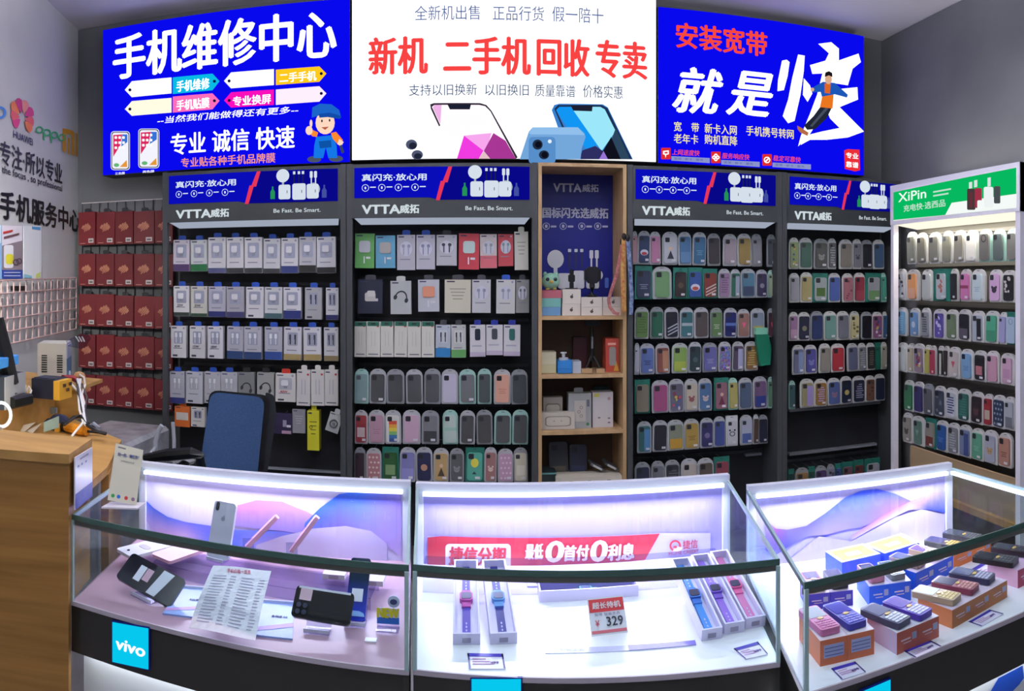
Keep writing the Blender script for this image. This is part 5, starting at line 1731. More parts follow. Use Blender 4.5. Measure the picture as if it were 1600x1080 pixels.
# red banner in the middle showcase
fb2 = board_fn(BL2, BR2)
t2 = thing('finance_banner', 'red and white hire purchase banner along the back of the middle showcase', 'banner', Vector(((BL2[0] + BR2[0]) / 2, (BL2[1] + BR2[1]) / 2 - .01, ZD)))
BR_ = D('#b42a40', .4)
BW_ = D('#e2d8f0', .4)
YB_ = -.002
art('banner_sheet', YB_, [(D('#b8b0dc', .4), (668, 838), (1032, 833), (1110, 833), (1110, 905), (668, 900)), (BR_, (668, 840), (690, 838), (1031, 834), (1005, 880), (1000, 905), (668, 900)),
                          (BW_, 'R', 696, 850, 798, 890, 6)], t2, fb2)
wall_text('捷信分期', (702, 854, 790, 882, 2), YB_ - .004, BR_, t2, .04, .1, fb2)
wall_text('最低', (821, 850, 848, 874, 0), YB_ - .004, BW_, t2, .04, .1, fb2)
wall_text('0', (854, 846, 880, 878, 0), YB_ - .004, BW_, t2, .06, .1, fb2)
wall_text('首付', (882, 852, 920, 876, 0), YB_ - .004, BW_, t2, .05, .1, fb2)
wall_text('0', (924, 845, 948, 877, 0), YB_ - .004, BW_, t2, .06, .1, fb2)
wall_text('利息', (950, 850, 990, 875, 0), YB_ - .004, BW_, t2, .05, .1, fb2)
art('round_emblem', YB_ - .004, [(BR_, 'O', 1055, 853, 6, 9), (D('#d8d0f0', .4), (1055, 853), (1067, 856), (1060, 864), (1050, 864)), (BR_, 'E', 1055, 855, 3, 2)], t2, fb2)
wall_text('捷信', (1067, 844, 1090, 857, 0), YB_ - .004, BR_, t2, .02, 0, fb2)
wall_text('HOME CREDIT', (1045, 861, 1092, 866, -1), YB_ - .004, BR_, t2, .02, 0, fb2)

# cyan lit brand panels on the dark bands
def front_fn(a, b, off=.006):
    A, Bq = Vector(a), Vector(b)
    d = (Bq - A).normalized()
    n = Vector((d.y, -d.x))
    def fn(px, py, Y):
        t_ = th(px)
        ray = Vector((math.sin(t_), math.cos(t_)))
        r = (A.dot(n) + off - Y) / ray.dot(n)
        return Vector((r * ray.x, r * ray.y, CZ + (Y0 - py) / F * r))
    return fn
CY = E('#06c8ee', 1.0)
def brand_panel(pts, a, b, label, text=None):
    fn = front_fn(a, b)
    q = [fn(x, y, 0) for x, y in pts]
    c_ = sum(q, Vector()) / 4
    t = thing('lit_brand_panel', label, 'lit sign', c_)
    d = Vector((b[0] - a[0], b[1] - a[1], 0)).normalized()
    n = Vector((d.y, -d.x, 0))
    g = [c_ + (p - c_) * 1.06 for p in q]
    MB().prism([p - n * .0055 for p in g], [p + n * .0005 for p in g], D('#0c2080', .4)).build('panel_rim', t)
    MB().prism([p - n * .003 for p in q], [p + n * .0012 for p in q], CY).build('lit_face', t)
    if text:
        wall_text('vivo', (182, 1000, 226, 1017, 7), -.003, E('#ffffff', 1.1), t, .06, .1, fn)
brand_panel([(176, 972), (232, 982), (232, 1046), (176, 1034)], FL1, FR1, 'cyan lit brand panel with white lettering on the left showcase', True)
brand_panel([(737, 1061), (814, 1061), (814, 1110), (737, 1110)], FL2, FR2, 'cyan lit panel on the middle showcase, cut by photo edge')
brand_panel([(1346, 1081), (1391, 1062), (1391, 1105), (1346, 1120)], FL3, FR3, 'cyan lit panel on the right showcase below orange boxes')
fn = front_fn(FL3, FR3, -.05)
art('plinth_print', -.003, [(D('#1c50c0', .4), (1598, 1040), (1560, 1060), (1545, 1085), (1570, 1100), (1600, 1060)), (D('#a8acb4', .4), (1600, 1062), (1578, 1085), (1590, 1100), (1602, 1100))], SC3, fn)

# ------------------------------------------------------------------ goods in the showcases
def pose(loc, yaw=0.0, tilt=0.0, roll=0.0):
    """local: x width, z length, front -y. roll in its own plane, lean back by tilt, then turn by yaw"""
    return Matrix.Translation(loc) @ Matrix.Rotation(yaw, 4, 'Z') @ Matrix.Rotation(-tilt, 4, 'X') @ Matrix.Rotation(roll, 4, 'Y')


def posed(name, label, cat, M, group=None):
    t = thing(name, label, cat, (0, 0, 0), group, 0, world=False)
    t.matrix_world = M
    return t


def lmesh(mb, name, parent):
    o = mb.build(name, None, origin=(0, 0, 0))
    o.parent = parent
    return o


GLOSS = lambda h: D(h, .08, .7)
def slab_phone(label, M, w, h, d, body, lens=None, extra=None, name='smartphone', cat='phone', group=None):
    t = posed(name, label, cat, M, group)
    lmesh(MB().plate(rrect(w, h, w * .13, 4, 0, h / 2), 0, d, body), 'body', t)
    if lens:
        for (x, z, r) in lens:
            lmesh(MB().plate(ell(x, z, r, r, 12), -.0015, 0, D('#14161c', .1)), 'camera_lens', t)
    if extra:
        extra(t)
    return t


def sticker(t, x, z, w, h, col, y=-.0006, name='price_sticker'):
    return lmesh(MB().box((x - w / 2, y - .0004, z - h / 2), (x + w / 2, y, z + h / 2), D(col, .5)), name, t)


def acrylic_stand(label, loc, w, h, yaw=0.0, d=.03):
    t = posed('acrylic_stand', label, 'stand', pose(loc, yaw), 'clear acrylic phone stands')
    lmesh(MB().box((-w / 2, -d / 2, 0), (w / 2, d / 2, .003), ACRYL), 'foot', t)
    lmesh(MB().prism([(-w / 2, d / 2 - .004, .003), (w / 2, d / 2 - .004, .003), (w / 2, d / 2 + h * .4, h), (-w / 2, d / 2 + h * .4, h)],
                     [(-w / 2, d / 2 - .001, .003), (w / 2, d / 2 - .001, .003), (w / 2, d / 2 + h * .4 + .003, h), (-w / 2, d / 2 + h * .4 + .003, h)], ACRYL), 'back_rest', t)
    lmesh(MB().box((-w / 2, -d / 2, .003), (w / 2, -d / 2 + .003, .010), D('#dcd8ee', .2)), 'lip', t)
    return t


zd = ZD
# --- left showcase
tr = thing('display_riser', 'low clear acrylic step across the back of the left showcase', 'riser', (-.55, 1.76, zd))
MB().slab([(-.80, 1.70), (-.24, 1.65), (-.235, 1.76), (-.80, 1.81)], zd + .026, zd + .030, ACRYL).build('step_top', tr)
MB().slab([(-.80, 1.70), (-.24, 1.65), (-.24, 1.654), (-.80, 1.704)], zd, zd + .026, ACRYL).build('step_front', tr)
MB().slab([(-.80, 1.805), (-.235, 1.756), (-.235, 1.76), (-.80, 1.81)], zd, zd + .026, ACRYL).build('step_back', tr)
zr = zd + .0305
# black phone on its stand, tilted
c = PZ(238, 908, zd + .035)
acrylic_stand('clear stand carrying the tilted black phone, left end', (c.x - .01, c.y - .02, zd), .07, .035, -.4)
def ph1(t):
    lmesh(MB().plate([(-.0335, .098), (.0335, .088), (.0335, .112), (-.0335, .128)], -.0010, -.0003, D('#c8ccdc', .1)), 'silver_stripe', t)
    lmesh(MB().plate([(-.02, .060), (.012, .060), (.012, .078), (-.02, .078)], -.0012, -.0004, D('#c8a0b8', .4)), 'pink_sticker', t)
    lmesh(MB().plate([(-.02, .040), (.02, .040), (.02, .058), (-.02, .058)], -.0012, -.0004, D('#d4d4e4', .4)), 'price_sticker', t)
b0 = PZ(232, 912, zd + .03)
M1 = pose(Vector((b0.x + .005, b0.y, zd + .042)), .12, math.radians(52), 0) @ Matrix.Rotation(math.radians(90 + 20), 4, 'Y') @ Matrix.Translation((0, 0, -.079))
slab_phone('glossy black phone tilted on a clear stand, left end of left showcase', M1, .074, .158, .009, GLOSS('#0b0d1c'), [(-.02, .145, .005)], ph1)
# white and pink lying phones on the riser
c = PZ(222, 862, zr)
slab_phone('white phone lying with ring mark at back left of left showcase', pose(Vector((c.x - .03, c.y - .05, zr + .009)), -.5, math.radians(90)), .072, .150, .008, D('#dcd4de', .3), [(0.01, .135, .004), (-.005, .02, .004)],
           lambda t: lmesh(MB().plate(rrect(.04, .022, .01, 4, 0, .07), -.0008, 0, D('#b8a8b4', .4)), 'ring_mark', t))
c = PZ(276, 866, zr)
slab_phone('pale pink phone lying face down beside the white ringed phone', pose(Vector((c.x - .02, c.y - .06, zr + .009)), -.42, math.radians(90)), .074, .150, .008, D('#dca8bc', .35))
# silver phone standing
c = PZ(340, 876, zr)
acrylic_stand('clear stand under the upright silver phone', (c.x, c.y, zr), .05, .03, -.25)
def fruit(t):
    for dx, dz, r in ((0, 0, .0055), (.002, .007, .0018)):
        lmesh(MB().plate(ell(dx, .098 + dz, r, r, 12), -.0008, 0, D('#8c90a0', .3)), 'fruit_mark', t)
    lmesh(MB().plate(rrect(.010, .022, .005, 4, -.021, .127), -.0012, 0, D('#33363e', .2)), 'camera_island', t)
slab_phone('silver phone with fruit mark standing upright on a clear stand', pose(Vector((c.x, c.y - .004, zr + .006)), -.22, math.radians(17)), .066, .140, .008, D('#d2d2e2', .2), None, fruit)
# two edge-on rose phones on stands
for x, y, wd, (ux, uy) in ((388, 868, 'left', (437, 818)), (457, 875, 'right', (500, 818))):
    c = PZ(x, y, zr)
    acrylic_stand(f'clear stand under the {wd} one of two edge-on rose phones', (c.x - .004, c.y + .012, zr), .03, .03, .3)
    e = PR(ux, uy, math.hypot(c.x, c.y) + .03)
    a_ = (e - c).normalized()
    view = (Vector((0, 0, CZ)) - (c + e) / 2).normalized()
    n_ = a_.cross(view).normalized()                     # edge-on: the face is turned almost out of sight
    b_ = n_.cross(a_).normalized()
    b_ = (b_ * math.cos(.07) + n_ * math.sin(.07)).normalized()
    n_ = a_.cross(b_).normalized()
    Mx = Matrix(((b_.x, -n_.x, a_.x, c.x - b_.x * .03), (b_.y, -n_.y, a_.y, c.y - b_.y * .03), (b_.z, -n_.z, a_.z, c.z + .006 + max(0, -b_.z * .03)), (0, 0, 0, 1)))
    slab_phone(f'rose pink phone seen edge-on, {wd} one of the two', Mx, .066, (e - c).length, .011, D('#c890a8', .25), [(-.02, .11, .005)])
# two pale boxes at the right
for (x0, x1, y1, y0, wd) in ((503, 539, 910, 878, 'left, half hidden behind the blue phone'), (564, 597, 920, 882, 'right, behind the blue phone')):
    c = PZ((x0 + x1) / 2, y1 - 4, zr)
    t = posed('phone_box', f'pale pink phone box lying on the riser, {wd}', 'box', pose(Vector((c.x, c.y, zr)), -.02), 'pale phone boxes')
    lmesh(MB().box((-.027, 0, 0), (.027, .085, .012), D('#ddc6d2', .45)), 'carton', t)
    lmesh(MB().plate(rrect(.024, .010, .004, 3, 0, .006), -.0006, 0, D('#b89cac', .5)), 'print', t)
# price list sheet
A_ = [PZ(333, 884, zd + .115), PZ(424, 891, zd + .10), PZ(399, 999, zd + .02), PZ(295, 981, zd + .02)]
t = thing('price_list', 'white printed price list sheet propped up in the left showcase', 'sheet', (A_[3] + A_[2]) / 2)
m = MB()
N = 8
SHEET = D('#e8e4f2', .6)
def sp(u, v):
    a, b = A_[0].lerp(A_[1], u), A_[3].lerp(A_[2], u)
    return a.lerp(b, v) + Vector((0, -.006 * math.sin(math.pi * v), .004 * math.sin(math.pi * v) + .002 * math.sin(5 * u)))
nrm = (A_[1] - A_[0]).cross(A_[0] - A_[3]).normalized()
if nrm.y > 0:
    nrm = -nrm
for i in range(N):
    for j in range(N):
        q = [sp(i / N, j / N), sp((i + 1) / N, j / N), sp((i + 1) / N, (j + 1) / N), sp(i / N, (j + 1) / N)]
        m.prism(q, [p - nrm * .0006 for p in q], SHEET)
m.build('paper', t)
m = MB()
TXT = D('#a49ebc', .6)
rr = random.Random(5)
for col in (0, 1):
    for k in range(17):
        v = .16 + k * .045
        u0 = .08 + col * .47
        for (ua, ub) in ((u0, u0 + .18 + rr.random() * .06), (u0 + .29, u0 + .36 + rr.random() * .03)):
            m.face([sp(ua, v) + nrm * .0014, sp(ub, v) + nrm * .0014, sp(ub, v + .012) + nrm * .0014, sp(ua, v + .012) + nrm * .0014], TXT)
m.build('printed_lines', t)
ax = (A_[1] - A_[0]).normalized()
up = ((A_[0] - A_[3]) - ax * (A_[0] - A_[3]).dot(ax)).normalized()
lettering('手机价格一览表', (sp(.47, .075) + nrm * .0018, ax, up, nrm), .052, .009, D('#d84a78', .5), t, .02)
# blue leaflets
LEAF = noisy('sky_leaflet', '#8c9ce0', '#9cb8ec', 14, rough=.3)
for pts, tx, lab in (([(283, 917), (325, 920), (330, 967), (254, 958)], '5G手机', 'sky blue leaflet lying left of the price list'), ([(398, 938), (460, 943), (457, 998), (392, 991)], '全网通 5G', 'sky blue leaflet lying right of the price list')):
    q = [PZ(x, y, zd + .004) for x, y in pts]
    t = thing('leaflet', lab, 'leaflet', (q[2] + q[3]) / 2, 'sky blue leaflets')
    MB().slab([(p.x, p.y) for p in q[::-1]], zd, zd + .004, LEAF).build('sheet', t)
    MB().slab([(q[0].x, q[0].y), (q[1].x, q[1].y), (q[1].x, q[1].y - .004), (q[0].x, q[0].y - .004)], zd + .004, zd + .009, D('#e4e0f4', .2)).build('folded_edge', t)
    w0 = [q[3].lerp(q[0], .18), q[2].lerp(q[1], .42), q[2].lerp(q[1], .30), q[3].lerp(q[0], .08)]
    MB().face([p + Vector((0, 0, .0006)) for p in w0], D('#c49ad8', .4)).build('pink_swoosh', t)
    cc = sum(q, Vector()) / 4
    axx = (q[2] - q[3]).normalized()
    lettering(tx, (cc + Vector((.012, .01, .0008)), axx, Vector((-axx.y, axx.x, 0)), (0, 0, 1)), .036, .009, D('#4a4c78', .5), t, .02)
# black phone lying along its stand, blue phone upright
c = PZ(497, 970, zd + .02)
acrylic_stand('clear stand under the black phone lying on its side', (c.x, c.y - .006, zd), .055, .03, 0)
Mb = pose(Vector((c.x + .008, c.y - .008, zd + .058)), .02, math.radians(42)) @ Matrix.Rotation(math.radians(-86), 4, 'Y') @ Matrix.Translation((0, 0, -.068))
slab_phone('black phone with four lenses lying sideways left of the blue phone', Mb, .066, .128, .009, GLOSS('#0a0a0e'))
TB = [o for o in COL.objects if o.get('label', '').startswith('black phone with four lenses')][0]
lmesh(MB().plate(rrect(.028, .030, .008, 4, -.014, .108), -.0018, 0, D('#0c0d12', .1)), 'camera_island', TB)
for dx, dz in ((-.021, .115), (-.007, .115), (-.021, .101), (-.007, .101)):
    lmesh(MB().plate(ell(dx, dz, .0055, .0055, 12), -.0030, -.0018, D('#3a3c50', .05)), 'camera_lens', TB)
sticker(TB, .016, .104, .024, .026, '#cbaabb')
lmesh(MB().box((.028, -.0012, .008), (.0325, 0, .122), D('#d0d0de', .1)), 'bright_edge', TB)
c = PZ(555, 974, zd + .004)
acrylic_stand('clear stand under the upright blue phone', (c.x, c.y + .004, zd), .046, .03, 0)
PHB = bpy.data.materials.new('blue_gradient_glass')
PHB.use_nodes = True
nt = PHB.node_tree
tc = nt.nodes.new('ShaderNodeTexCoord'); sx = nt.nodes.new('ShaderNodeSeparateXYZ'); rp = nt.nodes.new('ShaderNodeValToRGB'); mr = nt.nodes.new('ShaderNodeMapRange')
mr.inputs[2].default_value = .14
rp.color_ramp.elements[0].color = rgb('#2a3cc8'); rp.color_ramp.elements[1].color = rgb('#0c2440'); rp.color_ramp.elements[1].position = .62
nt.links.new(tc.outputs['Object'], sx.inputs[0]); nt.links.new(sx.outputs[2], mr.inputs[0]); nt.links.new(mr.outputs[0], rp.inputs[0]); nt.links.new(rp.outputs[0], nt.nodes['Principled BSDF'].inputs['Base Color'])
nt.nodes['Principled BSDF'].inputs['Roughness'].default_value = .1
def ph3(t):
    sticker(t, .0, .052, .025, .027, '#d8d8ea')
    lmesh(MB().plate([(-.021, .008), (.021, .008), (.018, .015), (.008, .019), (-.008, .019), (-.018, .015)], -.0012, -.0002, D('#8cb4ec', .1)), 'pale_arc', t)
slab_phone('blue glossy phone standing upright at right of left showcase', pose(Vector((c.x, c.y - .008, zd + .014)), -.02, math.radians(38)), .045, .132, .009, PHB, [(-.014, .12, .003), (-.014, .112, .003)], ph3)
# NEW stand and a small card
c = PZ(606, 985, zd)
t = posed('new_product_stand', 'clear stand with yellow NEW card and blue stripe', 'stand', pose(c, -.02))
lmesh(MB().box((-.024, -.012, 0), (.024, .014, .003), ACRYL), 'foot', t)
lmesh(MB().box((-.024, .004, .003), (.024, .006, .045), ACRYL), 'plate', t)
lmesh(MB().box((-.024, .0025, .012), (.024, .0038, .026), D('#2470d0', .4)), 'blue_stripe', t)
lmesh(MB().box((-.024, .0025, .027), (.024, .0038, .046), D('#cfd0e0', .4)), 'white_card', t)
lettering('NEW', ((0, .0018, .036), (1, 0, 0), (0, 0, 1), (0, -1, 0)), .046, .020, D('#e8d820', .4), t, .08)
lmesh(MB().plate(ell(.012, .060, .013, .013, 18), .003, .005, D('#d8dcf0', .3)), 'round_badge', t)
lmesh(MB().plate(ell(.012, .060, .008, .006, 12), .0015, .003, D('#3c4478', .3)), 'badge_mark', t)
c = PZ(579, 1003, zd)
t = posed('small_card', 'small white card lying below the blue phone', 'card', pose(c, 0))
lmesh(MB().box((-.012, -.004, 0), (.012, .012, .003), D('#f0eef8', .3)), 'card', t)

# --- middle showcase: watch boxes
def watch_box(label, loc, yaw, strap, strap2, face, L=.15, Wd=.046, H=.022, lean=0.0):
    MW = pose(loc, yaw) @ Matrix.Rotation(lean, 4, 'X')
    t = posed('watch_box', label + ' box', 'watch box', MW, 'white watch boxes')
    BX = D('#dcd4f0', .4)
    lmesh(MB().box((-Wd / 2, 0, 0), (Wd / 2, L, .006), BX), 'tray_floor', t)
    for x in (-Wd / 2, Wd / 2 - .004):
        lmesh(MB().box((x, 0, .006), (x + .004, L, H), BX), 'tray_side', t)
    for y in (0, L - .004):
        lmesh(MB().box((-Wd / 2 + .004, y, .006), (Wd / 2 - .004, y + .004, H), BX), 'tray_end', t)
    lmesh(MB().box((-.009, -.0006, .005), (.009, -.0001, .016), D('#9c94b0', .5)), 'barcode', t)
    w = posed('watch', label, 'watch', MW, 'watches in white boxes')
    z0 = .0065
    S1, S2 = D(strap, .45), D(strap2, .45)
    lmesh(MB().box((-.0085, .008, z0), (.0085, L * .42, z0 + .004), S1), 'strap', w)
    lmesh(MB().box((-.0085, L * .60, z0), (.0085, L - .006, z0 + .004), S1), 'strap', w)
    for k in range(4):
        lmesh(MB().box((-.0015, .016 + k * .011, z0 + .004), (.0015, .022 + k * .011, z0 + .0045), D('#c8c0ec', .4)), 'strap_print', w)
        lmesh(MB().box((-.0015, L * .64 + k * .011, z0 + .004), (.0015, L * .64 + .006 + k * .011, z0 + .0045), D('#c8c0ec', .4)), 'strap_print', w)
    lmesh(MB().box((-.010, L * .40, z0), (.010, L * .46, z0 + .007), S2), 'lug', w)
    lmesh(MB().box((-.010, L * .58, z0), (.010, L * .62, z0 + .006), S2), 'lug', w)
    sl = MB()
    sl.prism([(x, L * .52 + y, z0) for x, y in rrect(.029, .030, .008, 4)], [(x, L * .52 + y, z0 + .011) for x, y in rrect(.029, .030, .008, 4)], S2)
    lmesh(sl, 'watch_case', w)
    sl = MB()
    sl.prism([(x, L * .52 + y, z0 + .011) for x, y in rrect(.022, .022, .005, 4)], [(x, L * .52 + y, z0 + .0125) for x, y in rrect(.022, .022, .005, 4)], D(face, .15))
    lmesh(sl, 'watch_face', w)
    return t


p = PZ(729, 1008, zd)
watch_box('purple strapped watch with pink lug, leftmost in middle showcase', p, .02, '#4a34a8', '#c85cb0', '#8c84a4', .262, .056, .026, .21)
p = PZ(787, 1007, zd)
watch_box('navy strapped watch with light blue lug, second from left, middle showcase', p, .06, '#2c2c84', '#6c9cdc', '#8888a8', .262, .056, .026, .21)
tr = thing('display_riser', 'low clear acrylic step at the back of the middle showcase', 'riser', (.25, 1.76, zd))
MB().slab([(-.13, 1.76), (.60, 1.72), (.61, 1.82), (-.13, 1.86)], zd + .046, zd + .050, ACRYL).build('step_top', tr)
MB().slab([(-.13, 1.76), (.60, 1.72), (.60, 1.724), (-.13, 1.764)], zd, zd + .046, ACRYL).build('step_front', tr)
p = PZ(998, 932, zd)
watch_box('black and green watch lying crosswise at the back of middle showcase', Vector((p.x, p.y + .03, zd)), math.pi / 2, '#3c3a50', '#6cb8a4', '#7c8498', .235, .055, .026)
for (x, y, s1, s2, wd) in ((1112, 1000, '#3a86d8', '#3a70c8', 'bright blue watch, left one of three angled watches'), (1147, 990, '#9068d0', '#7c58c4', 'violet watch, middle one of three angled watches'), (1180, 981, '#d87cb4', '#e0609c', 'pink watch, right one of three angled watches')):
    p = PZ(x, y, zd)
    watch_box(wd, p, -.01, s1, s2, '#4c4860', .262, .045, .026, .21)
# back shelf leaflets and the red price card
c = PZ(953, 992, zd)
t = posed('price_card', 'red price card reading 329 on the white deck', 'price card', pose(c, .06, math.radians(35)))
lmesh(MB().box((-.040, .0, 0), (.040, .0012, .075), D('#f0ecf6', .4)), 'card', t)
lmesh(MB().box((-.038, -.0008, .046), (.038, -.0002, .072), D('#e04048', .4)), 'red_header', t)
lmesh(MB().box((-.038, -.0008, .004), (.038, -.0002, .010), D('#e07080', .4)), 'red_footer', t)
FR_ = lambda x, z: ((x, -.0014, z), (1, 0, 0), (0, 0, 1), (0, -1, 0))
lettering('超长待机', FR_(0, .059), .062, .013, D('#fbe8ec', .4), t, .04)
lettering('329', FR_(.014, .026), .036, .018, D('#3c3448', .4), t, .02)
lettering('¥', FR_(-.024, .024), .009, .012, D('#c83c50', .4), t, .02)
lettering('型号 智能手表', FR_(-.0, .041), .056, .006, D('#7c7090', .4), t)
def price_tag(pts, label, right=False):
    q = [PZ(x, y, zd + .002) for x, y in pts]
    t = thing('price_tag', label, 'price tag', (q[0] + q[1] + q[2] + q[3]) / 4, 'purple framed price tags')
    MB().slab([(p.x, p.y) for p in q[::-1]], zd, zd + .002, D('#e8e0f4', .4)).build('tag_card', t)
    lerp = lambda a, b, f: a.lerp(b, f)
    up = Vector((0, 0, .0006))
    m = MB()
    m.face([p + up for p in (q[0], q[1], lerp(q[1], q[2], .22), lerp(q[0], q[3], .22))], D('#4030b0', .4))
    m.face([p + up for p in (q[0], lerp(q[0], q[1], .05), lerp(q[3], q[2], .05), q[3])], D('#3a2c7c', .4))
    m.face([p + up for p in (lerp(q[0], q[1], .95), q[1], q[2], lerp(q[3], q[2], .95))], D('#3a2c7c', .4))
    m.build('purple_frame', t)
    m = MB()
    for k in range(3):
        a, b = .34 + .16 * k, .41 + .16 * k
        l, r_ = (.12, .5 + .1 * k)
        m.face([lerp(lerp(q[0], q[3], a), lerp(q[1], q[2], a), l) + up, lerp(lerp(q[0], q[3], a), lerp(q[1], q[2], a), r_) + up, lerp(lerp(q[0], q[3], b), lerp(q[1], q[2], b), r_) + up, lerp(lerp(q[0], q[3], b), lerp(q[1], q[2], b), l) + up], D('#b888b8', .5))
    m.build('printed_lines', t)
    axx = (q[2] - q[3]).normalized()
    cc = lerp(lerp(q[0], q[3], .62), lerp(q[1], q[2], .62), .72)
    lettering('¥99', (cc + up, axx, Vector((-axx.y, axx.x, 0)), (0, 0, 1)), .016, .008, D('#6c4ca0', .5), t, .03)
price_tag([(730, 1021), (786, 1022), (790, 1045), (733, 1045)], 'purple framed price tag in front of the two upright watch boxes')
price_tag([(1146, 1014), (1184, 1003), (1200, 1022), (1164, 1030)], 'purple framed price tag near the angled watches')
# strip label and clear leaflets
q = [PZ(x, y, zd + .001) for x, y in ((850, 1012), (1086, 1001), (1088, 1008), (852, 1021))]
t = thing('shelf_strip', 'long clear strip label lying along the front of the white deck', 'strip label', (q[0] + q[2]) / 2)
MB().slab([(p.x, p.y) for p in q[::-1]], zd, zd + .0012, D('#c8c4e4', .2)).build('strip', t)
MB().slab([(p.x, p.y) for p in (q[1].lerp(q[0], .45), q[2].lerp(q[3], .45), q[2], q[1])][::-1], zd + .0012, zd + .002, D('#6c5cc0', .3)).build('violet_end', t)
lettering('智能手表', (q[0].lerp(q[1], .18).lerp(q[3].lerp(q[2], .18), .5) + Vector((0, 0, .0014)), (q[1] - q[0]).normalized(), Vector((0, 1, 0)), (0, 0, 1)), .05, .010, D('#5c6484', .4), t)
c = PZ(836, 915, zd)
t = posed('leaflet', 'white folded card with grey label at the back of the middle showcase', 'leaflet', pose(c, 0))
lmesh(MB().box((-.02, -.012, 0), (.02, .025, .004), D('#eeeaf8', .4)), 'card', t)
lmesh(MB().box((.004, -.003, .004), (.014, .013, .0048), D('#6c6880', .4)), 'label', t)

# --- right showcase: keypad phones on their boxes
def carton(label, c, yaw, w, d, h, front, side, top, deco='lines', name='phone_carton', group='keypad phone boxes', topart=None):
    t = posed(name, label, 'box', pose(c, yaw), group)
    F_, S_, T_ = D(front, .4), D(side, .4), D(top, .4)
    lmesh(MB().box((-w / 2 + .0004, 0, 0), (w / 2 - .0004, d, h - .0006), S_), 'carton', t)
    lmesh(MB().box((-w / 2 + .0004, -.0006, 0), (w / 2 - .0004, 0, h - .0006), F_), 'front_face', t)
    lmesh(MB().box((-w / 2 + .0004, 0, h - .0006), (w / 2 - .0004, d, h), T_), 'top_face', t)
    if deco == 'label':
        lmesh(MB().box((-w * .36, -.0014, h * .28), (w * .36, -.0006, h * .78), D('#a8a8d0', .4)), 'barcode_label', t)
        m = MB()
        for k in range(3):
            m.box((-w * .33, -.0018, h * (.36 + .14 * k)), (w * .33, -.0014, h * (.39 + .14 * k)), D('#605c94', .4))
        lmesh(m, 'printed_lines', t)
    elif deco == 'lines':
        m = MB()
        m.box((-w * .3, -.0012, h * .52), (w * .12, -.0006, h * .58), D('#e0c8d8', .4))
        m.box((-w * .2, -.0012, h * .38), (w * .16, -.0006, h * .42), D('#d8b8c8', .4))
        lmesh(m, 'printed_lines', t)
        lmesh(MB().box((w * .2, -.0014, h * .45), (w * .4, -.0006, h * .75), D('#a8a8cc', .4)), 'label', t)
    if topart:
        lmesh(MB().box((-w * .42, d * .1, h), (w * .42, d * .9, h + .0006), D(topart, .4)), 'top_print', t)
        lmesh(MB().box((-w * .2, d * .3, h + .0006), (w * .15, d * .55, h + .0012), D('#d8d4ec', .4)), 'top_label', t)
    return t


def keypad_phone(label, loc, yaw, col, screen='#3c4058', keys='#d8d0e0', L=.105, Wd=.044, H=.013, tilt=0.0):
    t = posed('keypad_phone', label, 'phone', pose(loc, yaw, tilt), 'keypad phones')
    m = MB()
    o = rrect(Wd, L, .006, 3, 0, L / 2)
    m.prism([(x, y, 0) for x, y in o], [(x, y, H) for x, y in o], D(col, .3))
    lmesh(m, 'body', t)
    lmesh(MB().box((-Wd * .42, L * .50, H), (Wd * .42, L * .94, H + .0008), D(screen, .12)), 'screen', t)
    m = MB()
    for i in range(3):
        for j in range(4):
            m.box((-Wd * .40 + i * Wd * .28, L * (.06 + .085 * j), H), (-Wd * .40 + i * Wd * .28 + Wd * .24, L * (.06 + .085 * j) + L * .062, H + .001), D(keys, .3))
    lmesh(m, 'keypad', t)
    m = MB()
    pa = ell(0, L * .44, Wd * .17, L * .045, 12)
    m.prism([(x, y, H) for x, y in pa], [(x, y, H + .0016) for x, y in pa], D('#d8b470', .25, .5, .4))
    lmesh(m, 'centre_key', t)
    return t


def face_yaw(a, b):
    return math.atan2(b.y - a.y, b.x - a.x)


def box_row(bl, br, n, depth, h, front, side, top, labels, deco='lines', topart=None, lift=0.0, group='keypad phone boxes'):
    """n boxes side by side; bl, br: photo pixels of the bottom front corners on the deck"""
    a, b = PZ(*bl, zd), PZ(*br, zd)
    yaw = face_yaw(a, b)
    L = (b - a).length / n
    out = []
    for i in range(n):
        c = a.lerp(b, (i + .5) / n)
        carton(labels[i], Vector((c.x, c.y, zd + lift)), yaw, L, depth, h, front, side, top, deco, topart=topart, group=group)
        out.append((Vector((c.x, c.y, zd + lift + h + .0016)), yaw, L))
    return out


OR_, ORS = '#d8704a', '#e07a50'
bx = box_row((1281, 1042), (1366, 1022), 2, .115, .050, OR_, ORS, '#e8d8e4', ['orange box with striped label at front left, beside the glass corner', 'orange box with striped label, second at the front left'], 'label')
fw = lambda c, yaw, d: Vector((c.x - math.sin(yaw) * d, c.y + math.cos(yaw) * d, c.z))
keypad_phone('pink keypad phone on the front left orange box', fw(bx[0][0], bx[0][1], .012), bx[0][1] + .1, '#d878a8', '#e8e4f0', '#c8689c')
keypad_phone('dark blue keypad phone on the second orange box', fw(bx[1][0], bx[1][1], .012), bx[1][1] + .15, '#3c38a4', '#5c58b8', '#6c68c8')
bx = box_row((1401, 1024), (1467, 995), 2, .098, .044, '#cc6454', '#d8bce0', '#e6dcec', ['coral box below the silver flip-style keypad phone', 'coral box below the purple keypad phone'])
keypad_phone('grey and silver keypad phone on the coral boxes', fw(bx[0][0], bx[0][1], .008), bx[0][1] + .2, '#54506c', '#8c88a4', '#e0dcec')
keypad_phone('purple keypad phone on the coral boxes', fw(bx[1][0], bx[1][1], .006), bx[1][1] + .2, '#5a3cb0', '#8c70c8', '#e4dcf0')
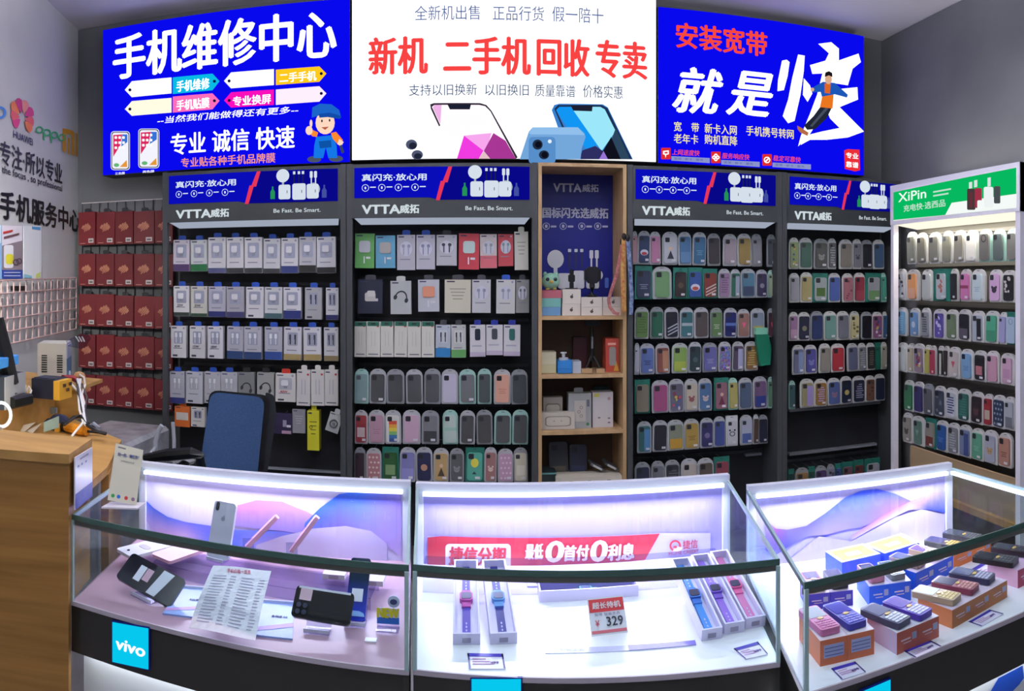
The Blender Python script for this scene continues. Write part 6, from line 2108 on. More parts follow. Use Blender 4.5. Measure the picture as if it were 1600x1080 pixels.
bx = box_row((1487.5, 983), (1573.6, 933), 3, .100, .040, '#c07444', '#d8804c', '#dcc8dc', ['left one of three joined brown-orange boxes under the gold phone', 'middle one of three joined brown-orange boxes under the red phone', 'right one of three joined brown-orange boxes under the dark phone'])
keypad_phone('gold keypad phone with bright screen on brown-orange box', fw(bx[0][0], bx[0][1], .012), bx[0][1] + .25, '#b89c80', '#f0ecf4', '#dcc07c')
keypad_phone('dark red keypad phone on the middle brown-orange box', fw(bx[1][0], bx[1][1], .014), bx[1][1] + .25, '#8c3c54', '#504c68', '#c88c8c')
keypad_phone('dark navy keypad phone on the right brown-orange box', fw(bx[2][0], bx[2][1], .018), bx[2][1] + .25, '#3c3858', '#3c4470', '#b8b4cc')
bx = box_row((1261, 954), (1333, 946), 2, .085, .036, '#463ab8', '#5c50c8', '#d4bcd4', ['violet-blue box in the left corner, under the red-edged phone', 'violet-blue box beside it, under the black phone'])
keypad_phone('red edged grey phone on the left violet-blue box', fw(bx[0][0], bx[0][1], .008), bx[0][1] + .05, '#c84858', '#7c7488', '#8c8498', .085, .040)
keypad_phone('black phone on the right violet-blue box', fw(bx[1][0], bx[1][1], .008), bx[1][1] + .05, '#2c2a34', '#54505c', '#4c4854', .085, .040)
bx = box_row((1358, 948), (1423.6, 938), 2, .10, .046, '#1c5ce0', '#2a6ae8', '#d0c4e0', ['bright blue box under the dark screened phone, left of the pair', 'bright blue box under the grey-green phone, right of the pair'])
keypad_phone('pink phone with dark screen on the left bright blue box', fw(bx[0][0], bx[0][1], .010), bx[0][1] + .12, '#b87890', '#34344c', '#a08090', .088, .036)
keypad_phone('grey-green phone on the right bright blue box', fw(bx[1][0], bx[1][1], .010), bx[1][1] + .12, '#747c84', '#4c5c68', '#dcd8e0', .088, .036)
bx = box_row((1430.5, 924), (1489, 895), 2, .095, .044, '#2458e0', '#3064e8', '#d0bcd4', ['royal blue box under the slate phone, centre of right showcase', 'royal blue box under the violet screened phone'])
keypad_phone('slate phone with bright lower edge on the royal blue box', fw(bx[0][0], bx[0][1], .010), bx[0][1] + .15, '#9c8484', '#545870', '#e8dcd8', .088, .040)
keypad_phone('bronze phone with violet screen on the royal blue box', fw(bx[1][0], bx[1][1], .010), bx[1][1] + .15, '#b89c84', '#5c3c90', '#e4c8a0', .088, .040)
for (pa, pb, wd) in (((1315, 908), (1376, 893), 'left'), ((1382, 893), (1437, 874), 'right')):
    a, b = PZ(*pa, zd), PZ(*pb, zd)
    carton(f'white and blue box with yellow top print against the board, {wd} one', a.lerp(b, .5), face_yaw(a, b), (b - a).length, .085, .046, '#5c70d8', '#2c50d8', '#c8c0d8', 'none', topart='#b89438')
bx = box_row((1490, 889), (1548.6, 863), 2, .095, .036, '#dc7c3c', '#c87c6c', '#cdb4c8', ['orange box by the right glass end, under the gold-keyed black phone', 'orange box at the far right end, under the black phone'])
keypad_phone('black phone with gold keys by the right glass end', fw(bx[0][0], bx[0][1], .006), bx[0][1] + .25, '#343238', '#3c3c44', '#d8b05c')
keypad_phone('black phone with gold centre key, farthest right at the back', fw(bx[1][0], bx[1][1], .010), bx[1][1] + .25, '#34363c', '#40444c', '#5c5c60')
bx = box_row((1590, 920), (1640, 895), 2, .10, .044, '#c0506c', '#e0b0cc', '#d4b4d0', ['pink box cut by the right edge, under the big black phone', 'pink box behind the first at the right edge'])
keypad_phone('big black keypad phone on the pink box at the right edge', fw(bx[0][0], bx[0][1], .02) + Vector((-.012, 0, 0)), bx[0][1] + .35, '#26242c', '#2c2c34', '#4c4a54', .11, .048)
keypad_phone('black phone with red edge behind the big black phone', fw(bx[1][0], bx[1][1], .035), bx[1][1] + .35, '#3c2c34', '#34363c', '#44424c')
price_tag([(1298, 1045), (1336, 1034), (1353, 1050), (1315, 1062)], 'purple framed price tag in front of the two striped-label orange boxes')
price_tag([(1412, 1018), (1454, 1001), (1471, 1010), (1430, 1028)], 'purple framed price tag in front of the coral boxes')
price_tag([(1513, 972), (1546, 953), (1568, 959), (1533, 979)], 'purple framed price tag in front of the brown-orange boxes')
price_tag([(1512, 893), (1538, 878), (1562, 890), (1538, 905)], 'purple framed price tag behind the dark navy keypad phone')

# ------------------------------------------------------------------ left wall: lettering, marks, posters, wire grid
fl = lambda x, y, Y: PL(x, y, .004 - Y)


def wall_sign(label, px, items):
    c = PL(px[0], px[1], .004)
    t = thing('wall_lettering', label, 'wall lettering', c)
    for it in items:
        if it[0] == 'T':
            _, body, box, col, bold, sh = it
            wall_text(body, box, 0, D(col, .5), t, bold, sh, fl)
        else:
            art(it[1], -.001, it[2], t, fl)
    return t


HU = [D(c, .5) for c in ('#c83c78', '#d85c60', '#e07840', '#b82c6c', '#e08c7c')]
def petal(cx, cy, ang, L, Wd, mat):
    a = math.radians(ang)
    ux, uy = math.sin(a), -math.cos(a)
    vx, vy = -uy, ux
    return (mat, *[(cx + (ux * L * u + vx * Wd * v) * .70, cy + uy * L * u + vy * Wd * v + .35 * (ux * L * u + vx * Wd * v) * .70) for u, v in ((.22, 0), (.5, -.3), (.8, -.5), (.98, -.25), (1.0, .1), (.9, .42), (.6, .36))])
wall_sign('pink and orange petal mark with dark name lettering on the left wall', (34, 190), [('A', 'petal_mark', [petal(35, 184, a, 30 if abs(a) < 60 else 26, 17, HU[k % 5]) for k, a in enumerate((-128, -92, -54, -18, 18, 54, 92, 128))]), ('T', 'HUAWEI', (21, 206, 51, 217, 9), '#2a2450', .03, 0)])
wall_sign('blue round letter at the left photo edge on the left wall', (1, 178), [('A', 'round_letter', [(D('#3c7cc8', .5), 'O', 0, 176, 6, 10)])])
wall_sign('green four letter brand lettering on the left wall', (76, 205), [('A', 'ring_letters', [(D('#34b468', .5), 'O', 62 + 11.6 * k, 203 + 4.0 * k, 3.8, 5.8) for k in range(4)] + [(D('#34b468', .5), (x - 1, y), (x + 1, y + .6), (x + 1, y + 14), (x - 1, y + 13)) for x, y in ((69, 206), (80.5, 210))])])
O_ = D('#d09020', .5)
wall_sign('orange square brand lettering on the left wall', (110, 222), [('A', 'square_letters', [(O_, (98, 200), (112, 203.5), (116, 207), (116.5, 243), (112, 242), (112, 211), (103, 208.5), (103, 238), (98, 236)), (O_, (106, 215), (109, 216), (109, 241), (106, 240)), (O_, (118.5, 208), (121.5, 209), (121.5, 245), (118.5, 244))])])
wall_sign('first line of dark lettering on the left wall, under the brand marks', (40, 250), [('T', '专注·所以专业', (0, 228, 97, 262, 22), '#26262e', .03, 0)])
wall_sign('small English lettering line on the left wall', (50, 280), [('T', 'the focus , so professional', (3, 263, 97, 277, 23), '#26262e', .02, 0)])
wall_sign('large black lettering line on the left wall above the posters', (60, 330), [('T', '手机服务中心', (0, 304, 124, 342, 20), '#121216', .045, 0)])

def poster(label, px, items, base, bcol):
    x0, y0, x1, y1 = px
    q = [PL(x0, y1, .0), PL(x1, y1, .0), PL(x1, y0, .0), PL(x0, y0, .0)]
    t = thing('wall_poster', label, 'poster', q[0].lerp(q[1], .5))
    n = (q[1] - q[0]).cross(Vector((0, 0, 1))).normalized()
    MB().prism(q, [p + n * .003 for p in q], D(bcol, .35)).build('poster_sheet', t)
    art('poster_print', -.001, items, t, fl)
    return t
POSTER = poster('grey and blue phone poster with yellow price patch on the left wall', (3, 352, 35, 436), [
    (D('#8c8088', .4), (3, 352), (35, 353), (35, 423), (3, 422)), (D('#e8e2ea', .4), (3, 352), (35, 353), (35, 376), (3, 384)),
    (D('#2c4ca8', .4), (3, 422), (35, 422), (35, 435.5), (3, 435.5)), (D('#e8e8ec', .3), 'R', 6, 383, 21, 419, 3), (D('#e0d838', .4), 'R', 9, 397, 21, 413, 4),
    (D('#4c3c44', .4), 'O', 25, 410, 3.4, 5), (D('#4c3c44', .4), 'O', 30, 408, 3, 4.6), (D('#c83c34', .4), (5, 362), (20, 359), (20, 362), (5, 366)), (D('#6c4c50', .4), (6, 370), (30, 364), (30, 367), (6, 374)),
    (D('#a8b4dc', .4), (6, 425), (32, 425), (32, 427), (6, 427)), (D('#a8b4dc', .4), (6, 430), (32, 430), (32, 432), (6, 432))], None, '#a8a0a8')
poster('white poster with pale blue corners beside the phone poster', (36, 353, 64, 435), [
    (D('#4c9cd0', .4), (50, 354), (63, 355), (63, 360), (50, 358)), (D('#8cc8d8', .4), (37, 428), (50, 431), (50, 435), (37, 434)), (D('#c8d870', .4), (56, 429), (63, 425), (63, 434), (56, 434))], None, '#e8ecee')
poster('light blue poster cut by the left photo edge', (-12, 352, 2, 436), [(D('#d0e4f4', .4), (-12, 352), (2, 352), (2, 380), (-12, 384))], None, '#8cb8e0')

tg = thing('wire_grid', 'pale pink wire grid with empty hooks on the left wall', 'wire grid', PL(60, 540, .02))
GW_ = D('#c8a8a4', .4)
top = [(-10, 439), (119, 434)]
bot = [(-10, 543), (119, 514)]
for i in range(14):
    x = -8 + 127 * i / 13
    f = (x + 10) / 129
    MB().tube([PL(x, 439 - 5 * f, .02), PL(x, 543 - 29 * f, .02)], .0035, GW_, 6).build('grid_wire', tg)
for j in range(6):
    f = j / 5
    MB().tube([PL(-10, 439 + 104 * f, .026), PL(119, 434 + 80 * f, .026)], .0042, GW_, 6).build('grid_wire', tg)
for (x, y) in ((42, 442), (52, 444), (62, 443), (72, 442), (82, 441), (92, 441), (104, 440), (114, 440), (3, 468), (20, 466), (54, 500), (72, 496), (88, 494), (116, 488)):
    a = PL(x, y, .024)
    n = PL(x, y, .064) - a
    t_ = MB().tube([a, a + n * 1.2 + Vector((0, 0, -.01)), a + n * 1.3 + Vector((0, 0, .005))], .003, HOOK, 5)
    t_.tube([a, a + Vector((0, 0, -.05))], .0022, HOOK, 5)
    t_.build('hook', tg)
p = PL(28, 450, .0)
t = thing('wall_socket', 'dark slot plate on the left wall behind the wire grid', 'socket', p)
art('slot_plate', 0, [(D('#1c1c20', .5), (17, 447), (39, 447), (39, 454), (17, 454))], t, lambda x, y, Y: PL(x, y, .004))
wp = PL(-330, 190, 0)  # unseen lamp with its fixture, added to brighten the lower left wall
t = thing('added_wall_lamp', 'small unseen wall lamp, added to brighten the left wall posters', 'lamp', wp)
MB().tube([wp, wp + LWN * .32], .010, BLACK, 8).build('arm', t)
lp = wp + LWN * .34
MB().ball(tuple(lp + Vector((0, 0, .02))), .05, D('#d8d8d8', .4), 12, (1, 1, .5)).build('lamp_shade', t)
lt = PL(-5, 385, 0)
wl = area('added_wall_lamp_light', lp + Vector((0, 0, -.03)), (.12, .12), 5.0, (1.0, .98, .90), (lt - lp).to_track_quat('-Z', 'Y').to_euler())
wl.data.spread = math.radians(50)

# ------------------------------------------------------------------ repair desk on the left
ZL = CZ - .40                           # raised ledge
ZW = CZ - .53                           # worktop
T7 = thing('repair_desk', 'oak veneer repair counter with raised ledge at left front', 'desk', (-1.2, 1.6, 0))
led = [(-1.62, 1.21), (-.886, 1.432), (-.925, 1.605), (-1.66, 1.50)]
MB().slab(led, ZL - .022, ZL, WOOD_LIGHT).build('ledge_top', T7)
fr = [(-1.61, 1.222), (-.892, 1.440), (-.899, 1.462), (-1.615, 1.246)]
MB().slab(fr, 0, ZL - .022, WOOD).build('front_panel', T7)
MB().slab([(-.899, 1.462), (-.8925, 1.441), (-.928, 1.600), (-.948, 1.598)], ZD, ZL - .022, WOOD).build('end_panel', T7)
wt = [(-1.80, 1.52), (-.950, 1.60), (-1.00, 1.82), (-1.128, 2.153), (-1.50, 2.42), (-1.98, 2.2)]
MB().slab(wt, ZW - .022, ZW, WOOD_LIGHT).build('worktop', T7)
MB().slab([(-1.00, 1.83), (-1.02, 1.82), (-1.15, 2.145), (-1.13, 2.152)], .1, ZW - .022, WOOD).build('side_panel', T7)
# hutch along the left wall
HZ = CZ - .405
T8 = thing('desk_hutch', 'oak riser shelf with open yellowish back along the left wall', 'shelf', (-1.7, 2.2, ZW))
MB().slab([(-1.86, 1.57), (-1.395, 1.60), (-1.512, 2.375), (-1.425, 2.385), (-1.46, 2.62), (-1.93, 2.65)], HZ - .014, HZ, WOOD_LIGHT).build('shelf_top', T8)
MB().slab([(-1.430, 1.62), (-1.418, 1.62), (-1.538, 2.385), (-1.55, 2.385)], ZW, HZ - .018, WOOD_LIGHT).build('riser_board', T8)
MB().slab([(-1.55, 2.39), (-1.435, 2.40), (-1.435, 2.418), (-1.55, 2.408)], ZW, HZ - .012, WOOD_LIGHT).build('end_board', T8)
for px, py in ((91, 607), (89, 640)):
    p = PR(px, py, 2.78)
    MB().box((p.x - .012, p.y - .03, p.z - .012), (p.x + .012, p.y - .016, p.z + .012), D('#8c98a8', .2, .5, .6), .004).build('cam_bolt', T8)

def qr_plate(label, q, th_, face_items, name='payment_sign'):
    """flat sign plate from four corners (bl, br, tr, tl)"""
    t = thing(name, label, 'sign', q[0].lerp(q[1], .5))
    n = (q[1] - q[0]).cross(q[3] - q[0]).normalized()
    MB().prism(q, [p - n * th_ for p in q], D('#dcdae8', .3)).build('plate', t)
    at = lambda u, v, k=1: q[0].lerp(q[1], u).lerp(q[3].lerp(q[2], u), v) + n * (.0006 * k)
    for (u0, v0, u1, v1, col, nm) in face_items:
        MB().face([at(u0, v0), at(u1, v0), at(u1, v1), at(u0, v1)], D(col, .4)).build(nm, t)
    return t, at, n
# plate on the desk end
e0, e1 = Vector((-.886, 1.452, 0)), Vector((-.921, 1.592, 0))
zz = lambda px, py, p: CZ + (Y0 - py) / F * math.hypot(p.x, p.y)
q = [Vector((e0.x, e0.y, zz(112, 797, e0))), Vector((e1.x, e1.y, zz(138, 775, e1))), Vector((e1.x, e1.y, zz(138, 699, e1))), Vector((e0.x, e0.y, zz(112, 715, e0)))]
q = [p + Vector((.004, .0008, 0)) for p in q]
t, at, n = qr_plate('white and blue payment sign on the end of the desk', q, .003, [(0, 0, 1, .30, '#3440a0', 'blue_foot'), (.25, .9, .75, .94, '#8c8ca8', 'print'), (.12, .78, .22, .82, '#7c8cc0', 'print'), (.32, .78, .42, .82, '#7c8cc0', 'print'), (.55, .78, .65, .82, '#7c8cc0', 'print'), (.42, .1, .58, .2, '#8c98d8', 'print')])
# leaning card on the glass top
zt = ZG + .002
c0 = PZ(196, 792, zt)
q = []
for px, py, dy in ((168, 786, 0), (213, 794, 0), (224, 708, .035), (181, 697, .035)):
    t_ = th(px)
    r = math.hypot(c0.x, c0.y) + dy
    q.append(Vector((r * math.sin(t_), r * math.cos(t_), CZ + (Y0 - py) / F * r)))
lowest = min(p.z for p in q)
q = [p + Vector((0, 0, zt + .004 - lowest)) for p in q]
t, at, n = qr_plate('cream scan-to-pay stand leaning back on the left glass top', q, .003, [(0, 0, 1, 1, '#d0ccb8', 'card_face'), (.1, .93, .38, .955, '#6c6c70', 'print')], 'payment_stand')
ax = (q[1] - q[0]).normalized()
up = (q[3] - q[0])
up = (up - ax * up.dot(ax)).normalized()
lettering('扫一扫，领红包！', (at(.5, .83, 2), ax, up, n), .052, .0085, D('#2c3c8c', .4), t, .03)
lettering('支持微信支付宝', (at(.5, .72, 2), ax, up, n), .034, .0045, D('#7c7c78', .4), t)
for u, c_ in ((.16, '#3c9c4c'), (.36, '#2c6cc8'), (.62, '#c83c3c'), (.86, '#8c6c8c')):
    MB().face([at(u, .09, 2) + ax * .0045 * math.cos(2 * math.pi * k / 12) + up * .0045 * math.sin(2 * math.pi * k / 12) for k in range(12)], D(c_, .4)).build('round_mark', t)
bc = (q[0] + q[1]) / 2
MB().slab([(q[0].x - .006, q[0].y - .02), (q[1].x + .012, q[1].y - .02), (q[1].x + .012, q[1].y + .03), (q[0].x - .006, q[0].y + .03)], zt, zt + .004, D('#d6d2d8', .3)).build('base', t)

# boxes and tools on the desk
def dbox(label, name, px, yt, yb, r, depth, rot, col, cat, extra=None, zbase=None):
    """box whose front is centred at the photo box, at distance r; rot turns it from facing the camera"""
    xm = (px[0] + px[1]) / 2
    w = (px[1] - px[0]) / F * r
    b = PR(xm, yb, r)
    h = (yb - yt) / F * r
    if zbase is not None:
        b.z = zbase
    t = posed(name, label, cat, pose(b, -th(xm) + rot))
    lmesh(MB().box((-w / 2, 0, 0), (w / 2, depth, h), D(col, .5), .003), 'housing', t)
    if extra:
        extra(t, w, h, depth)
    return t
def ups(t, w, h, d):
    for s in (-.25, .28):
        m = MB()
        for k in range(8):
            m.box((s * w - .012, -.001, h * .28 + k * .009), (s * w + .010, 0, h * .28 + .005 + k * .009), BLACK)
        lmesh(m, 'vent', t)
    lmesh(MB().box((w / 2, .004, .01), (w / 2 + .002, d - .004, h * .62), D('#4c7494', .4)), 'control_panel', t)
    lmesh(MB().box((w / 2, .01, h * .62), (w / 2 + .0025, d - .01, h * .95), D('#9ca8c4', .4)), 'label_plate', t)
    lmesh(MB().ball((w / 2 + .003, d * .5, h * .2), .012, D('#c8d0d8', .3), 10, (.4, 1, 1)), 'dial', t)
dbox('beige metal voltage stabiliser box with vents on the desk riser', 'voltage_stabiliser', (58, 104), 529, 592, 2.86, .15, -.15, '#b4b2a8', 'power box', ups, HZ)
def psu(t, w, h, d):
    lmesh(MB().box((w / 2 - .002, -.003, .0), (w / 2 + .022, d * .9, h * .95), D('#c89830', .5)), 'yellow_panel', t)
    for x, z in ((.3, .7), (.55, .45), (.75, .72)):
        lmesh(MB().box((w / 2 + .022, d * (x - .1), h * (z - .08)), (w / 2 + .026, d * (x + .08), h * (z + .08)), D('#4c3424', .5)), 'knob', t)
    lmesh(MB().box((-w * .45, .01, h), (w * .45, d - .01, h + .002), D('#24283c', .5)), 'lid', t)
dbox('dark navy power supply with yellow front on the desk riser', 'power_supply', (46, 88), 567, 598, 2.50, .09, -.55, '#1c2034', 'power supply', psu, HZ)
def adp(t, w, h, d):
    lmesh(MB().tube([(w * .45, -.005, h * .5), (w * .62, -.01, h * .9), (w * .8, -.01, h * .6), (w * .6, -.02, .01), (0, -.03, .006)], .004, D('#dcdcd8', .4), 6), 'cord', t)
    lmesh(MB().box((-w * .2, -.004, h * .3), (w * .1, 0, h * .7), D('#8c8c7c', .5)), 'socket_face', t)
dbox('cream power strip with white cord left of navy power supply', 'power_strip', (21, 42), 568, 590, 2.5, .05, .2, '#d0ceb8', 'power strip', adp, HZ)
dbox('dark slate equipment box at the left photo edge on the riser', 'equipment_box', (-38, 9), 577, 628, 2.30, .16, -.45, '#2c3444', 'equipment box', lambda t, w, h, d: lmesh(MB().box((w / 2, .0, .0), (w / 2 + .003, d, h), D('#8c9098', .4)), 'side_plate', t), HZ)
tb = dbox('bright blue tray lying on the slate equipment box', 'parts_tray', (-38, 3), 560, 576, 2.30, .14, -.45, '#3c88d0', 'tray', None)
# microscope arm: black slanting stand
zb = HZ
m0 = PR(26, 615, 2.36)
t = thing('microscope_stand', 'black slanted microscope stand at the left edge of the desk riser', 'stand', (m0.x, m0.y, zb))
MB().box((m0.x - .05, m0.y - .05, zb), (m0.x + .03, m0.y + .05, zb + .035), BLACK, .006).build('base', t)
a, b = PR(17, 600, 2.36), PR(-6, 498, 2.36)
MB().tube([a + Vector((0, 0, -.03)), a, a.lerp(b, .5), b], [.022, .026, .028, .024], BLACK, 8).build('arm', t)
# magnifier lamp ring
rc = PR(2, 648, 2.08)
t = thing('ring_lamp', 'white ring lamp at the left photo edge in front of the riser', 'lamp', (rc.x, rc.y, ZW))
pts = [rc + Vector((.026 * math.cos(a_), .010 * math.cos(a_), .034 * math.sin(a_))) for a_ in [2 * math.pi * k / 20 for k in range(21)]]
MB().tube(pts, .005, E('#f4f8f8', 1.2), 8).build('ring_tube', t)
MB().tube([rc + Vector((0, 0, -.034)), Vector((rc.x - .03, rc.y, ZW + .01))], .006, D('#d8d8d8', .4), 6).build('stem', t)
MB().slab(ell(rc.x - .03, rc.y, .03, .03), ZW, ZW + .012, D('#d0d0d0', .4)).build('base', t)
area('ring_lamp_light', rc + Vector((.03, .02, .0)), (.06, .06), .9, (1.0, .9, .60), (Vector((-1.50, 2.30, HZ - .08)) - rc).to_track_quat('-Z', 'Y').to_euler())
# tools on the worktop
p = PZ(122, 671, ZW + .02)
t = thing('heat_gun', 'orange handled tool lying on the worktop', 'tool', (p.x, p.y, ZW))
MB().tube([PZ(104, 667, ZW + .02), PZ(118, 670, ZW + .02), PZ(136, 674, ZW + .018)], [.016, .019, .016], D('#d88c20', .45), 10).build('handle', t)
MB().tube([PZ(106, 667, ZW + .02), PZ(96, 664, ZW + .025)], [.017, .012], BLACK, 10).build('nozzle', t)
MB().tube([PZ(136, 674, ZW + .018), PZ(146, 675, ZW + .012), PZ(165, 677, ZW + .006)], .005, BLACK, 6).build('cord', t)
p = PZ(88, 674, ZW)
t = thing('pouch', 'crumpled navy cloth with tools left of the orange handled tool', 'cloth', (p.x, p.y, ZW))
mm = MB()
NV = noisy('navy_cloth', '#161c3c', '#20284c', 20, rough=.8)
for dx, dz, r_ in ((-.03, 0, .03), (0, .012, .034), (.028, .0, .026), (.01, .02, .024)):
    mm.ball((p.x + dx, p.y + .02, ZW + r_ * .6 + dz), r_, NV, 10, (1.2, .8, .75))
mm.build('cloth', t, smooth=True)
MB().box((p.x + .0, p.y - .012, ZW + .001), (p.x + .02, p.y - .004, ZW + .03), D('#c8902c', .5)).build('yellow_handle', t)
q = [PR(68, 675, 2.34), PR(92, 668, 2.42), PR(92, 650, 2.42), PR(68, 660, 2.34)]
t = thing('clear_sheet', 'pale green clear plastic sheet standing against the riser', 'plastic sheet', q[0].lerp(q[1], .5))
MB().prism(q, [p_ + Vector((.002, -.002, 0)) for p_ in q], D('#98b0a4', .25)).build('sheet', t)
for (x, y, w_, lab) in ((32, 672, .05, 'crumpled white paper scrap beside the ring lamp'), (50, 675, .025, 'small white paper scrap right of the larger scrap')):
    p = PZ(x, y, ZW + .002)
    t = thing('paper_scrap', lab, 'paper', (p.x, p.y, ZW))
    MB().prism([(p.x - w_, p.y, ZW + .001), (p.x + w_ * .6, p.y - .02, ZW + .001), (p.x + w_, p.y + .02, ZW + .03), (p.x - w_ * .2, p.y + .04, ZW + .012)],
               [(p.x - w_, p.y, ZW + .002), (p.x + w_ * .6, p.y - .02, ZW + .002), (p.x + w_, p.y + .02, ZW + .031), (p.x - w_ * .2, p.y + .04, ZW + .013)], D('#d4ccc0', .6)).build('paper', t)
p = PZ(57, 601, HZ)
t = thing('plastic_bit', 'tiny reddish plastic bit on the riser top', 'plastic bit', (p.x, p.y, HZ))
MB().ball((p.x, p.y, HZ + .004), .009, D('#a86a5c', .5), 8, (1.6, .8, .5)).build('bit', t)
# cable bundle hanging from the riser end
cb = PR(122, 590, 2.75)
t = thing('cable_bundle', 'white and black cables hanging from the riser end to the worktop', 'cables', (cb.x, cb.y, ZW))
MB().tube([PR(98, 590, 2.62), PR(112, 590, 2.66), PR(124, 597, 2.68)], .010, D('#8c2c38', .5), 6).build('red_cable', t)
MB().ball(tuple(PR(124, 588, 2.68)), .022, D('#a87c50', .6), 8, (1.2, .8, .8)).build('cable_knot', t)
for k, (pts, col, r_) in enumerate((([(124, 585), (131, 590), (133, 602), (128, 616), (133, 634)], '#d8d2d0', .004), ([(121, 592), (124, 610), (128, 630), (132, 652), (134, 664)], '#d4d4da', .006), ([(126, 592), (124, 606), (127, 622), (131, 640), (130, 660)], '#e0dcdc', .005),
                                    ([(120, 594), (124, 622), (130, 645), (138, 662)], '#1c1c22', .005), ([(106, 594), (122, 612), (124, 640), (130, 660), (112, 682)], '#e0e0e0', .004), ([(128, 600), (136, 622), (132, 642), (136, 660)], '#3a3238', .004), ([(100, 664), (116, 652), (126, 650), (136, 664), (150, 674), (166, 678)], '#16161a', .006))):
    MB().tube([PR(x, y, 2.66 - .25 * max(0, (y - 600)) / 80) for x, y in pts], r_, D(col, .45), 6).build('cable', t)
p = PR(122, 525, 2.9)
t = thing('clear_bag', 'small shiny clear bag on top of the stabiliser corner', 'bag', PR(122, 545, 2.9))
a = [PR(103, 533, 2.84), PR(128, 521, 2.84), PR(134, 530, 2.84), (PR(125, 545, 2.84)), PR(106, 541, 2.84)]
MB().prism(a, [q_ + Vector((0, .04, 0)) for q_ in a], ACRYL).build('bag', t)
m = MB()
for k in range(3):
    m.tube([PR(118 + 5 * k, 526, 2.838), PR(124 + 4 * k, 534, 2.838)], .003, D('#9ca0ac', .3), 5)
m.build('bag_contents', t)

# ------------------------------------------------------------------ behind the left counter: film-wrapped stack, chair frame, office chair
c = P(196, 700, 3.2)
zt_ = CZ + (Y0 - 672) / F * 3.55
t = thing('wrapped_stack', 'low grey stack wrapped in clear film under the red packs', 'stack', (c.x - .05, 3.45, 0))
a0, a1 = P(142, 672, 3.4).x, P(250, 672, 3.4).x
FILM = noisy('wrap_film', '#8a8c92', '#b4b6ba', 9, rough=.25, bump=.6)
MB().box((a0, 3.0, 0), (a1 - .03, 3.58, .72), FILM, .02).build('wrapped_body', t)
MB().tube([(a0, 3.0, .725), ((a0 + a1) / 2, 2.995, .735), (a1, 3.0, .715)], .008, D('#c8cace', .3), 6).build('film_edge', t)
t = thing('folding_chair', 'white tube folding chair frame behind the desk end', 'chair', (P(150, 700, 2.9).x, 2.9, 0))
TU = D('#a8acb4', .3)
MB().tube([P(140, 668, 2.8), P(147, 663, 2.8), P(153, 668, 2.8), P(155, 684, 2.8), Vector((P(156, 700, 2.8).x, 2.8, 0))], .011, TU, 8).build('frame_tube', t)
MB().tube([Vector((P(243, 700, 3.3).x, 3.3, 0)), P(243, 690, 3.3), P(248, 672, 3.3), P(253, 665, 3.3)], .012, D('#b8bcc4', .3), 8).build('frame_tube', t)
MB().tube([Vector((P(272, 700, 3.3).x, 3.3, 0)), P(272, 690, 3.3), P(270, 660, 3.3)], .010, TU, 8).build('frame_tube', t)
MB().tube([P(155, 700, 2.8), P(200, 745, 2.9), P(243, 700, 3.3)], .010, TU, 8).build('cross_tube', t)

YC = 2.75
seat_c = P(352, 800, YC)
T9 = thing('office_chair', 'blue fabric office chair with black frame behind the left showcase', 'chair', (seat_c.x, YC - .1, 0))
def rounded_outline(pts, r=8):
    out = []
    n_ = len(pts)
    for i in range(n_):
        p0, p1, p2 = Vector(pts[i - 1]), Vector(pts[i]), Vector(pts[(i + 1) % n_])
        d0, d1 = (p0 - p1).normalized(), (p2 - p1).normalized()
        for k in range(5):
            f = k / 4
            a, b = p1 + d0 * r, p1 + d1 * r
            out.append(tuple((a * (1 - f) + p1 * f) * (1 - f) + (p1 * (1 - f) + b * f) * f))
    return out
def tilted(x, y, off=0.0):
    # the back leans away towards its top and turns to the right
    r = YC + .06 * (760 - y) / 150 + (x - 352) * .0022 + off
    return P(x, y, r)
bo = rounded_outline([(329, 612), (414, 621), (400, 765), (308, 760)], 16)
MB().prism([tilted(x, y) for x, y in bo], [tilted(x, y, .05) for x, y in bo], FABRIC).build('backrest', T9)
fo = rounded_outline([(327, 609), (424, 618), (408, 768), (312, 768)], 16)
MB().prism([tilted(x, y, .03) for x, y in fo], [tilted(x, y, .09) for x, y in fo], BLACK).build('back_frame', T9)
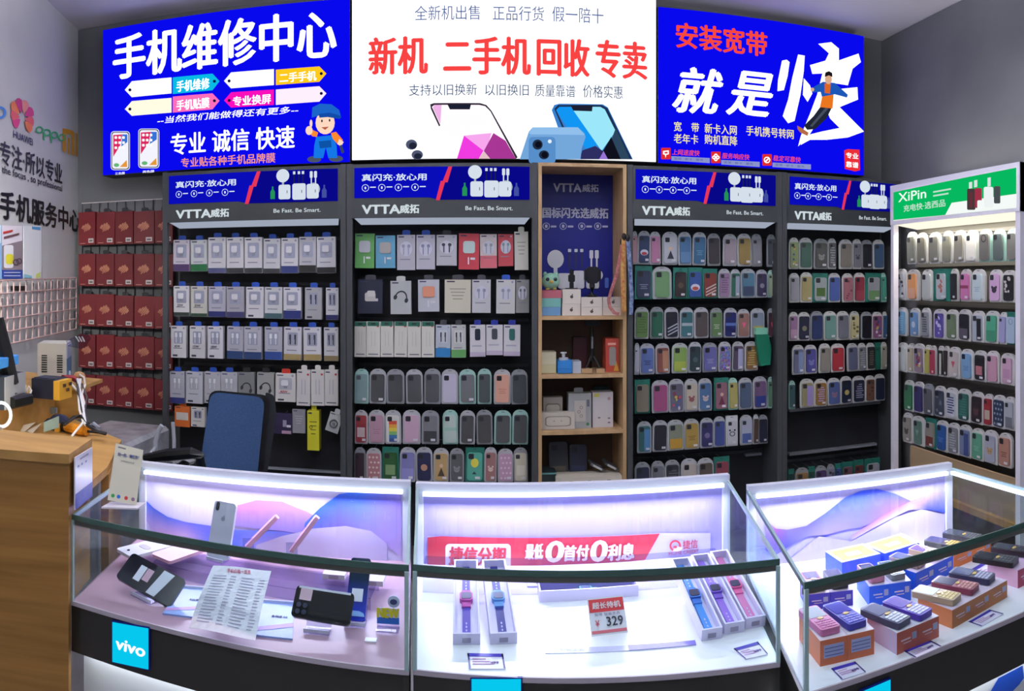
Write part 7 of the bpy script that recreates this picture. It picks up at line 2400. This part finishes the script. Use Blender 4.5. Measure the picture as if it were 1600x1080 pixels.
ro = rounded_outline([(414, 612), (429, 618), (432, 650), (413, 768), (402, 768), (418, 640)], 6)
MB().prism([tilted(x, y, .05) for x, y in ro], [tilted(x, y, .12) for x, y in ro], D('#1c1e24', .6)).build('frame_edge', T9)
sx_, sy_ = seat_c.x, YC - .22
MB().slab(rounded_outline([(sx_ - .24, sy_ - .22), (sx_ + .20, sy_ - .22), (sx_ + .20, sy_ + .24), (sx_ - .24, sy_ + .24)], .06), .45, .53, FABRIC).build('seat', T9)
MB().tube([(sx_ - .02, sy_, .45), (sx_ - .02, sy_, .12)], .03, BLACK, 10).build('gas_column', T9)
for k in range(5):
    a = 2 * math.pi * k / 5 + .3
    MB().tube([(sx_ - .02, sy_, .11), (sx_ - .02 + .28 * math.cos(a), sy_ + .28 * math.sin(a), .06)], [.025, .018], BLACK, 8).build('leg', T9)
    MB().ball((sx_ - .02 + .28 * math.cos(a), sy_ + .28 * math.sin(a), .03), .03, BLACK, 8).build('castor', T9)
for pts in ([(226, 716), (262, 711), (300, 708), (312, 712)], ):
    MB().tube([P(x, y, 2.55) for x, y in pts] + [P(318, 740, 2.62)], [.016, .024, .022, .018, .016], BLACK, 8).build('armrest', T9)
MB().tube([P(275, 735, 2.55), P(290, 722, 2.56), Vector((sx_ - .22, sy_, .50))], .016, BLACK, 8).build('arm_support', T9)
MB().tube([(sx_, sy_ + .24, .49), (sx_ + .02, YC + .08, .55), (sx_ + .02, YC + .08, .75)], .02, BLACK, 8).build('back_bracket', T9)
# roll of clear tape by the rack foot
p = P(287, 712, 3.55)
t = thing('cable_coil', 'grey coiled cable roll lying behind the chair armrest', 'cable roll', (p.x, 3.3, .0))
MB().box((p.x - .06, 3.36, 0), (p.x + .10, 3.58, .56), D('#26282c', .6)).build('carton', t)
pts = [Vector((p.x + .02 + .06 * math.cos(a_), 3.46 + .05 * math.sin(a_), .582)) for a_ in [2 * math.pi * k / 16 for k in range(17)]]
MB().tube(pts, .022, D('#a4a8ac', .3), 8).build('coil', t)
